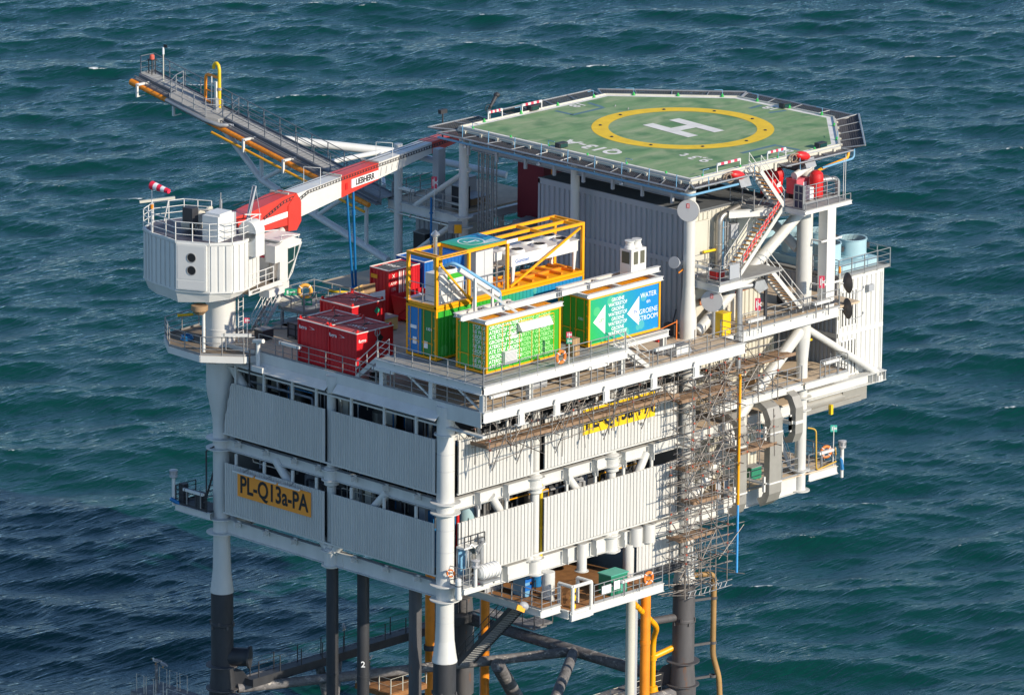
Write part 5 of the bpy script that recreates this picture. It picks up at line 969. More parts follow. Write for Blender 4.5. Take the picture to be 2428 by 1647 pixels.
G2 = container('green to blue banner container reading WATER en GROENE STROOM by the grey building', 10.06, -1.53, gz, 6.06, 2.44, 2.93, GREENC, YEL, roof=YEL, group='green and blue containers with yellow frames', front=BNR, ribs=False)
for s, z in (('WATER', 30.25), ('en', 29.87), ('GROENE', 29.30), ('STROOM', 28.90)): text(s, .42 if s != 'en' else .36, (15.13, -1.482, z), (1, 0, 0), (0, 0, 1), PAPER, G2, bold=.0, sx=.95)
for i in range(8): text(('GROENE', 'WATERSTOF')[i % 2], .30, (12.55, -1.482, 30.45-.285*i), (1, 0, 0), (0, 0, 1), PAPER, G2, bold=.014, sx=.9)
for xa, lab in ((10.5, 'UIT'), (13.35, 'IN')):
    m = M(); zc = 29.5; m.add([(xa, -1.486, zc-.1), (xa+1.0, -1.486, zc+.8), (xa+1.0, -1.486, zc-.95)], [(0, 2, 1)]); part('arrow', m, PAPER, G2); text(lab, .3, (xa+.68, -1.488, zc-.1), (1, 0, 0), (0, 0, 1), GREENC if lab == 'UIT' else BLUE, G2, bold=.01)
text('1331', .22, (10.07, -.9, 29.6), (0, -1, 0), (0, 0, 1), PAPER, G2, bold=.02)
SB = grad_panel('container_green_to_blue', (.03, .36, .03), (.01, .22, .50), (6.5, 2.5, 29), (11.5, 2.5, 29))
Y1 = container('long blue and green container carrying the open yellow frame', 1.71, 2.51, gz, 12.19, 2.44, 3.0, GREENC, YEL, roof=GRATE, group='green and blue containers with yellow frames', front=SB, left=(P('deep_green_door', (.02, .22, .05), .45), P('azure_door', (.01, .20, .52), .45)))
text('1331', .24, (1.72, 3.1, 29.75), (0, -1, 0), (0, 0, 1), PAPER, Y1, bold=.02); m = M(); m.box(1.70, 1.725, 4.1, 4.6, 29.6, 29.8); m.box(1.70, 1.725, 3.2, 3.5, 28.6, 29); m.box(1.70, 1.725, 4.1, 4.4, 28.7, 29.1); part('notice', m, PAPER, Y1)
# open yellow frame with the cooling gear
fz0, fz1 = 31.02, 34.07
YF = thing('cooling_skid', 'open yellow frame with fans and coolers stacked on the long container', 'skid frame', (1.71, 2.51, fz0))
x0, x1, y0, y1 = 1.71, 13.9, 2.51, 4.95
m = frame_box(M(), x0, x1, y0, y1, fz0, fz1, .17)
for x in (4.4, 7.55):
    for y in (y0+.08, y1-.08): m.box(x-.08, x+.08, y-.08, y+.08, fz0+.17, fz1-.17)
for x in (2.2, 4.4, 7.5, 10.6, 13.4): m.box(x-.06, x+.06, y0+.17, y1-.17, fz1-.2, fz1-.02)
m.box(7.5, x1-.17, y0+1.15, y0+1.3, fz1-.2, fz1-.03); m.box(x0, x1, y0+.01, y1-.01, fz0+.0, fz0+.12)
part('frame', m, YEL, YF)
m = M(); m.bar((2.0, y0+.06, fz1-.4), (4.3, y0+.06, fz0+.25), .09, .1); m.bar((7.8, y0+.06, fz0+.25), (13.6, y0+.06, fz1-.3), .09, .12); m.bar((13.8, y1-.06, fz0+.3), (11.5, y1-.06, fz0+1.2), .09, .1); part('diagonal', m, YEL, YF)
m = M(); m.box(x0+.17, 7.4, y0+.17, y1-.17, fz0+.12, fz0+.17); part('floor_grating', m, GRATE, YF)
m = M(); [m.box(x-.07, x+.07, y0+.17, y1-.17, fz0+.12, fz0+.28) for x in (8.6, 9.8, 11, 12.2, 13.2)]; m.box(7.6, 13.7, y0+1.1, y0+1.3, fz0+.12, fz0+.26); part('floor_beam', m, ORG, YF)
TP_ = grad_panel('logo_green_to_blue', (.02, .40, .08), (.005, .22, .55), (4.4, 3.0, 34), (7.5, 4.6, 34))
m = M(); m.box(4.35, 7.5, y0+.16, y1-.05, fz1+.004, fz1+.03); lp = part('logo_panel', m, TP_, YF)
m = M(); c = (5.75, 3.75, fz1+.038); k = 40; m.add([(c[0]+r*math.cos(2*math.pi*i/k), c[1]+r*math.sin(2*math.pi*i/k), c[2]) for r in (.72, .80) for i in range(k)], [(i, (i+1) % k, k+(i+1) % k, k+i) for i in range(k)])
for a, b, w_ in (((-.35, .28), (-.35, -.1), .15), ((-.35, -.02), (.35, -.02), .15), ((.35, .1), (.35, -.28), .15)): p, q = V((c[0]+a[0], c[1]+a[1], c[2])), V((c[0]+b[0], c[1]+b[1], c[2])); m.bar(p, q, w_, .004)
part('logo', m, PAPER, lp)
m = M(); [m.bar((5.9+.1*i, 2.9+.09*i, fz1+.036), (7.2, 2.85+.14*i, fz1+.036), .035, .004) for i in range(5)]; part('stripe', m, PAPER, lp)
text('H2', .8, (7.05, 4.35, fz1+.034), (0, -1, 0), (1, 0, 0), P('ink_blue', (.01, .06, .25), .5), lp, bold=.02)
m = M(); m.box(7.42, 8.3, y0-.012, y0, fz1-.17, fz1+.02); part('white_plate', m, PAPER, YF)
m = M(); m.box(1.95, 4.15, y0-.004, y0+.0, fz1-.1, fz1-.05); part('hazard_strip', m, BLACK, YF)
text('||||||||||||||||||||||', .14, (x0-.01, 3.7, fz1-.1), (0, -1, 0), (0, 0, 1), BLACK, YF, lift=.008, sx=2.2)
def fanring(t, x, y, z, r): m = M(); m.lathe((x, y, z), [(r+.1, 0), (r+.03, .15), (r+.01, .17), (r-.03, .16), (r-.03, .05)], 28, cap=False); f = part('fan_ring', m, WHITE2, t); m = M(); m.lathe((x, y, z+.09), [(.01, 0), (r-.02, 0)], 28, cap=False); part('fan_well', m, BLACK, f); m = M(); [m.bar((x, y, z+.13), (x+math.cos(a)*(r-.05), y+math.sin(a)*(r-.05), z+.13), .16, .03) for a in [k*1.2566+.3 for k in range(5)]]; m.torus((x, y, z+.165), r*.62, .012, n=20, m=4); m.torus((x, y, z+.165), r*.3, .012, n=20, m=4); m.lathe((x, y, z+.06), [(.12, 0), (.12, .11), (.0, .12)], 12); part('fan_blade', m, DARK, f)
CL = thing('dry_cooler', 'long white six fan dry cooler inside the right half of the yellow frame', 'cooler', (8, 2.7, 31.3))
m = M(); m.box(8.05, 13.6, 2.75, 4.8, 32.35, 32.98); part('casing', m, WHITE2, CL); m = M(); m.box(8.0, 13.65, 2.70, 4.85, 32.98, 33.03); part('top_plate', m, WHITE2, CL)
m = M(); [m.ext((x, 2.76, 31.25), (1, 0, 0), (0, 0, 1), [(0, 0), (.12, 0), (.25, 1.1), (0, 1.1)], (0, .12, 0)) for x in (8.15, 13.25)]; [m.box(x, x+.14, 4.6, 4.75, 31.25, 32.35) for x in (8.15, 13.3)]; part('leg', m, WHITE2, CL)
for x in (9.0, 10.85, 12.7):
    for y in (3.25, 4.3): fanring(CL, x, y, 33.03, .40)
text('Güntner', .34, (8.95, 2.745, 32.62), (1, 0, 0), (0, 0, 1), BLUE, CL, bold=.01)
CH = thing('fan_unit', 'white cabinet with one big fan on top in the left half of the yellow frame', 'cooler', (2.3, 2.8, 31.2))
m = M(); m.box(2.3, 4.25, 2.85, 4.0, 31.2, 32.85); part('casing', m, WHITE2, CH); m = M(); m.box(2.95, 4.27, 2.83, 2.86, 32.5, 32.8); part('green_band', m, GREENC, CH); m = M(); [m.box(x, x+.02, 2.835, 2.86, 31.25, 32.5) for x in (2.9, 3.55)]; part('panel_seam', m, GREYWALL, CH); fanring(CH, 3.5, 3.4, 32.86, .48)
t = thing('switch_cabinet', 'tall pale grey cabinet in the middle of the yellow frame', 'cabinet', (5.6, 3.3, 31.2)); m = M(); m.box(5.7, 7.1, 3.3, 4.0, 31.2, 33.55); part('body', m, P('light_cabinet', (.55, .56, .58), .45, var=.04), t); m = M(); m.box(6.38, 6.42, 3.285, 3.3, 31.3, 33.5); m.box(5.66, 7.14, 3.26, 4.04, 33.55, 33.62); part('door_seam', m, GREYWALL, t)
t = thing('pump_unit', 'small white pump box with steel pipes between cabinet and coolers', 'pump', (7.3, 3.6, 31.2)); m = M(); m.box(7.3, 7.95, 3.4, 4.1, 32.7, 33.2); part('box', m, WHITE2, t); m = M(); [m.tube((7.2, 3.5+.3*i, 32.3), (8.1, 3.5+.3*i, 32.3), .08, 8) for i in range(3)]; m.tube((7.5, 3.4, 31.2), (7.5, 3.4, 32.7), .05, 8); m.tube((7.25, 3.1, 31.2), (7.25, 3.1, 32.8), .04, 8); part('pipe', m, INOX, t)
t = thing('exhaust_stack', 'steel chimney pipe with a conical cap behind the yellow frame', 'chimney', (3.6, 4.6, 31.2)); m = M(); m.tube((3.7, 4.6, 31.2), (3.7, 4.6, 34.6), .13, 14); part('pipe', m, INOX, t); m = M(); m.lathe((3.7, 4.6, 34.68), [(.02, .3), (.26, .05), (.26, 0), (.0, .02)], 14); [m.bar((3.7+dx, 4.6, 34.5), (3.7+dx, 4.6, 34.75), .02, .02) for dx in (-.13, .13)]; part('rain_cap', m, INOX, t)
rail('handrail', 'thin handrail inside the left half of the yellow frame', [(4.2, 2.6, 31.2), (1.8, 2.62, 31.2), (1.8, 4.8, 31.2)], 1.1, GALV, 1.3, 1, False)
rail('handrail', 'thin handrail inside the middle of the yellow frame', [(7.3, 2.6, 31.2), (4.6, 2.6, 31.2)], 1.1, GALV, 1.3, 1, False)
# duct and support frame on G1
t = thing('cable_duct', 'cream cable duct sloping from the yellow frame down to the green container roof', 'duct', (2.7, .3, 30.95)); m = M(); m.tube((2.0, 1.0, 33.6), (4.6, .4, 31.75), .15, 12); part('duct', m, WHITE2, t); m = M(); m.path([(1.75, 1.9, 33.7), (1.9, 1.4, 33.95), (2.3, 1.1, 33.7), (4.9, .6, 31.9), (5.0, .6, 31.0)], .1, 10, bend=.2); part('blue_hose', m, BLUEP, t)
m = M(); m.bar((2.7, .4, 30.95), (2.7, .4, 33.1), .13, .13); m.bar((3.9, .2, 30.95), (3.9, .2, 32.3), .13, .13); m.bar((2.75, .4, 32.7), (4.4, -1.3, 31.1), .12, .12); m.bar((2.75, .4, 32.6), (3.3, 1.2, 31.1), .09, .09); part('support', m, WHITE2, t)
# white beams over the green containers
t = thing('lifting_beam', 'long white steel beam lying across the roofs of both front containers', 'beam', (1.0, .2, 31.1), 'white beams on the container roofs'); m = M(); m.ibeam((.6, -.55, 31.3), (17.0, -.55, 31.3), .32, .3); part('beam', m, WHITE2, t); m = M(); [m.box(x, x+.03, -.73, -.37, 31.12, 31.5) for x in (8.35, 8.5, 8.65, 10.9, 11.0)]; part('clamp_plate', m, GREYWALL, t)
for lab, pts in [('white roof frame on top of the lettered green container', (1.6, 7.9, -1.5, .95)), ('white roof frame on top of the banner container', (9.95, 16.3, -1.5, .95))]:
    a, b, c, d = pts; t = thing('roof_frame', lab, 'frame', (a, c, 30.95), 'white roof frames on the containers'); m = M()
    m.ibeam((a, c, 31.03), (b, c, 31.03), .24, .22); m.ibeam((a, d, 31.03), (b-(1.8 if a < 5 else 0), d, 31.03), .24, .22); part('long_beam', m, WHITE2, t)
    m = M(); [m.ibeam((x, c+.12, 31.03), (x, d-.12, 31.03), .2, .2) for x in ((a+.1, a+2.2, b-2.0) if a < 5 else (a+.1, a+3, b-.15))]; part('cross_beam', m, WHITE2, t)
t = thing('air_conditioner', 'white twin fan air conditioning unit standing on the banner container', 'air conditioner', (14.9, -.2, 31.15)); m = M(); m.box(14.75, 16.0, -.45, .45, 31.15, 32.75); part('casing', m, WHITE2, t)
for i in (0, 1):
    m = M(); m.lathe((15.07+.6*i, 0, 32.75), [(.32, 0), (.30, .12), (.25, .2), (.25, .36), (.30, .42), (.30, .47), (.22, .47)], 20); part('fan_cowl', m, WHITE2, t)
    m = M(); m.box(14.95+.55*i, 15.3+.55*i, -.47, -.45, 31.85, 32.6); part('grille', m, P('grille_olive', (.10, .10, .07), .7), t)
m = M(); m.box(14.73, 14.75, -.3, .3, 31.9, 32.6); part('grille', m, P('grille_olive2', (.10, .10, .07), .7), t)
t = thing('brown_box', 'tall plain brown cardboard box between the two front containers', 'box', (8.2, -1.9, 27.95)); m = M(); m.box(8.15, 8.75, -2.1, -1.55, 27.93, 28.95); part('carton', m, CARD, t); m = M(); m.box(8.42, 8.47, -2.104, -1.546, 27.94, 28.955); part('tape', m, WOODP, t)
# red containers on the main deck
def redbox(label, x0, y0, z0, L, W, H, roofm=REDTOP, codes=()):
    t = container(label, x0, y0, z0, L, W, H, RED, RED, roof=roofm, group='red offshore containers', ribs=False, doors=False, s=.12, left=RED); z1 = z0+H
    m = M()
    for a, b in (((x0, y0), (x0+L, y0)), ((x0, y0), (x0, y0+W)), ((x0+L, y0), (x0+L, y0+W)), ((x0, y0+W), (x0+L, y0+W))): m.bar((a[0], a[1], z1+.012), (b[0], b[1], z1+.012), .07, .04)
    part('white_edge', m, HWHT, t); m = M(); [m.ext((x, y, z1), (1, 0, 0), (0, 0, 1), [(-.12, 0), (.12, 0), (.06, .2), (-.06, .2)], (0, .08, 0)) for x in (x0+.14, x0+L-.14) for y in (y0+.06, y0+W-.14)]; part('pad_eye', m, REDB, t)
    m = M(); c = V((x0+L*.5, y0+W*.5, z1+.1)); [m.tube((x, y, z1+.15), c+V((.2, -.2, 0)), .022, 5) for x in (x0+.14, x0+L-.14) for y in (y0+.1, y0+W-.1)]; m.torus(c+V((.25, -.2, .03)), .14, .03, (0, .3, 1), 12, 6); part('lifting_sling', m, DARK, t)
    return t
ra = redbox('red container nearest the near deck corner with one sunlit end', .15, 7.4, 26.42, 2.95, 2.42, 2.5); rb = redbox('red container side by side with the sunlit one further from the corner', .15, 9.88, 26.42, 2.95, 2.42, 2.5); rc = redbox('red container with a green diamond label behind the side by side pair', 4.0, 11.75, 26.42, 2.7, 2.7, 2.55)
for t, y in ((ra, 8.6), (rb, 11.1)):
    text('fugro', .3, (.145, y+.75, 28.5), (0, -1, 0), (0, 0, 1), PAPER, t, bold=.02); m = M(); m.ext((.14, y+.25, 28.45), (0, -1, 0), (0, 0, 1), [(0, 0), (.5, .08), (0, .2), (.35, .08)], (-.006, 0, 0)); part('mark', m, PAPER, t)
    text('SWOR', .5, (1.3, y-.1, 28.935), (0, -1, 0), (1, 0, 0), HWHT, t, bold=.02, lift=.03); text('S 1 0', .3, (2.4, y-.1, 28.935), (0, -1, 0), (1, 0, 0), HWHT, t, bold=.02, lift=.03)
text('fugro', .28, (.6, 7.393, 28.45), (1, 0, 0), (0, 0, 1), PAPER, ra, bold=.02); m = M(); m.ext((2.05, 7.395, 28.1), (1, 0, 1), (-1, 0, 1), [(0, 0), (.26, 0), (.26, .26), (0, .26)], (0, -.006, 0)); part('diamond', m, BLACK, ra)
m = M(); m.tube((1.75, 7.36, 28.85), (1.75, 7.3, 27.9), .03, 6); m.torus((1.75, 7.33, 28.75), .2, .03, (0, 1, 0), 14, 6); m.torus((1.75, 7.33, 28.15), .12, .025, (0, 1, 0), 14, 6); part('shackle_chain', m, GALV, ra)
text('SL', .55, (5.3, 12.8, 28.99), (0, -1, 0), (1, 0, 0), HWHT, rc, bold=.02, lift=.03); text('20.5', .35, (6.1, 13.0, 28.99), (0, -1, 0), (1, 0, 0), HWHT, rc, lift=.03); m = M(); m.ext((6.05, 11.745, 28.2), (1, 0, 1), (-1, 0, 1), [(0, 0), (.24, 0), (.24, .24), (0, .24)], (0, -.006, 0)); part('diamond', m, SIGNG, rc)
rd = container('tall red container with double doors behind the open skip', 10.55, 15.35, 26.42, 2.6, 1.6, 2.9, RED, RED, roof=ROOF, group='red offshore containers', ribs=True, doors=False, left=RED, s=.12)
text('1997', .62, (11.6, 16.25, 29.3), (0, -1, 0), (1, 0, 0), HWHT, rd, bold=.03, lift=.03); text('X', .3, (10.95, 15.345, 28.95), (1, 0, 0), (0, 0, 1), HWHT, rd, bold=.02, lift=.01); text('AMP', .26, (10.95, 15.345, 28.5), (1, 0, 0), (0, 0, 1), HWHT, rd, lift=.01); text('150', .26, (10.95, 15.345, 28.15), (1, 0, 0), (0, 0, 1), HWHT, rd, lift=.01); m = M(); m.box(10.54, 10.548, 16.3, 16.85, 28.7, 28.95); part('yellow_plate', m, YEL, rd); m = M(); m.torus((12.2, 15.34, 28.5), .2, .04, (0, 1, 0), 16, 6); m.box(11.95, 12.45, 15.345, 15.36, 28.2, 28.8); part('tarp_roll', m, P('olive', (.10, .09, .04), .7), rd)
m = M(); [m.bar((a[0], a[1], 29.335), (b[0], b[1], 29.335), .07, .04) for a, b in (((10.55, 15.35), (13.15, 15.35)), ((10.55, 15.35), (10.55, 16.95)), ((10.55, 16.95), (13.15, 16.95)))]; part('white_edge', m, HWHT, rd)
m = M(); [m.box(x, x+.08, 15.345, 15.37, 26.6, 29.2) for x in (11.45, 11.75)]; [m.tube((x, 15.33, 26.6), (x, 15.33, 29.2), .02, 6) for x in (11.4, 11.6, 11.9)]; part('lock_rod', m, HWHT, rd)
re = container('deep blue container behind the tall red one and the yellow frame', 13.3, 15.1, 26.42, 3.4, 2.4, 3.0, BLUE, BLUE, roof=BLUE, group='blue offshore containers', ribs=True, doors=False, left=BLUE, s=.12); text('10501 HOLLAND', .28, (13.295, 16.3, 29.1), (0, -1, 0), (0, 0, 1), PAPER, re, bold=.02, sx=.9, lift=.01); m = M(); [m.bar((a[0], a[1], 29.435), (b[0], b[1], 29.435), .07, .04) for a, b in (((13.3, 15.1), (16.7, 15.1)), ((13.3, 15.1), (13.3, 17.5)), ((13.3, 17.5), (16.7, 17.5)))]; part('white_edge', m, HWHT, re); m = M(); [m.box(14.2+.7*i, 14.6+.7*i, 15.09, 15.1, 28.3-.3*i, 28.55-.3*i) for i in range(3)]; part('notice', m, PAPER, re)
t = thing('open_skip', 'open red waste skip with a white sheet inside beside the yellow frame', 'skip', (10.3, 12.9, 26.42)); a = [(10.35, 12.95), (12.9, 12.95), (12.9, 14.95), (10.35, 14.95)]; b = [(10.55, 13.1), (12.7, 13.1), (12.7, 14.8), (10.55, 14.8)]
m = M(); m.add([(x, y, 26.6) for x, y in b]+[(x, y, 28.0) for x, y in a]+[(x*.96+.46, y*.96+.56, 28.0) for x, y in a]+[(x, y, 26.75) for x, y in b], [(0, 3, 2, 1)]+[(i, (i+1) % 4, 4+(i+1) % 4, 4+i) for i in range(4)]+[(4+i, 4+(i+1) % 4, 8+(i+1) % 4, 8+i) for i in range(4)]+[(8+i, 8+(i+1) % 4, 12+(i+1) % 4, 12+i) for i in range(4)]+[(12, 13, 14, 15)]); part('shell', m, RED, t)
m = M(); [m.box(x, x+.3, y, y+.3, 26.42, 26.62) for x in (10.6, 12.3) for y in (13.1, 14.5)]; part('foot', m, RED, t); m = M(); m.bar((10.42, 14.6, 26.75), (10.4, 13.2, 27.8), .06, .06); m.bar((10.7, 13.0, 26.75), (12.6, 12.97, 27.8), .06, .06); part('stiffener', m, RED, t); m = M(); m.ext((10.8, 13.3, 27.5), (1, 0, 0), (0, 1, .2), [(0, 0), (1.8, .1), (1.7, 1.3), (.2, 1.2)], (0, 0, .05)); part('white_sheet', m, PAPER, t)
def pallet(label, x, y, z, lean):
    t = thing('wooden_pallet', label, 'pallet', (x, y, z), 'pallets behind the red containers'); u = V((.95, .3, 0)).normalized(); v = V((0, .35, .94)) if lean else V((-.3, .95, 0)); n_ = u.cross(v)
    for i in range(6): m = M(); m.ob(V((x, y, z))+v*(.08+.18*i), u*.55, v*.06, n_*.012); part('slat', m, WOODP, t)
    m = M(); [m.ob(V((x, y, z))+u*(.5*s)+v*.5-n_*.07, u*.04, v*.5, n_*.05) for s in (-1, 0, 1)]; part('bearer', m, WOODP, t)
pallet('yellow pine pallet leaning in front of the brown board', 8.9, 15.9, 27.55, True); pallet('lower pine pallet lying left of the leaning pallet', 8.3, 16.7, 27.7, False)
t = thing('pallet_stack', 'brown cardboard crate behind the leaning pallets', 'crate', (9.3, 16, 26.42)); m = M(); m.box(8.2, 10.1, 15.9, 17.2, 26.42, 27.5); part('crate', m, CARD, t); m = M(); m.ob((9.8, 16.3, 28.0), (.45, -.1, 0), (0, .03, .0), (0, 0, .5)); part('board', m, CARD, t); m = M(); m.ob((9.2, 14.9, 28.1), (.6, 0, 0), (0, .02, 0), (0, 0, .3)); part('white_frame', m, PAPER, t)
t = thing('blue_hose', 'pair of bright blue hoses hanging from the crane boom to the deck', 'hose', (13.6, 21.3, 26.4)); m = M(); m.tube((12.75, 21.2, 32.9), (13.45, 21.35, 26.45), .075, 10); m.tube((13.1, 21.0, 32.9), (13.65, 21.3, 26.45), .075, 10); part('hose', m, BLUED, t); m = M(); m.tube((13.2, 21.05, 31.6), (13.23, 21.07, 31.3), .11, 10); m.lathe((13.55, 21.32, 26.42), [(.3, 0), (.25, .3), (.1, .4)], 12); part('coupling', m, BLUED, t)
t = thing('wire_basket', 'low dark grey cargo basket left of the red containers', 'basket', (3.4, 17, 26.42)); m = M(); m.box(3.3, 4.5, 13.2, 16.4, 26.5, 27.3); part('body', m, P('basket_grey', (.10, .10, .12), .6, var=.2), t); m = M(); [m.bar((3.28, 13.2, z), (3.28, 16.4, z), .05, .06) for z in (26.6, 27.0, 27.32)]; [m.bar((3.28, y, 26.45), (3.28, y, 27.35), .06, .06) for y in np.arange(13.2, 16.5, .64)]; [m.bar((x, 13.18, 26.45), (x, 13.18, 27.35), .06, .06) for x in (3.3, 3.9, 4.5)]; part('rail', m, DARK, t)
# muster platform behind the crane
MP = thing('muster_platform', 'small grey stepped platform with lifebuoy stand behind the red containers', 'platform', (6, 18, 26.4)); m = M(); m.box(5.0, 11, 16.2, 19.6, 26.28, 26.4); m.box(5.4, 8.4, 17.3, 19.4, 27.2, 27.3); part('deck_plate', m, GRATE, MP); m = M(); [m.box(x, x+.12, y, y+.12, 26.4, 27.2) for x in (5.5, 8.2) for y in (17.4, 19.2)]; part('post', m, GALV, MP); m = M(); m.ext((5.2, 18.9, 27.4), (1, 0, .1), (0, 1, .35), [(0, 0), (1.6, 0), (1.6, .8), (0, .8)], (0, 0, .06)); part('sloped_cover', m, CREAM, MP)
rail('handrail', 'grey handrail with green escape signs on the little stepped platform', [(5.4, 17.3, 27.3), (5.4, 19.4, 27.3), (8.4, 19.5, 27.3), (11.0, 17.6, 26.4)], 1.15, RAILM, 1.1)
rail('handrail', 'short grey handrail on the near side of the little stepped platform', [(5.45, 17.28, 27.3), (8.4, 17.28, 27.3)], 1.1, GALV, 1.0)
stair('access_stair', 'steep steel stair up to the crane between pedestal and stepped platform', (3.2, 18.6, 26.3), (5.2, 18.9, 28.3), (0, 1, 0), .8, 8, GALV)
rail('handrail', 'dark handrail from the crane ladder along the far deck edge', [(1.9, 17.6, 26.4), (3.6, 18.7, 26.4), (5.0, 17.4, 26.4)], 1.1, RAILM, 1.2)
def sign(label, c, u, wd, hg, mat, txt=None, post_h=None, group=None, mark=True):
    t = thing('safety_sign', label, 'sign', c, group or 'safety signs on the rails'); c, u = V(c), V(u).normalized(); nrm = u.cross(UZ); m = M(); m.ob(c, u*wd/2, nrm*.012, UZ*hg/2); part('panel', m, mat, t)
    if mark: m = M(); m.ob(c-u*wd*.22+nrm*.016, u*wd*.07, nrm*.004, UZ*hg*.28); m.ob(c+u*wd*.12+nrm*.016, u*wd*.18, nrm*.004, UZ*hg*.07); m.ob(c+u*wd*.28+nrm*.016, (u+UZ)*hg*.16, nrm*.004, (u-UZ)*.02); m.ob(c+u*wd*.28+nrm*.016, (u-UZ)*hg*.16, nrm*.004, (u+UZ)*.02); part('symbol', m, PAPER, t)
    if post_h: m = M(); m.tube(c-UZ*post_h, c+UZ*hg*.4, .03, 6); part('post', m, RAILW, t)
    return t
DG = (.70, -.71, 0)
sign('green escape sign hanging left of the lifebuoy behind the crane cab', (5.3, 18.3, 28.45), DG, .75, .38, SIGNG); sign('green arrow sign in the middle of the stepped platform rail', (5.6, 17.2, 28.0), DG, .62, .42, SIGNG)
t = thing('lifebuoy', 'yellow orange lifebuoy standing on the stepped platform behind the crane cab', 'lifebuoy', (6.6, 18.6, 28.0), 'lifebuoys'); m = M(); m.torus((6.5, 18.3, 28.3), .36, .11, (-.7, -.7, .1), 28, 10); part('ring', m, P('lifebuoy_amber', (.80, .40, .06), .5), t); m = M(); [m.torus((6.5+.36*math.cos(a)*.7, 18.3-.36*math.cos(a)*.7, 28.3+.36*math.sin(a)), .115, .03, (-math.sin(a)*.7, math.sin(a)*.7, math.cos(a)), 10, 5) for a in (0.8, 2.4, 3.9, 5.5)]; part('band', m, PAPER, t)
def lifebuoy(label, c, ax, R_=.33):
    t = thing('lifebuoy', label, 'lifebuoy', c, 'lifebuoys'); c = V(c); ax = V(ax).normalized(); a = ax.cross(UZ).normalized(); m = M(); m.torus(c, R_, R_*.27, ax, 28, 10); part('ring', m, ORGL, t); m = M(); [m.torus(c+a*R_*math.cos(k)+UZ*R_*math.sin(k), R_*.297, .025, (-math.sin(k)*a+UZ*math.cos(k)), 10, 5) for k in (.8, 2.4, 3.9, 5.5)]; part('band', m, PAPER, t)
lifebuoy('orange lifebuoy on the raised platform rail right of the lettered container', (6.0, -3.24, 28.55), (0, 1, 0)); lifebuoy('orange and white lifebuoy on the orange cellar deck rail', (14.1, -2.75, 13.55), (0, 1, 0)); lifebuoy('orange lifebuoy on the far right lower walkway', (32.5, -.2, 17.0), (.3, 1, 0)); lifebuoy('small orange lifebuoy beside the front leg near the raft', (-.3, -.75, 16.5), (.7, .7, 0), .2)
t = thing('yellow_drum', 'yellow waste bin behind the rail near the right deck leg', 'bin', (22.0, -.9, 26.4)); m = M(); m.box(21.9, 22.6, -1.2, -.6, 26.42, 27.7); part('body', m, YELB, t); m = M(); m.box(21.86, 22.64, -1.24, -.56, 27.7, 27.78); [m.box(21.88, 22.62, -1.225, -1.2, z, z+.05) for z in (26.8, 27.3)]; part('lid', m, YELB, t)
for i, (lab, a, b) in enumerate([('yellow pipe guard on the rail at the far side behind the pallets', (9.0, 18.9, 27.75), (11.2, 17.3, 27.4)), ('yellow bar on the rail behind the crane pedestal', (-.3, 22.0, 27.35), (.5, 21.6, 27.35)), ('yellow bar on the walkway rail below the white tower', (31.3, 1.6, 23.6), (33.0, 1.6, 23.6)), ('yellow bar hanging at the foot of the long sunny stair', (22.0, .5, 31.2), (23.3, .4, 31.2))]):
    o = tag(part('yellow_bar', M().tube(a, b, .08, 10), YELB), lab, 'bar', 'yellow marker bars'); part('end_cap', M().tube(V(a)-(V(b)-V(a)).normalized()*.04, V(a)+(V(b)-V(a)).normalized()*.06, .095, 10), YELB, o)
# ---------------------------------------------------------------- handrails round the decks
rail('handrail', 'long weathered handrail along the shaded left edge of the main deck', [(-.2, 15.2, 26.42), (-.2, 5.4, 26.42), (-.2, -3.15, 26.42)], 1.1, RAILM, 1.45)
rail('handrail', 'weathered handrail along the sunny front edge of the main deck', [(-.2, -3.18, 26.42), (21.5, -3.18, 26.42), (21.5, -1.4, 26.42)], 1.1, RAILM, 1.5)
rail('handrail', 'grey handrail on the shaded edge of the raised container platform', [(-.25, 5.3, 27.93), (-.25, -3.2, 27.93)], 1.1, GALV, 1.45, 2, True)
rail('handrail', 'grey handrail on the sunny edge of the raised container platform', [(-.25, -3.22, 27.93), (11.4, -3.22, 27.93)], 1.1, GALV, 1.5, 2, True)
rail('handrail', 'handrail along the sunny deck edge right of the grey pole', [(23.3, -1.45, 26.42), (32.0, -1.45, 26.42)], 1.1, GALV, 1.4)
rail('handrail', 'handrail on the upper right walkway in front of the cream wall', [(21.5, -.9, 22.06), (29.3, -.95, 22.06)], 1.1, GALV, 1.4)
rail('handrail', 'handrail at the outer end of the right walkway below the white tower', [(30.9, -1.0, 22.06), (33.4, -1.0, 22.06), (33.4, .4, 22.06)], 1.1, GALV, 1.0)
rail('handrail', 'handrail on the lower right walkway between the grey ducts', [(21.2, -.26, 16.06), (29.9, -.26, 16.06)], 1.1, GALV, 1.5)
rail('handrail', 'handrail at the far right end of the lower walkway with the yellow hose', [(30.8, -.32, 16.06), (33.25, -.32, 16.06), (33.25, 2.4, 16.06)], 1.1, RAILM, 1.0)
stair('access_stair', 'short steel stair from the raised platform down to the deck before the banner container', (13.7, -2.95, 26.42), (11.6, -2.95, 27.95), (0, 1, 0), .85, 6, GALV)
stair('access_stair', 'short grey stair from the raised platform down beside the sunlit red container', (-.1, 7.2, 26.42), (-.1, 5.4, 27.95), (1, 0, 0), .9, 6, GALV)
stair('long_stair', 'long steel stair with yellow treads climbing to the upper hose platform', (22.7, -1.65, 29.95), (26.65, -1.65, 33.6), (0, 1, 0), 1.15, 17, YEL)
stair('short_stair', 'short steel stair with yellow treads climbing to the near helideck edge', (26.5, -1.75, 33.65), (24.4, -1.75, 36.1), (0, 1, 0), .95, 9, YEL)
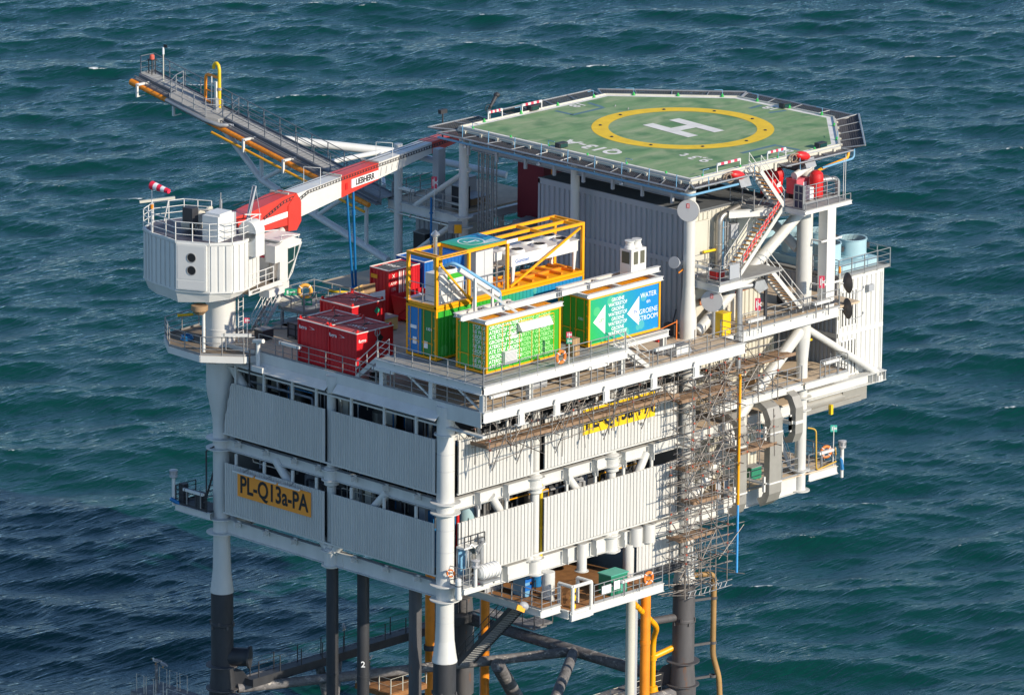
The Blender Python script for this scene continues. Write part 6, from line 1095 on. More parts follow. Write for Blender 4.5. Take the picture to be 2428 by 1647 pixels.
stair('cross_stair', 'steel stair with yellow treads going down from the dish platform to the deck', (29.6, -.75, 26.42), (26.2, -.75, 29.9), (0, 1, 0), 1.05, 15, YEL)
m = None
t = thing('hose_bundle', 'red hose laid down the outer side of the long yellow stair', 'hose', (23.2, -1.7, 30.4)); a, b = V((23.0, -1.72, 30.5)), V((26.2, -1.72, 33.5))
for k in range(2):
    m = M(); o = UZ*(.35+.28*k); m.path([(a+o).lerp(b+o, i/24)+UZ*(.06*math.sin(i*2.2+k)) for i in range(25)], .05, 8); part('hose', m, REDB, t)
m = M(); [m.bar(a.lerp(b, i/9)+UZ*.2, a.lerp(b, i/9)+UZ*.8, .05, .1) for i in range(10)]; part('hook', m, GALV, t)
# dish platform
D1 = thing('dish_platform', 'grey landing between the long stair and the leg with the round dishes', 'platform', (23, -1, 29.9)); m = M(); m.box(20.7, 26.2, -2.0, .75, 29.78, 29.9); part('deck_plate', m, GRATE, D1)
m = M(); m.ibeam((20.65, -2.0, 29.65), (22.6, -2.0, 29.65), .42, .2); m.ibeam((20.65, -2.0, 29.65), (20.65, .8, 29.65), .42, .2); m.ibeam((22.6, -2.0, 29.62), (26.3, -.6, 29.62), .4, .2); part('edge_beam', m, WHITE2, D1)
m = M(); m.tube((22.85, -1.6, 25.0), (22.85, -1.6, 29.5), .2, 16); m.tube((22.85, -1.6, 24.4), (22.85, -1.6, 25.0), .17, 14); pl_ = part('support_pole', m, GALV, D1); m = M(); m.ob((22.2, -.9, 25.3), (.75, -.75, 0), (.05, .05, 0), (0, 0, .3)); m.bar((22.8, -1.5, 25.2), (22.3, -.8, 23.4), .1, .1); part('pole_bracket', m, WHITE2, D1)
rail('handrail', 'handrail round the dish landing left of the long stair', [(20.7, .7, 29.92), (20.7, -2.0, 29.92), (22.5, -2.0, 29.92)], 1.1, GALV, .95); rail('handrail', 'handrail at the back of the dish landing along the sunny wall', [(21.2, .75, 29.92), (25.8, .6, 29.92)], 1.1, GALV, 1.2)
t = thing('rail_box', 'plain grey box on the rail at the foot of the long stair', 'box', (21.8, -2.05, 30.3)); m = M(); m.box(21.45, 22.3, -2.1, -2.02, 30.1, 30.95); part('sheet', m, GREYWALL, t); m = M(); m.box(21.42, 22.33, -2.06, -2.03, 30.92, 30.98); part('edge', m, GALV, t)
def drumdish(label, c, nrm, pole=None):
    t = thing('drum_antenna', label, 'antenna', c, 'white drum antennas'); c, nrm = V(c), V(nrm).normalized(); m = M(); m.lathe(c, [(.02, -.52), (.35, -.5), (.62, -.3), (.66, .0), (.66, .04)], 32, nrm, False); part('drum', m, WHITE2, t); m = M(); m.lathe(c, [(.65, .045), (.02, .05)], 32, nrm, False); part('radome', m, P('radome_grey', (.50, .50, .51), .5, var=.03), t)
    u = UZ.cross(nrm).normalized(); q = c + nrm*.06 + UZ*.3; m = M(); m.ob(q, u*.09, UZ*.14, nrm*.004); part('red_label', m, REDB, t)
    m = M(); [m.ob(q+nrm*.006+UZ*(.08-.055*i), u*.06, UZ*.012, nrm*.002) for i in range(4)]; part('label_writing', m, PAPER, t)
    m = M(); m.tube(c-nrm*.5, c-nrm*.8, .1, 10); part('mount', m, GALV, t)
    if pole: m = M(); m.tube(pole, (pole[0], pole[1], c.z+.3), .1, 12); part('pole', m, GALV, t)
DN = (-.88, -.47, 0); drumdish('upper white drum antenna on the leg just under the helideck corner', (19.55, -.45, 34.3), DN); drumdish('lower white drum antenna under the dish landing, half in shadow', (20.75, -1.35, 28.8), DN, (21.2, -1.1, 26.4))
def meshdish(label, z):
    t = thing('mesh_antenna', label, 'antenna', (32.7, -1.4, z), 'dark mesh dishes by the tower'); c = V((32.75, -1.4, z)); nrm = V((.92, -.38, 0)); m = M(); m.lathe(c, [(.08, -.22), (.35, -.12), (.62, .05)], 24, nrm, False); m.lathe(c, [(.62, .05), (.64, .05), (.35, -.14), (.08, -.25)], 24, nrm, False); part('reflector', m, P('dark_mesh', (.10, .085, .08), .6), t)
    m = M(); [m.tube(c+nrm*-.2, c+nrm*.06+(UZ*math.sin(a)+UZ.cross(nrm)*math.cos(a))*.63, .014, 5) for a in [k*math.pi/6 for k in range(12)]]; part('rib', m, DARK, t); m = M(); m.path([c-UZ*.55, c+nrm*.5-UZ*.7, c+nrm*1.0-UZ*.55, c+nrm*1.1-UZ*.4], .025, 6); m.ball(c+nrm*1.1-UZ*.36, .06, .06, .08); part('feed_arm', m, GREYWALL, t); m = M(); m.tube(c-nrm*.22, c-nrm*.6, .07, 8); part('mount', m, GALV, t)
meshdish('upper dark mesh dish beside the white tower', 27.75); meshdish('lower dark mesh dish beside the white tower', 26.15)
t = thing('antenna_pole', 'thin striped pole carrying both dark mesh dishes', 'pole', (32.25, -1.2, 25.6)); m = M(); m.tube((32.25, -1.2, 25.5), (32.25, -1.2, 28.4), .06, 8); part('pole', m, CREAM, t); m = M(); m.lathe((32.25, -1.2, 28.4), [(.07, 0), (.09, .1), (.07, .4), (.02, .42)], 10); part('tip', m, ORG, t)
# hose platform near the helideck
UP = thing('hose_platform', 'upper grey platform with red hose reels under the near helideck edge', 'platform', (28, -1.5, 33.6)); m = M(); m.box(24.8, 30.7, -.9, 1.2, 33.45, 33.6); m.box(26.65, 30.7, -3.3, -.9, 33.45, 33.6); part('deck_plate', m, GRATE, UP)
m = M(); m.ibeam((26.6, -3.32, 33.45), (30.75, -3.32, 33.45), .22, .14); m.ibeam((26.62, -3.3, 33.4), (26.62, -1.7, 33.4), .3, .16); m.ibeam((23.6, 0, 33.3), (26.7, -1.6, 33.3), .45, .2); m.bar((26.8, -1.0, 33.2), (30.4, -1.0, 33.2), .2, .4); part('edge_beam', m, WHITE2, UP); m = M(); [m.bar((x, -3.2, 33.35), (x-.0, -.5, 32.7), .1, .12) for x in (27.2, 29.2, 30.5)]; part('bracket', m, WHITE2, UP)
m = M(); m.box(31.0, 31.75, -1.25, -.55, 26.4, 33.4); part('box_column', m, WHITE2, UP); m = M(); [m.box(30.5, 32.3, -1.3, -1.26, z, z+.12) for z in (27.9, 30.6)]; [m.bar((30.5, -1.28, z+.06), (30.5, -.1, z+.06), .1, .1) for z in (27.9, 30.6)]; part('box_bracket', m, WHITE2, UP)
for x in (26.75, 27.9, 29.1, 30.3): pass
rail('handrail', 'grey double handrail on the inner edge of the hose platform', [(26.7, -2.35, 33.62), (30.6, -2.35, 33.62), (30.7, .9, 33.62)], 1.1, GALV, 1.0, 3); rail('handrail', 'low grey stubs along the outer edge of the hose platform', [(26.7, -3.28, 33.62), (30.7, -3.28, 33.62)], .35, GALV, .9, 0, False)
rail('handrail', 'handrail on the hose platform landing beside the yellow treads', [(24.9, 1.1, 33.62), (24.9, -.8, 33.62)], 1.1, GALV, 1.0)
t = thing('dark_gate', 'dark blue framed gate standing at the top of the long stair', 'gate', (26.7, -2.6, 33.6)); m = M(); m.box(26.68, 26.74, -3.1, -2.45, 33.65, 35.0); part('panel', m, P('navy', (.012, .02, .07), .5), t); m = M(); [m.box(26.64, 26.78, y, y+.05, 33.6, 35.05) for y in (-3.12, -2.78, -2.45)]; [m.box(26.64, 26.78, -3.1, -2.42, z, z+.05) for z in (33.62, 34.1, 34.55, 35.0)]; part('frame', m, GALV, t)
t = thing('hose_reel', 'dark red hose reel behind the pink box on the hose platform', 'hose reel', (27.6, .2, 34.6), 'fire gear on the hose platform'); m = M(); m.lathe((27.7, .3, 34.9), [(.2, -.35), (.62, -.35), (.62, -.3), (.45, -.28), (.45, .28), (.62, .3), (.62, .35), (.2, .35)], 24, (1, .3, 0)); part('drum', m, P('dark_red_reel', (.30, .01, .02), .45), t); m = M(); [m.torus((27.7+.1*k, .3+.03*k, 34.9), .56, .05, (1, .3, 0), 24, 6) for k in (-2, -1, 0, 1, 2)]; part('hose', m, REDB, t); m = M(); m.bar((27.7, .3, 33.6), (27.7, .3, 34.6), .1, .6); part('stand', m, DARK, t)
for i, (lab, x, y, mt) in enumerate([('pink red box on the hose platform in front of the reel', 28.2, -1.2, P('faded_red_box', (.55, .10, .13), .5)), ('bright red box on the hose platform next to the yellow treads', 27.0, -.2, REDB)]):
    t = thing('foam_box', lab, 'box', (x, y, 33.6), 'fire gear on the hose platform'); m = M(); m.box(x, x+1.1, y, y+.8, 33.9, 34.75); part('body', m, mt, t); m = M(); m.box(x-.03, x+1.13, y-.03, y+.83, 34.75, 34.82); part('lid', m, mt, t); m = M(); m.box(x+.1, x+1.0, y+.1, y+.7, 33.6, 33.9); part('base', m, BLACK, t); m = M(); m.box(x+.6, x+.9, y-.012, y, 34.3, 34.6); part('notice', m, PAPER, t)
t = thing('fire_extinguisher_cover', 'big bright red domed cover behind the handrail of the hose platform', 'cover', (29.3, -1.7, 33.7), 'fire gear on the hose platform'); m = M(); m.lathe((29.35, -1.75, 0), [(.42, 33.75), (.42, 34.9), (.38, 35.15), (.2, 35.3), (.02, 35.32)], 20); part('hood', m, REDB, t); m = M(); m.box(28.6, 28.95, -1.9, -1.6, 33.65, 34.4); part('white_box', m, PAPER, t)
t = thing('elbow_pipe', 'grey pipe elbow at the right end of the hose platform', 'pipe', (30.9, -1.8, 33.4)); m = M(); m.path([(30.0, -1.6, 34.6), (31.1, -1.9, 34.6), (31.1, -1.9, 33.2)], .15, 12, bend=.4); part('pipe', m, GALV, t); m = M(); m.lathe((31.1, -1.9, 33.3), [(.15, 0), (.2, 0), (.2, .08), (.15, .08)], 12, cap=False); part('flange', m, GALV, t)
for i, (x, y) in enumerate([(30.3, -3.2), (30.7, -2.7)]): t = thing('whip_antenna', ['thin white whip antenna on the outer corner of the hose platform', 'thin white whip antenna set back from the hose platform corner'][i], 'antenna', (x, y, 33.6), 'thin whip antennas'); m = M(); m.tube((x, y, 33.5), (x, y, 36.0+.4*(1-i)), .022, 6); part('whip', m, RAILW, t); m = M(); m.tube((x, y, 33.5), (x, y, 34.0), .045, 8); part('base', m, GALV, t)
t = thing('white_cylinder', 'white horizontal cylinder above the red dome under the helideck', 'tank', (29.2, -.9, 35.1)); m = M(); m.tube((28.3, -.9, 35.0), (30.3, -.6, 35.35), .22, 16); part('shell', m, WHITE2, t); m = M(); m.tube((28.5, -.9, 34.6), (28.5, -.9, 35.0), .05, 8); m.tube((28.3, -1.1, 33.6), (28.3, -1.1, 34.9), .05, 8); part('stand', m, GALV, t)
t = thing('orange_pipe', 'thin orange brown vertical pipe between the right column and the white box column', 'pipe', (31.1, .6, 27)); m = M(); m.tube((31.3, .9, 26.4), (31.3, .9, 33.0), .09, 10); part('pipe', m, ORG, t); m = M(); [m.lathe((31.3, .9, z), [(.09, 0), (.13, 0), (.13, .07), (.09, .07)], 10, cap=False) for z in (28.2, 30.6)]; part('flange', m, ORG, t)
t = thing('red_post', 'red vertical pipe behind the rail under the dish landing', 'pipe', (24.2, .2, 26.4)); m = M(); m.tube((24.3, -.3, 26.4), (24.3, -.3, 28.6), .11, 10); m.tube((24.3, -.3, 28.55), (23.9, -.3, 28.55), .08, 8); part('pipe', m, REDB, t); m = M(); m.lathe((24.3, -.3, 27.4), [(.11, 0), (.17, 0), (.17, .08), (.11, .08)], 10, cap=False); part('flange', m, REDB, t)
t = thing('orange_beam', 'rusty orange beam spanning the shadow under the dish landing', 'beam', (22.5, .4, 28.6)); m = M(); m.ibeam((21.6, .4, 28.2), (25.8, .4, 28.45), .3, .2); part('beam', m, P('rust_beam', (.40, .15, .07), .7, var=.3), t); m = M(); m.box(25.6, 25.75, .2, .5, 28.4, 28.7); part('end_cap', m, ORG, t)
t = thing('bent_tray', 'black cable tray dropping from the dish landing and running along the deck edge', 'cable tray', (25, -1.6, 26.9)); m = M(); m.bar((25.3, -1.5, 29.6), (25.3, -1.5, 26.95), .1, .22); m.bar((25.3, -1.55, 26.95), (31.8, -1.55, 26.85), .1, .14); m.bar((24.7, -1.5, 29.65), (25.3, -1.5, 29.65), .2, .1); part('tray', m, DARK, t); m = M(); [m.bar((x, -1.62, 26.8), (x, -1.62, 27.05), .04, .04) for x in np.arange(25.5, 31.5, .6)]; part('bracket', m, GALV, t)
t = thing('ventilation_hood', 'galvanised box hood on a pipe under the dish landing', 'vent', (24.1, -1.2, 29.2)); m = M(); m.ext((24.2, -1.6, 28.9), (.9, -.3, 0), (0, 0, 1), [(0, .1), (.35, -.25), (1.0, .0), (.7, .55), (.1, .5)], (.2, .55, 0)); part('hood', m, GALV, t); m = M(); m.tube((23.2, -1.0, 29.1), (24.4, -1.3, 29.1), .2, 12); part('pipe', m, GALV, t)
for lab, c, ph in [('red and white tall sign on a post before the cross stair', (24.4, -1.7, 28.0), 1.9), ('double red and white sign on a post left of the mesh dishes', (30.2, -1.6, 28.3), 1.6), ('pink sign on a post left of the back helideck leg', (19.9, 20.9, 32.2), 2.2), ('red hydrant sign on a post beside the crane pedestal', (-.1, 16.3, 28.1), 1.9)]: sign(lab, c, DG, .34, .75 if 'tall' in lab or 'double' in lab or 'pink' in lab else .3, SIGNR, None, ph, mark=True)
sign('green muster sign on a tall post at the far right lower walkway', (33.0, -.35, 18.4), DG, .4, .42, P('mint_sign', (.06, .45, .36), .5), None, 2.4); sign('red over green sign on a post at the raised platform rail', (6.65, -3.25, 29.75), DG, .32, .32, SIGNR, None, 1.8); sign('green square sign right below the red one on the raised platform post', (6.65, -3.27, 29.38), DG, .32, .32, SIGNG)
t = thing('flood_light', 'yellow lit floodlight box in front of the back helideck leg', 'lamp', (19.2, 17.6, 29.7)); m = M(); m.ob((19.1, 18.3, 30.0), (.3, -.3, 0), (.22, .22, 0), (0, 0, .3)); part('housing', m, GALV, t); m = M(); m.ob((18.95, 17.9, 30.0), (.16, -.16, 0), (.03, .03, 0), (0, 0, .26)); part('lens', m, YEL, t); m = M(); m.bar((19.2, 18.3, 29.2), (19.6, 18.5, 29.6), .1, .1); m.tube((19.1, 18.2, 29.2), (19.1, 18.2, 29.7), .05, 8); part('arm', m, GALV, t)
t = thing('flood_light', 'grey horn floodlight left of the leg with the drum antennas', 'lamp', (19.3, .6, 30.7)); m = M(); m.lathe((19.6, .4, 31.0), [(.1, -.3), (.18, 0), (.36, .35), (.36, .42)], 16, (-.8, -.2, .2)); part('horn', m, GREYWALL, t); m = M(); m.bar((19.6, .3, 30.4), (20.3, .0, 30.9), .07, .07); part('arm', m, ORG, t)

# ---------------------------------------------------------------- linear lamps on the rails
def lamp(label, a, b):
    a, b = V(a), V(b); d = (b-a).normalized(); s = d.cross(UZ); t = thing('linear_lamp', label, 'lamp', (a+b)/2, 'white linear lamps on the rails'); m = M(); m.bar(a, b, .20, .16); part('housing', m, WHITE2, t); m = M(); [m.bar(p-d*.02, p+d*.02, .215, .175) for p in (a.lerp(b, .1), a.lerp(b, .9))]; part('clip', m, DARK, t); m = M(); [m.bar(p, p-UZ*.9+s*-.0, .06, .05) for p in (a.lerp(b, .15), a.lerp(b, .85))]; part('bracket', m, RAILM, t)
for a in [('white linear lamp on the crane walkway rail in front of the pedestal', (-1.9, 16.6, 27.5), (-.7, 15.3, 27.5)), ('white linear lamp on the shaded deck rail left of the red containers', (-.32, 13.3, 27.4), (-.32, 11.6, 27.4)), ('white linear lamp on the shaded deck rail below the raised platform', (-.32, 5.6, 27.4), (-.32, 3.9, 27.4)), ('white linear lamp on the sunny deck rail at the near corner', (.2, -3.3, 27.3), (1.65, -3.3, 27.3)), ('white linear lamp on the sunny deck rail under the gap between the green containers', (8.2, -3.3, 27.45), (9.85, -3.3, 27.45)), ('white linear lamp on the sunny deck rail left of the grey leg', (13.8, -3.3, 27.5), (15.4, -3.3, 27.5)),
          ('white linear lamp on the right deck rail beside the grey pole', (23.6, -1.6, 27.05), (25.1, -1.6, 27.05)), ('white linear lamp on the right deck rail next to the mesh dishes', (29.5, -1.6, 27.05), (31.1, -1.6, 27.05)), ('white linear lamp on the rail of the dish landing', (20.62, .4, 30.75), (20.62, -1.3, 30.75)), ('white linear lamp on the walkway rail below the white tower', (31.0, -1.1, 23.0), (32.6, -1.1, 23.0)), ('white linear lamp on the far right lower walkway rail', (31.6, -.4, 17.1), (33.1, -.4, 17.1)), ('white linear lamp on the shaded platform left of the far leg', (-1.05, 20.8, 17.1), (-1.05, 19.1, 17.1)), ('white linear lamp on the orange cellar deck rail', (11.7, -2.85, 13.85), (13.5, -2.85, 13.85)), ('white linear lamp on the shadowed upper floor behind the crane boom', (20.1, 24.3, 31.3), (20.1, 22.9, 31.3))]: lamp(*a)

# ---------------------------------------------------------------- ducts on the sunny right side
def duct(label, x, w_, zt, zb, hook, yb=.6):
    t = thing('ventilation_duct', label, 'duct', (x, -1.5, zb), 'tall grey ducts'); path_ = [(yb, zt), (-.7, zt), (-1.35, zt-.35), (-1.68, zt-1.0), (-1.68, zb+.7), (-1.45, zb+.15), (-.9, zb)]
    if hook: path_ = path_[:-1] + [(-.95, zb-.2)]
    d_ = .45; inner = [(yb, zt-d_), (-.62, zt-d_), (-1.0, zt-.62), (-1.22, zt-1.12), (-1.22, zb+.8), (-1.05, zb+.4), (-.7, zb+.28)] 
    o = path_; i_ = inner
    m = M(); k = len(o); vs = [(x, *p) for p in o]+[(x+w_, *p) for p in o]+[(x, *p) for p in i_]+[(x+w_, *p) for p in i_]
    f = []
    for j in range(k-1): f += [(j, j+1, k+j+1, k+j), (2*k+j, 3*k+j, 3*k+j+1, 2*k+j+1), (j, 2*k+j, 2*k+j+1, j+1), (k+j, k+j+1, 3*k+j+1, 3*k+j)]
    f += [(0, k, 3*k, 2*k), (k-1, 3*k-1, 4*k-1, 2*k-1)]
    m.add(vs, f); part('sheet', m, DUCT, t)
    m = M(); [m.box(x-.03, x+w_+.03, -1.72, -1.18, z, z+.09) for z in (zb+1.3, zt-1.9)]; part('band', m, WHITE2, t)
    m = M(); [m.box(x-.28, x-.14, -1.5, -1.36, z-.45, z+.5) for z in (zb+1.3, zt-1.9)]; [m.box(x-.3, x+.02, -1.5, -.1, z, z+.1) for z in (zb+1.3, zt-1.9)]; part('bracket', m, WHITE2, t)
duct('narrow tall grey duct nearest the scaffold tower', 23.1, .62, 21.3, 15.2, True); duct('wide tall grey duct in the middle of the sunny right side', 25.75, 1.08, 21.6, 15.3, True); duct('short grey duct loop right beside the right column', 28.0, .66, 21.9, 18.6, False)
for i, (x, z) in enumerate([(22.2, 16.05), (22.9, 16.05), (23.0, 22.05)]): t = thing('cable_box', ['left brown grey cabinet on the lower right walkway', 'second brown grey cabinet beside it on the lower right walkway', 'brown grey cabinet on the upper right walkway'][i], 'cabinet', (x, -.4, z), 'grey cabinets on the walkways'); m = M(); m.box(x, x+.45, -.6, -.1, z, z+1.2); part('body', m, GREYWALL, t); m = M(); m.box(x-.06, x, -.6, -.1, z, z+1.22); m.box(x, x+.45, -.62, -.08, z+1.2, z+1.25); part('cheek', m, CARD, t)
t = thing('wall_ladder', 'dark vertical ladder on the cream wall left of the wide duct', 'ladder', (24.2, 1.3, 16.1)); m = M(); [m.bar((x, 1.35, 16.1), (x, 1.35, 19.8), .05, .05) for x in (24.6, 25.05)]; part('side_rail', m, DARK, t); m = M(); [m.bar((24.6, 1.35, z), (25.05, 1.35, z), .03, .03) for z in np.arange(16.3, 19.8, .3)]; part('rungs', m, DARK, t)
stair('access_stair', 'steel stair seen behind the right column on the lower walkway', (30.6, 1.0, 16.1), (28.4, 1.0, 20.5), (0, 1, 0), .9, 14, GALV)
t = thing('yellow_hose_frame', 'yellow bent pipe loop on the rail of the far right lower walkway', 'pipe', (30.7, -1.6, 16.4)); m = M(); m.path([(30.9, -.1, 18.8), (31.3, -.42, 18.7), (31.4, -.42, 16.1), (33.2, -.42, 16.3)], .05, 8, bend=.25); part('pipe', m, P('mustard_pipe', (.55, .34, .05), .5), t); m = M(); [m.torus((33.1, -.45, 16.9+.05*k), .2, .035, (.7, -.7, .1*k), 16, 6) for k in range(3)]; part('coil', m, P('mustard_pipe2', (.5, .3, .06), .6), t)
def lantern(label, x, y, z, h_):
    t = thing('navigation_lantern', label, 'lantern', (x, y, z), 'white navigation lanterns on posts'); m = M(); m.tube((x, y, z), (x, y, z+h_), .11, 12); part('post', m, WHITE2, t); m = M(); m.lathe((x, y, z+h_), [(.2, 0), (.24, .05), (.24, .14), (.20, .18), (.22, .38), (.26, .42), (.26, .46), (.1, .5)], 14); part('lamp', m, P('lantern_glass', (.45, .45, .46), .25), t); m = M(); [m.bar((x+.23*math.cos(a), y+.23*math.sin(a), z+h_+.15), (x+.23*math.cos(a), y+.23*math.sin(a), z+h_+.42), .02, .02) for a in [k*.785 for k in range(8)]]; part('cage', m, GALV, t)
lantern('white lantern on a post at the far right tip of the lower walkway', 33.7, -.45, 15.2, 1.85); lantern('white lantern on a post at the shaded platform left of the far leg', -1.0, 21.75, 15.9, 1.7); lantern('white lantern on a post beside the liferaft canister', .75, -1.7, 15.7, 1.1)
for lab, c, d_ in [('blue gas bottle hanging at the far right tip of the lower walkway', (33.5, -.6, 16.1), (0, .2, 1)), ('dark blue gas bottle hanging under the shaded left platform', (-1.1, 21.5, 16.2), (.5, -.6, -.4))]: t = thing('gas_bottle', lab, 'bottle', c, 'blue gas bottles'); m = M(); m.lathe(c, [(.02, -.38), (.12, -.34), (.12, .25), (.05, .34), (.04, .42)], 12, d_, False); part('bottle', m, BLUED, t); m = M(); m.lathe(c, [(.04, .42), (.06, .44), (.06, .5)], 8, d_); part('valve', m, GALV, t)

# shaded platform left of the far leg
LP = thing('side_platform', 'small shaded platform with a lantern left of the far leg', 'platform', (-.5, 20, 16)); m = M(); m.box(-1.0, .6, 18.9, 21.6, 15.95, 16.07); part('deck_plate', m, TANG, LP); m = M(); m.ibeam((-1.0, 18.6, 15.85), (-1.0, 21.6, 15.85), .4, .2); part('edge_beam', m, WHITE, LP); m = M(); m.tube((-.95, 18.95, 16.0), (-.95, 18.95, 19.8), .05, 8); m.tube((-.95, 18.95, 19.8), (-.3, 18.7, 20.1), .05, 8); m.box(-.9, -.5, 21.0, 21.4, 16.1, 17.3); m.box(-1.0, -.6, 19.3, 19.9, 16.1, 17.1); part('standpipe', m, DARK, LP)
rail('handrail', 'dark handrail round the shaded platform left of the far leg', [(-1.0, 18.9, 16.08), (-1.0, 21.55, 16.08), (.6, 21.55, 16.08)], 1.1, DARK, .8, 3); t = thing('access_ladder', 'dark sloping ladder behind the far left leg', 'ladder', (.0, 19.4, 16)); m = M(); [m.bar((.5+dx, 20.6, 16.1), (.5+dx, 19.2, 19.9), .06, .1) for dx in (0, .7)]; part('side_rail', m, DARK, t); m = M(); [m.bar((.5, 20.6-.14*k, 16.3+.38*k), (1.2, 20.6-.14*k, 16.3+.38*k), .1, .03) for k in range(10)]; part('rungs', m, DARK, t)
# liferaft platform right of the front leg
RPF = thing('raft_platform', 'small white platform hung beside the front leg for the liferaft', 'platform', (.5, -1.4, 15.6)); m = M(); m.box(-.1, 1.9, -1.6, -.2, 15.55, 15.68); m.ibeam((-.1, -1.62, 15.5), (1.95, -1.62, 15.5), .3, .15); part('deck_plate', m, WHITE2, RPF); m = M(); [m.bar((1.0+.13*k, -1.66, 15.75), (1.08+.13*k, -1.66, 15.85), .03, .06) for k in range(7)]; part('hatched_strip', m, SIGNR, RPF)
t = thing('liferaft', 'big white liferaft canister on the small platform beside the front leg', 'liferaft', (1.7, -1.9, 16.3)); c = V((1.75, -1.75, 16.45)); m = M(); m.lathe(c, [(.02, -.78), (.28, -.74), (.42, -.6), (.43, .6), (.28, .74), (.02, .78)], 24, (1, -.15, .05), False); part('canister', m, WHITE2, t); m = M(); [m.lathe(c, [(.43, s), (.455, s+.01), (.455, s+.06), (.43, s+.07)], 24, (1, -.15, .05), False) for s in (-.5, -.25, -.02, .25, .48)]; part('band', m, PAPER, t); m = M(); m.box(1.0, 2.4, -2.1, -1.4, 15.85, 15.98); [m.bar((x, -1.75, 15.6), (x, -1.75, 15.95), .08, .08) for x in (1.3, 2.2)]; part('cradle', m, GALV, t)
t = thing('gas_cylinder', 'white upright cylinder at the left end of the raft platform', 'cylinder', (-.15, -1.3, 15.3)); m = M(); m.lathe((-.15, -1.25, 15.0), [(.17, 0), (.2, .05), (.2, 1.1), (.15, 1.25), (.05, 1.3)], 16); part('shell', m, WHITE2, t); m = M(); m.lathe((-.15, -1.25, 15.8), [(.2, 0), (.21, 0), (.21, .06), (.2, .06)], 16, cap=False); part('strap', m, DARK, t)
rail('handrail', 'dark handrail on the left end of the raft platform', [(-.1, -.4, 15.7), (-.1, -1.55, 15.7), (.9, -1.55, 15.7)], 1.15, RAILM, .5, 2)
t = thing('raft_davit', 'steel davit arm with a hooked pipe above the liferaft', 'davit', (1.6, -.8, 16)); m = M(); m.tube((2.0, -.9, 15.7), (2.0, -.9, 18.0), .15, 12); m.bar((2.2, -1.0, 18.05), (1.0, -1.6, 17.7), .1, .14); m.lathe((2.0, -.9, 18.0), [(.15, 0), (.2, .02), (.2, .2), (.05, .24)], 12); part('post', m, GALV, t); m = M(); m.path([(.75, -1.0, 16), (.75, -1.0, 17.8), (1.0, -1.1, 18.0), (1.3, -1.2, 17.7), (1.3, -1.2, 16.2)], .08, 8); m.box(1.2, 1.5, -1.3, -1.0, 16.9, 17.4); m.tube((.95, -1.1, 16), (.95, -1.1, 17.6), .07, 8); part('pipe', m, INOX, t)
t = thing('window_ledge', 'white ledge with a dark guard frame on the lower sunny cladding', 'ledge', (.9, -.8, 18)); m = M(); m.box(.4, 2.2, -1.15, -.52, 17.8, 17.9); part('ledge', m, WHITE2, t); m = M(); [m.bar((x, -1.1, 17.9), (x, -1.1, 18.55), .05, .05) for x in (.45, .95, 1.55, 2.1)]; m.bar((.45, -1.1, 18.55), (2.1, -1.1, 18.55), .05, .05); m.bar((.45, -1.1, 18.25), (2.1, -1.1, 18.25), .04, .04); [m.bar((x, -.56, 18), (x, -.56, 19.4), .05, .05) for x in (.7, 1.3)]; part('guard', m, DARK, t)
t = thing('access_door', 'blue door in the gap of the lower sunny cladding by the front leg', 'door', (.7, -.3, 15.7)); m = M(); m.box(.7, 1.5, -.34, -.28, 16.0, 17.7); part('leaf', m, BLUEP, t); m = M(); m.box(.62, .7, -.36, -.26, 15.7, 17.8); m.box(1.5, 1.58, -.36, -.26, 15.7, 17.8); part('frame', m, GREYWALL, t)

# ---------------------------------------------------------------- orange cellar deck under the sunny side
CDK = thing('cellar_deck', 'low orange rusty deck hung under the sunny side with a dark chamber behind', 'deck', (11, 0, 12.7)); m = M(); m.box(7.6, 15.4, -2.6, 7, 12.75, 12.86); m.box(5.85, 7.6, -2.0, 4.0, 13.1, 13.2); part('rusty_floor', m, RUSTY, CDK)
m = M(); m.ibeam((9.2, -2.65, 12.68), (15.5, -2.65, 12.68), .5, .2); m.ibeam((7.6, -2.65, 12.6), (9.2, -2.65, 12.6), .6, .2); m.ibeam((5.75, -2.05, 13.0), (7.4, -2.05, 13.0), .45, .2); m.ibeam((7.5, -2.6, 12.7), (7.5, 4, 12.7), .5, .2); m.ibeam((5.8, -2.0, 13.05), (5.8, 4, 13.05), .4, .2); part('edge_beam', m, WHITE2, CDK)
m = M(); [m.tube((x, y, 12.7), (x, y, 14.8), .38 if x < 15 else .33, 18) for x, y in ((7.9, -.6), (15.2, -.1), (7.6, 6), (15.4, 6))]; part('hanger_column', m, WHITE, CDK)
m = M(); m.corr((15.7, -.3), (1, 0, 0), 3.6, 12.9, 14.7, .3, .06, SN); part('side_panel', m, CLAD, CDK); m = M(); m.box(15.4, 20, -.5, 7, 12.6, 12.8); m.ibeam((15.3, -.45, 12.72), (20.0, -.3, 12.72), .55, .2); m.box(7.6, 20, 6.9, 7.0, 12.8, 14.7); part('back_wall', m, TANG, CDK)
m = M(); m.corr((5.9, 2.6), (1, 0, 0), 1.5, 13.2, 14.6, .3, .06, SN); part('side_panel', m, GREYWALL, CDK); m = M(); m.box(7.0, 7.4, .4, 1.4, 13.2, 14.4); part('blue_pump', m, BLUEP, CDK); m = M(); m.box(6.9, 7.5, .3, .36, 13.6, 13.9); m.box(6.9, 7.5, .3, .34, 14.1, 14.3); part('notice', m, BLUE, CDK)
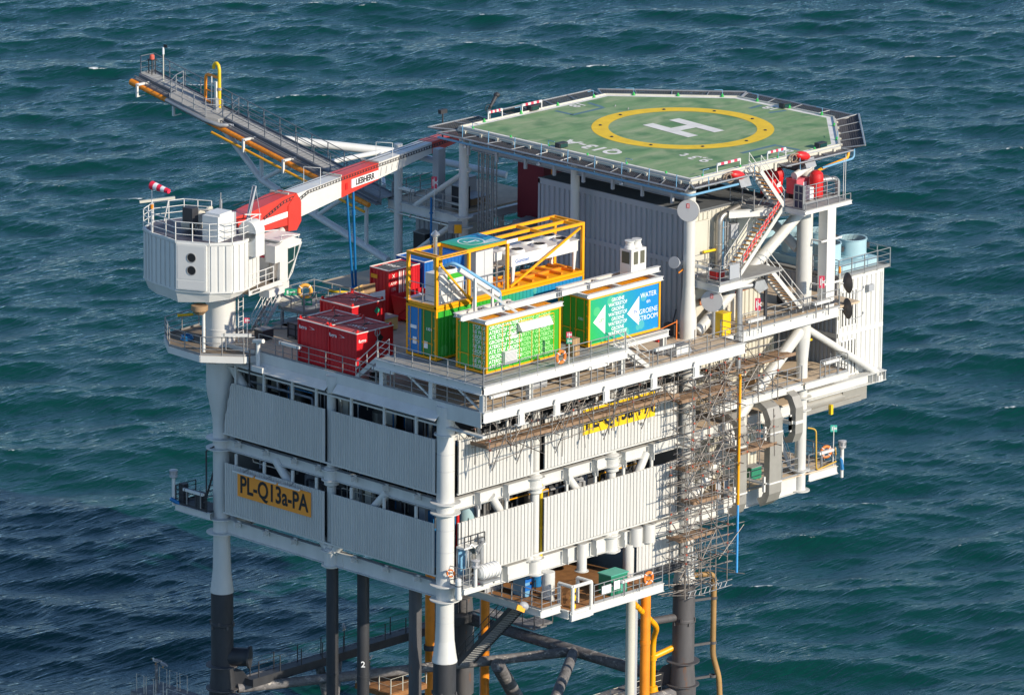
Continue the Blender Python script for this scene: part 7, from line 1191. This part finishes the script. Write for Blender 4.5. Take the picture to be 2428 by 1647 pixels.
for x, lab in ((11.0, 'slim white stub under the lower girder right of the middle column'), (15.6, 'left slim white can under the lower girder by the scaffold'), (16.7, 'right slim white can under the lower girder by the scaffold')):
    t = thing('pile_sleeve', lab, 'sleeve', (x, -.2, 14.6), 'white sleeves on the lower girder'); m = M(); m.tube((x, -.3, 14.1 if x < 12 else 14.7), (x, -.3, 15.8), .3 if x < 12 else .40, 20); part('sleeve', m, WHITE, t); m = M(); m.lathe((x, -.3, 14.1 if x < 12 else 14.7), [(.3 if x < 12 else .4, 0), (.42, 0), (.42, .05), (.3, .05)], 20, cap=False); part('lip', m, WHITE, t)
rail('handrail', 'grey handrail along the front of the orange cellar deck', [(9.6, -2.65, 12.95), (15.4, -2.65, 12.95)], 1.1, GALV, .85, 2); rail('handrail', 'grey handrail round the left rusty landing of the cellar deck', [(5.85, 2.0, 13.22), (5.85, -2.05, 13.22), (7.4, -2.05, 13.22)], 1.1, RAILM, .9, 2)
GT = thing('boat_gate', 'white tubular gate frame with yellow fenders at the cellar deck corner', 'gate', (8.4, -2.8, 12.4))
for x, y in ((7.75, -2.7), (9.3, -2.7), (7.75, -1.6), (9.3, -1.6)): m = M(); m.tube((x, y, 12.5), (x, y, 14.35), .11, 12); part('post', m, WHITE2, GT)
m = M(); m.tube((7.75, -2.7, 14.35), (9.3, -2.7, 14.35), .11, 12); m.tube((7.75, -1.6, 14.35), (7.75, -2.7, 14.35), .11, 12); m.tube((9.3, -1.6, 14.35), (9.3, -2.7, 14.35), .11, 12); m.box(7.6, 9.4, -2.8, -2.6, 12.35, 12.7); part('head_bar', m, WHITE2, GT)
for z in (12.95, 13.5, 14.0): m = M(); m.tube((8.3, -2.2, z-.16), (8.3, -2.2, z+.16), .16, 10); [m.box(8.1, 8.5, -2.26, -2.14, z-.05, z+.05)]; part('fender', m, YELB, GT)
m = M(); [m.bar((8.0+.1*k, -1.6, 12.9), (8.0+.1*k, -1.6, 14.3), .03, .03) for k in range(12)]; part('grille', m, RUSTY, GT)
t = thing('green_cabinet', 'dark green cabinet behind the rail of the orange cellar deck', 'cabinet', (12.0, -1.8, 12.9)); m = M(); m.box(11.5, 12.9, -2.2, -1.2, 12.88, 14.05); part('body', m, GREEND, t); m = M(); m.box(11.45, 12.95, -2.25, -1.15, 14.05, 14.12); m.box(12.3, 12.8, -2.23, -2.2, 13.0, 13.7); part('lid', m, P('mint_panel', (.08, .36, .27), .5), t)
t = thing('notice_board', 'white notice boards on the rail of the orange cellar deck', 'board', (10.6, -2.72, 13.5)); m = M(); m.box(10.2, 10.95, -2.74, -2.70, 13.4, 13.85); m.box(11.2, 11.7, -2.74, -2.70, 13.45, 13.95); part('board', m, PAPER, t); m = M(); m.box(10.17, 10.98, -2.71, -2.69, 13.37, 13.88); part('frame', m, GALV, t)
t = thing('flood_light', 'grey and yellow floodlight at the head of the long jacket stair', 'lamp', (5.5, -1.0, 13.1)); m = M(); m.ball((5.55, -.9, 13.3), .38, .3, .26, 14, 8, Matrix.Rotation(R(25), 3, 'Y')); part('housing', m, GREYWALL, t); m = M(); m.ob((5.2, -1.0, 13.25), (.22, -.1, -.12), (.02, .05, 0), (.06, 0, .14)); part('lens', m, YEL, t)

# ---------------------------------------------------------------- scaffolding
def scaffold(label, xs, ys, levels, z0, z1, decks, seed, extra=True):
    rg = random.Random(seed); t = thing('scaffold', label, 'scaffold', (xs[0], ys[0], z0), 'tube scaffolds on the sunny side'); j = lambda a=.05: rg.uniform(-a, a)
    for x in xs:
        for y in ys: a, b = z0+rg.uniform(-.5, .3), z1+rg.uniform(-.2, .8); m = M(); m.tube((x+j(), y+j(), a), (x+j(), y+j(), b), .034, 6); part('upright', m, TUBE, t)
    for z in levels:
        for y in ys:
            for dz in (0, .55, 1.05):
                m = M(); m.tube((xs[0]-.3, y+j(), z+dz+j()), (xs[-1]+.3+rg.uniform(0, .4), y+j(), z+dz+j()), .03, 6); part('ledger', m, TUBE, t)
        for x in xs: m = M(); m.tube((x+j(), ys[0]-.35-rg.uniform(0, .3), z+.02), (x+j(), ys[-1]+.3, z+.02), .03, 6); part('transom', m, TUBE, t)
    for i in range(len(xs)-1):
        for k, z in enumerate(levels):
            if rg.random() < .75: s = 1 if (i+k) % 2 else -1; h_ = (levels[k+1]-z) if k+1 < len(levels) else 1.8; m = M(); m.tube((xs[i] if s > 0 else xs[i+1], ys[0]-.06, z), (xs[i+1] if s > 0 else xs[i], ys[0]-.06, z+h_), .028, 6); part('brace', m, TUBE, t)
    m = M(); m2 = M()
    for x in xs:
        for y in ys:
            for z in levels:
                for dz in (0, .55, 1.05): (m if rg.random() < .6 else m2).ob((x+j(.03), y+j(.03), z+dz), (.055, 0, 0), (0, .055, 0), (0, 0, .05))
    part('coupler', m, GALV, t); part('red_coupler', m2, P('rusty_red_coupler', (.42, .08, .04), .6), t)
    for (xa, xb, ya, yb, z) in decks:
        n = max(1, round((yb-ya)/.24))
        for k in range(n):
            y = ya+(yb-ya)*(k+.5)/n; m = M(); x = xa+rg.uniform(-.15, .1)
            while x < xb: L = min(rg.uniform(2.8, 3.9), xb-x+.1); m.ob((x+L/2, y+j(.015), z+rg.uniform(0, .03)), (L/2-.01, 0, 0), (0, .108, 0), (0, 0, .022)); x += L
            part('plank', m, PLANK, t)
        m = M(); m.box(xa, xb, ya-.05, ya-.01, z, z+.2); part('toe_board', m, PLANK, t)
        m = M(); m.box(xa-.04, xa, ya, yb, z, z+.2); part('toe_board', m, PLANK, t)
    return t
scaffold('long tube scaffold with plank deck hung along the sunny upper cladding', [1.2, 2.9, 4.6, 6.3, 8.0, 9.7, 11.4, 13.1, 14.8, 16.5], [-2.3, -1.15], [23.8], 23.2, 25.2, [(1.1, 17.0, -2.25, -.9, 23.9)], 3)
for i, x in enumerate((2.2, 4.2, 7.4, 11.4, 14.6)):
    t = thing('scaffold_strut', 'slanting scaffold tube from the deck edge to the hung scaffold, %s' % ('nearest the front leg', 'second from the front leg', 'above the middle sunny column', 'above the yellow sign', 'nearest the scaffold tower')[i], 'tube', (x, -2.5, 23), 'slanting scaffold tubes'); m = M(); m.tube((x, -3.2, 25.9), (x-.9, -2.4, 22.6), .035, 6); m.tube((x+.2, -3.2, 25.6), (x+1.1, -2.4, 23.0), .03, 6); part('tube', m, TUBE, t); m = M(); m.ob((x-.9, -2.4, 22.9), (.07, 0, 0), (0, .07, 0), (0, 0, .07)); part('coupler', m, GALV, t)
scaffold('tall tube scaffold tower round the right leg upper half', [17.9, 19.3, 20.6, 21.8], [-2.6, -1.4], [19.0, 20.6, 22.6, 24.3], 18.4, 26.6, [(17.9, 20.0, -2.3, -1.3, 19.1), (17.0, 21.9, -2.5, -.8, 23.5)], 9)
scaffold('tube scaffold tower round the right leg lower half', [17.6, 18.9, 20.2, 21.2], [-2.5, -1.2], [13.6, 15.3, 17.0, 18.2], 11.8, 19.2, [(17.4, 20.4, -2.3, -1.1, 14.9), (18.4, 20.6, -2.3, -1.3, 17.0)], 14)
scaffold('tube scaffold on the right walkway beneath the white deck beam', [21.6, 23.3, 25.0, 26.7], [-1.3, -.2], [22.4, 24.2], 21.9, 26.2, [(21.8, 28.5, -1.1, .4, 24.0)], 21)
scaffold('small tube scaffold basket on the diagonal brace between narrow and wide duct', [22.9, 24.0, 25.3], [-2.4, -1.1], [19.4], 18.4, 21.2, [(22.4, 25.5, -2.4, -1.2, 19.3)], 33)
rg = random.Random(4); t = thing('scaffold', 'loose fan of scaffold tubes round the collar of the right grey leg', 'scaffold', (20, -1, 11.5), 'tube scaffolds on the sunny side')
for i in range(34):
    a = rg.uniform(0, 6.28); c = V((20.0+rg.uniform(-2.0, 1.8), -1.1+rg.uniform(-.9, .9), 11.6+rg.uniform(-.5, 1.4))); d = V((math.cos(a), .5*math.sin(a), rg.choice((0, 0, rg.uniform(-.8, .8))))).normalized()*rg.uniform(.6, 1.3); m = M(); m.tube(c-d, c+d, .03, 6); part('tube', m, TUBE, t)
m = M(); [m.tube((18.2+.45*k, -2.2, 11.3), (18.42+.45*k, -2.2, 11.65), .022, 5) or m.tube((18.42+.45*k, -2.2, 11.65), (18.65+.45*k, -2.2, 11.3), .022, 5) for k in range(8)]; m.tube((18.1, -2.2, 11.3), (22.0, -2.2, 11.3), .026, 6); m.tube((18.1, -2.2, 11.65), (22.0, -2.2, 11.65), .026, 6); part('lattice_beam', m, GALV, t)
rg = random.Random(12)
for k, (lab, x0, x1, z0, z1, n_) in enumerate([('loose tangle of thin scaffold tubes between the two lower tower lifts', 17.4, 21.6, 12.6, 18.8, 46), ('loose tangle of thin scaffold tubes round the upper tower by the deck edge', 17.6, 22.0, 19.2, 26.6, 46), ('loose tangle of thin scaffold tubes above the yellow sign', 2, 17, 23.2, 25.4, 40)]):
    t = thing('scaffold_tubes', lab, 'scaffold', (x0, -2, z0), 'tangles of scaffold tubes')
    for i in range(n_):
        c = V((rg.uniform(x0, x1), rg.uniform(-2.8, -.9), rg.uniform(z0, z1))); q = rg.random(); d = V((1, 0, rg.uniform(-.1, .1))) if q < .4 else V((rg.uniform(-.2, .2), 0, 1)) if q < .6 else V((.2, 1, 0)) if q < .75 else V((rg.choice((-1, 1)), 0, rg.uniform(.6, 1.6)))
        d = d.normalized()*rg.uniform(.5, 1.6); m = M(); m.tube(c-d, c+d, .026, 6); part('tube', m, TUBE, t)
t = thing('yellow_standpipe', 'yellow vertical pipe running through the scaffold tower, blue below', 'pipe', (21.9, -2.6, 13)); m = M(); m.tube((21.85, -2.7, 16.4), (21.85, -2.7, 24.4), .085, 10); part('yellow_pipe', m, YEL, t); m = M(); m.tube((21.85, -2.7, 12.2), (21.85, -2.7, 16.4), .07, 10); part('blue_pipe', m, P('light_blue_pipe', (.06, .34, .75), .45), t)

# ---------------------------------------------------------------- loose gear on the decks
def coil(label, x, y, z, r, mat, n_=4):
    t = thing('hose_coil', label, 'hose', (x, y, z), 'coiled hoses on the decks'); m = M(); [m.torus((x+.03*math.sin(i*2), y+.03*math.cos(i*2), z+.05+.07*i), r-.015*i, .045, UZ, 20, 6) for i in range(n_)]; part('coil', m, mat, t); m = M(); m.path([(x+r, y, z+.04), (x+r+.4, y+.3, z+.04), (x+r+.6, y+.9, z+.04)], .04, 6, bend=.2); part('loose_end', m, mat, t)
coil('black coiled hose on the deck between raised platform and red containers', .6, 6.3, 26.42, .34, BLACK); coil('grey coiled hose on the deck right of the banner container', 17.6, -2.2, 26.42, .36, GREYWALL); coil('blue coiled hose on the walkway at the crane foot', -.9, 20.6, 26.24, .34, BLUED); coil('yellow coiled hose on the lower right walkway', 28.9, .8, 16.08, .32, YELB); coil('red coiled hose on the orange cellar deck', 13.9, -.9, 12.88, .34, REDB)
def drum(label, x, y, z, mat):
    t = thing('oil_drum', label, 'drum', (x, y, z), 'drums on the decks'); m = M(); m.lathe((x, y, z), [(.27, 0), (.29, .02), (.29, .86), (.27, .88)], 18); part('shell', m, mat, t); m = M(); [m.lathe((x, y, z+h_), [(.29, 0), (.305, .015), (.305, .035), (.29, .05)], 18, cap=False) for h_ in (.02, .28, .58, .82)]; part('hoop', m, mat, t)
drum('blue drum by the grey building wall', 19.3, 3.4, 26.42, BLUED); drum('grey drum by the grey building wall next to the blue one', 19.2, 4.3, 26.42, GREYWALL); drum('white drum behind the right deck leg', 22.6, 1.9, 26.42, WHITE2); drum('dark drum on the deck at the foot of the cross stair', 30.2, 1.6, 26.42, DARK); drum('blue drum inside the orange cellar deck', 9.8, 2.2, 12.88, BLUED)
def crate(label, x, y, z, a, b, c, mat):
    t = thing('tool_crate', label, 'crate', (x, y, z), 'crates on the decks'); m = M(); m.box(x, x+a, y, y+b, z+.06, z+c); part('body', m, mat, t); m = M(); m.box(x-.03, x+a+.03, y-.03, y+b+.03, z+c, z+c+.05); [m.box(x+.05+i*(a-.2), x+.15+i*(a-.2), y, y+b, z, z+.06) for i in (0, 1)]; part('lid', m, RAILM, t)
crate('grey steel crate under the raised platform edge', 5.0, -1.8, 26.42, 1.4, .8, .7, GREYWALL); crate('white crate on the deck below the short stair', 16.4, -2.6, 26.42, 1.1, .7, .6, WHITE2); crate('dark crate beside the crane pedestal', 1.6, 16.8, 26.42, .9, .7, .6, DARK); crate('wooden crate between the red container and the skip', 8.0, 13.2, 26.42, 1.2, .9, .8, WOODP); crate('grey crate against the grey building wall', 19.0, 6.4, 26.42, 1.0, 1.4, .9, GREYWALL); crate('red crate on the dish landing floor', 21.3, -1.2, 29.92, .7, .6, .5, REDB); crate('brown crate on the upper right walkway', 26.4, .2, 22.06, .9, .6, .7, CARD); crate('green crate on the lower right walkway behind the wide duct', 26.9, .8, 16.06, .9, .6, .8, GREEND)
t = thing('pallet_truck', 'dark pallet truck with red feet by the grey building', 'truck', (18.6, .8, 26.42)); m = M(); m.bar((18.2, .6, 26.5), (19.6, .6, 26.5), .2, .1); m.bar((18.2, 1.2, 26.5), (19.6, 1.2, 26.5), .2, .1); m.box(19.5, 19.9, .5, 1.3, 26.5, 27.2); m.tube((19.8, .9, 27.1), (20.1, .9, 28.0), .04, 8); part('frame', m, DARK, t); m = M(); m.box(18.15, 18.4, .48, .72, 26.42, 26.55); m.box(18.15, 18.4, 1.08, 1.32, 26.42, 26.55); part('foot', m, REDB, t)
t = thing('barrier_chain', 'orange warning tape strung right of the banner container', 'barrier', (16.6, -.6, 27.4)); m = M(); m.path([(16.3, -.4, 27.6), (17.6, -.1, 27.4), (19.4, .2, 27.5)], .025, 6); part('tape', m, ORGL, t); m = M(); m.tube((19.4, .2, 26.42), (19.4, .2, 27.6), .04, 8); part('post', m, ORGL, t)
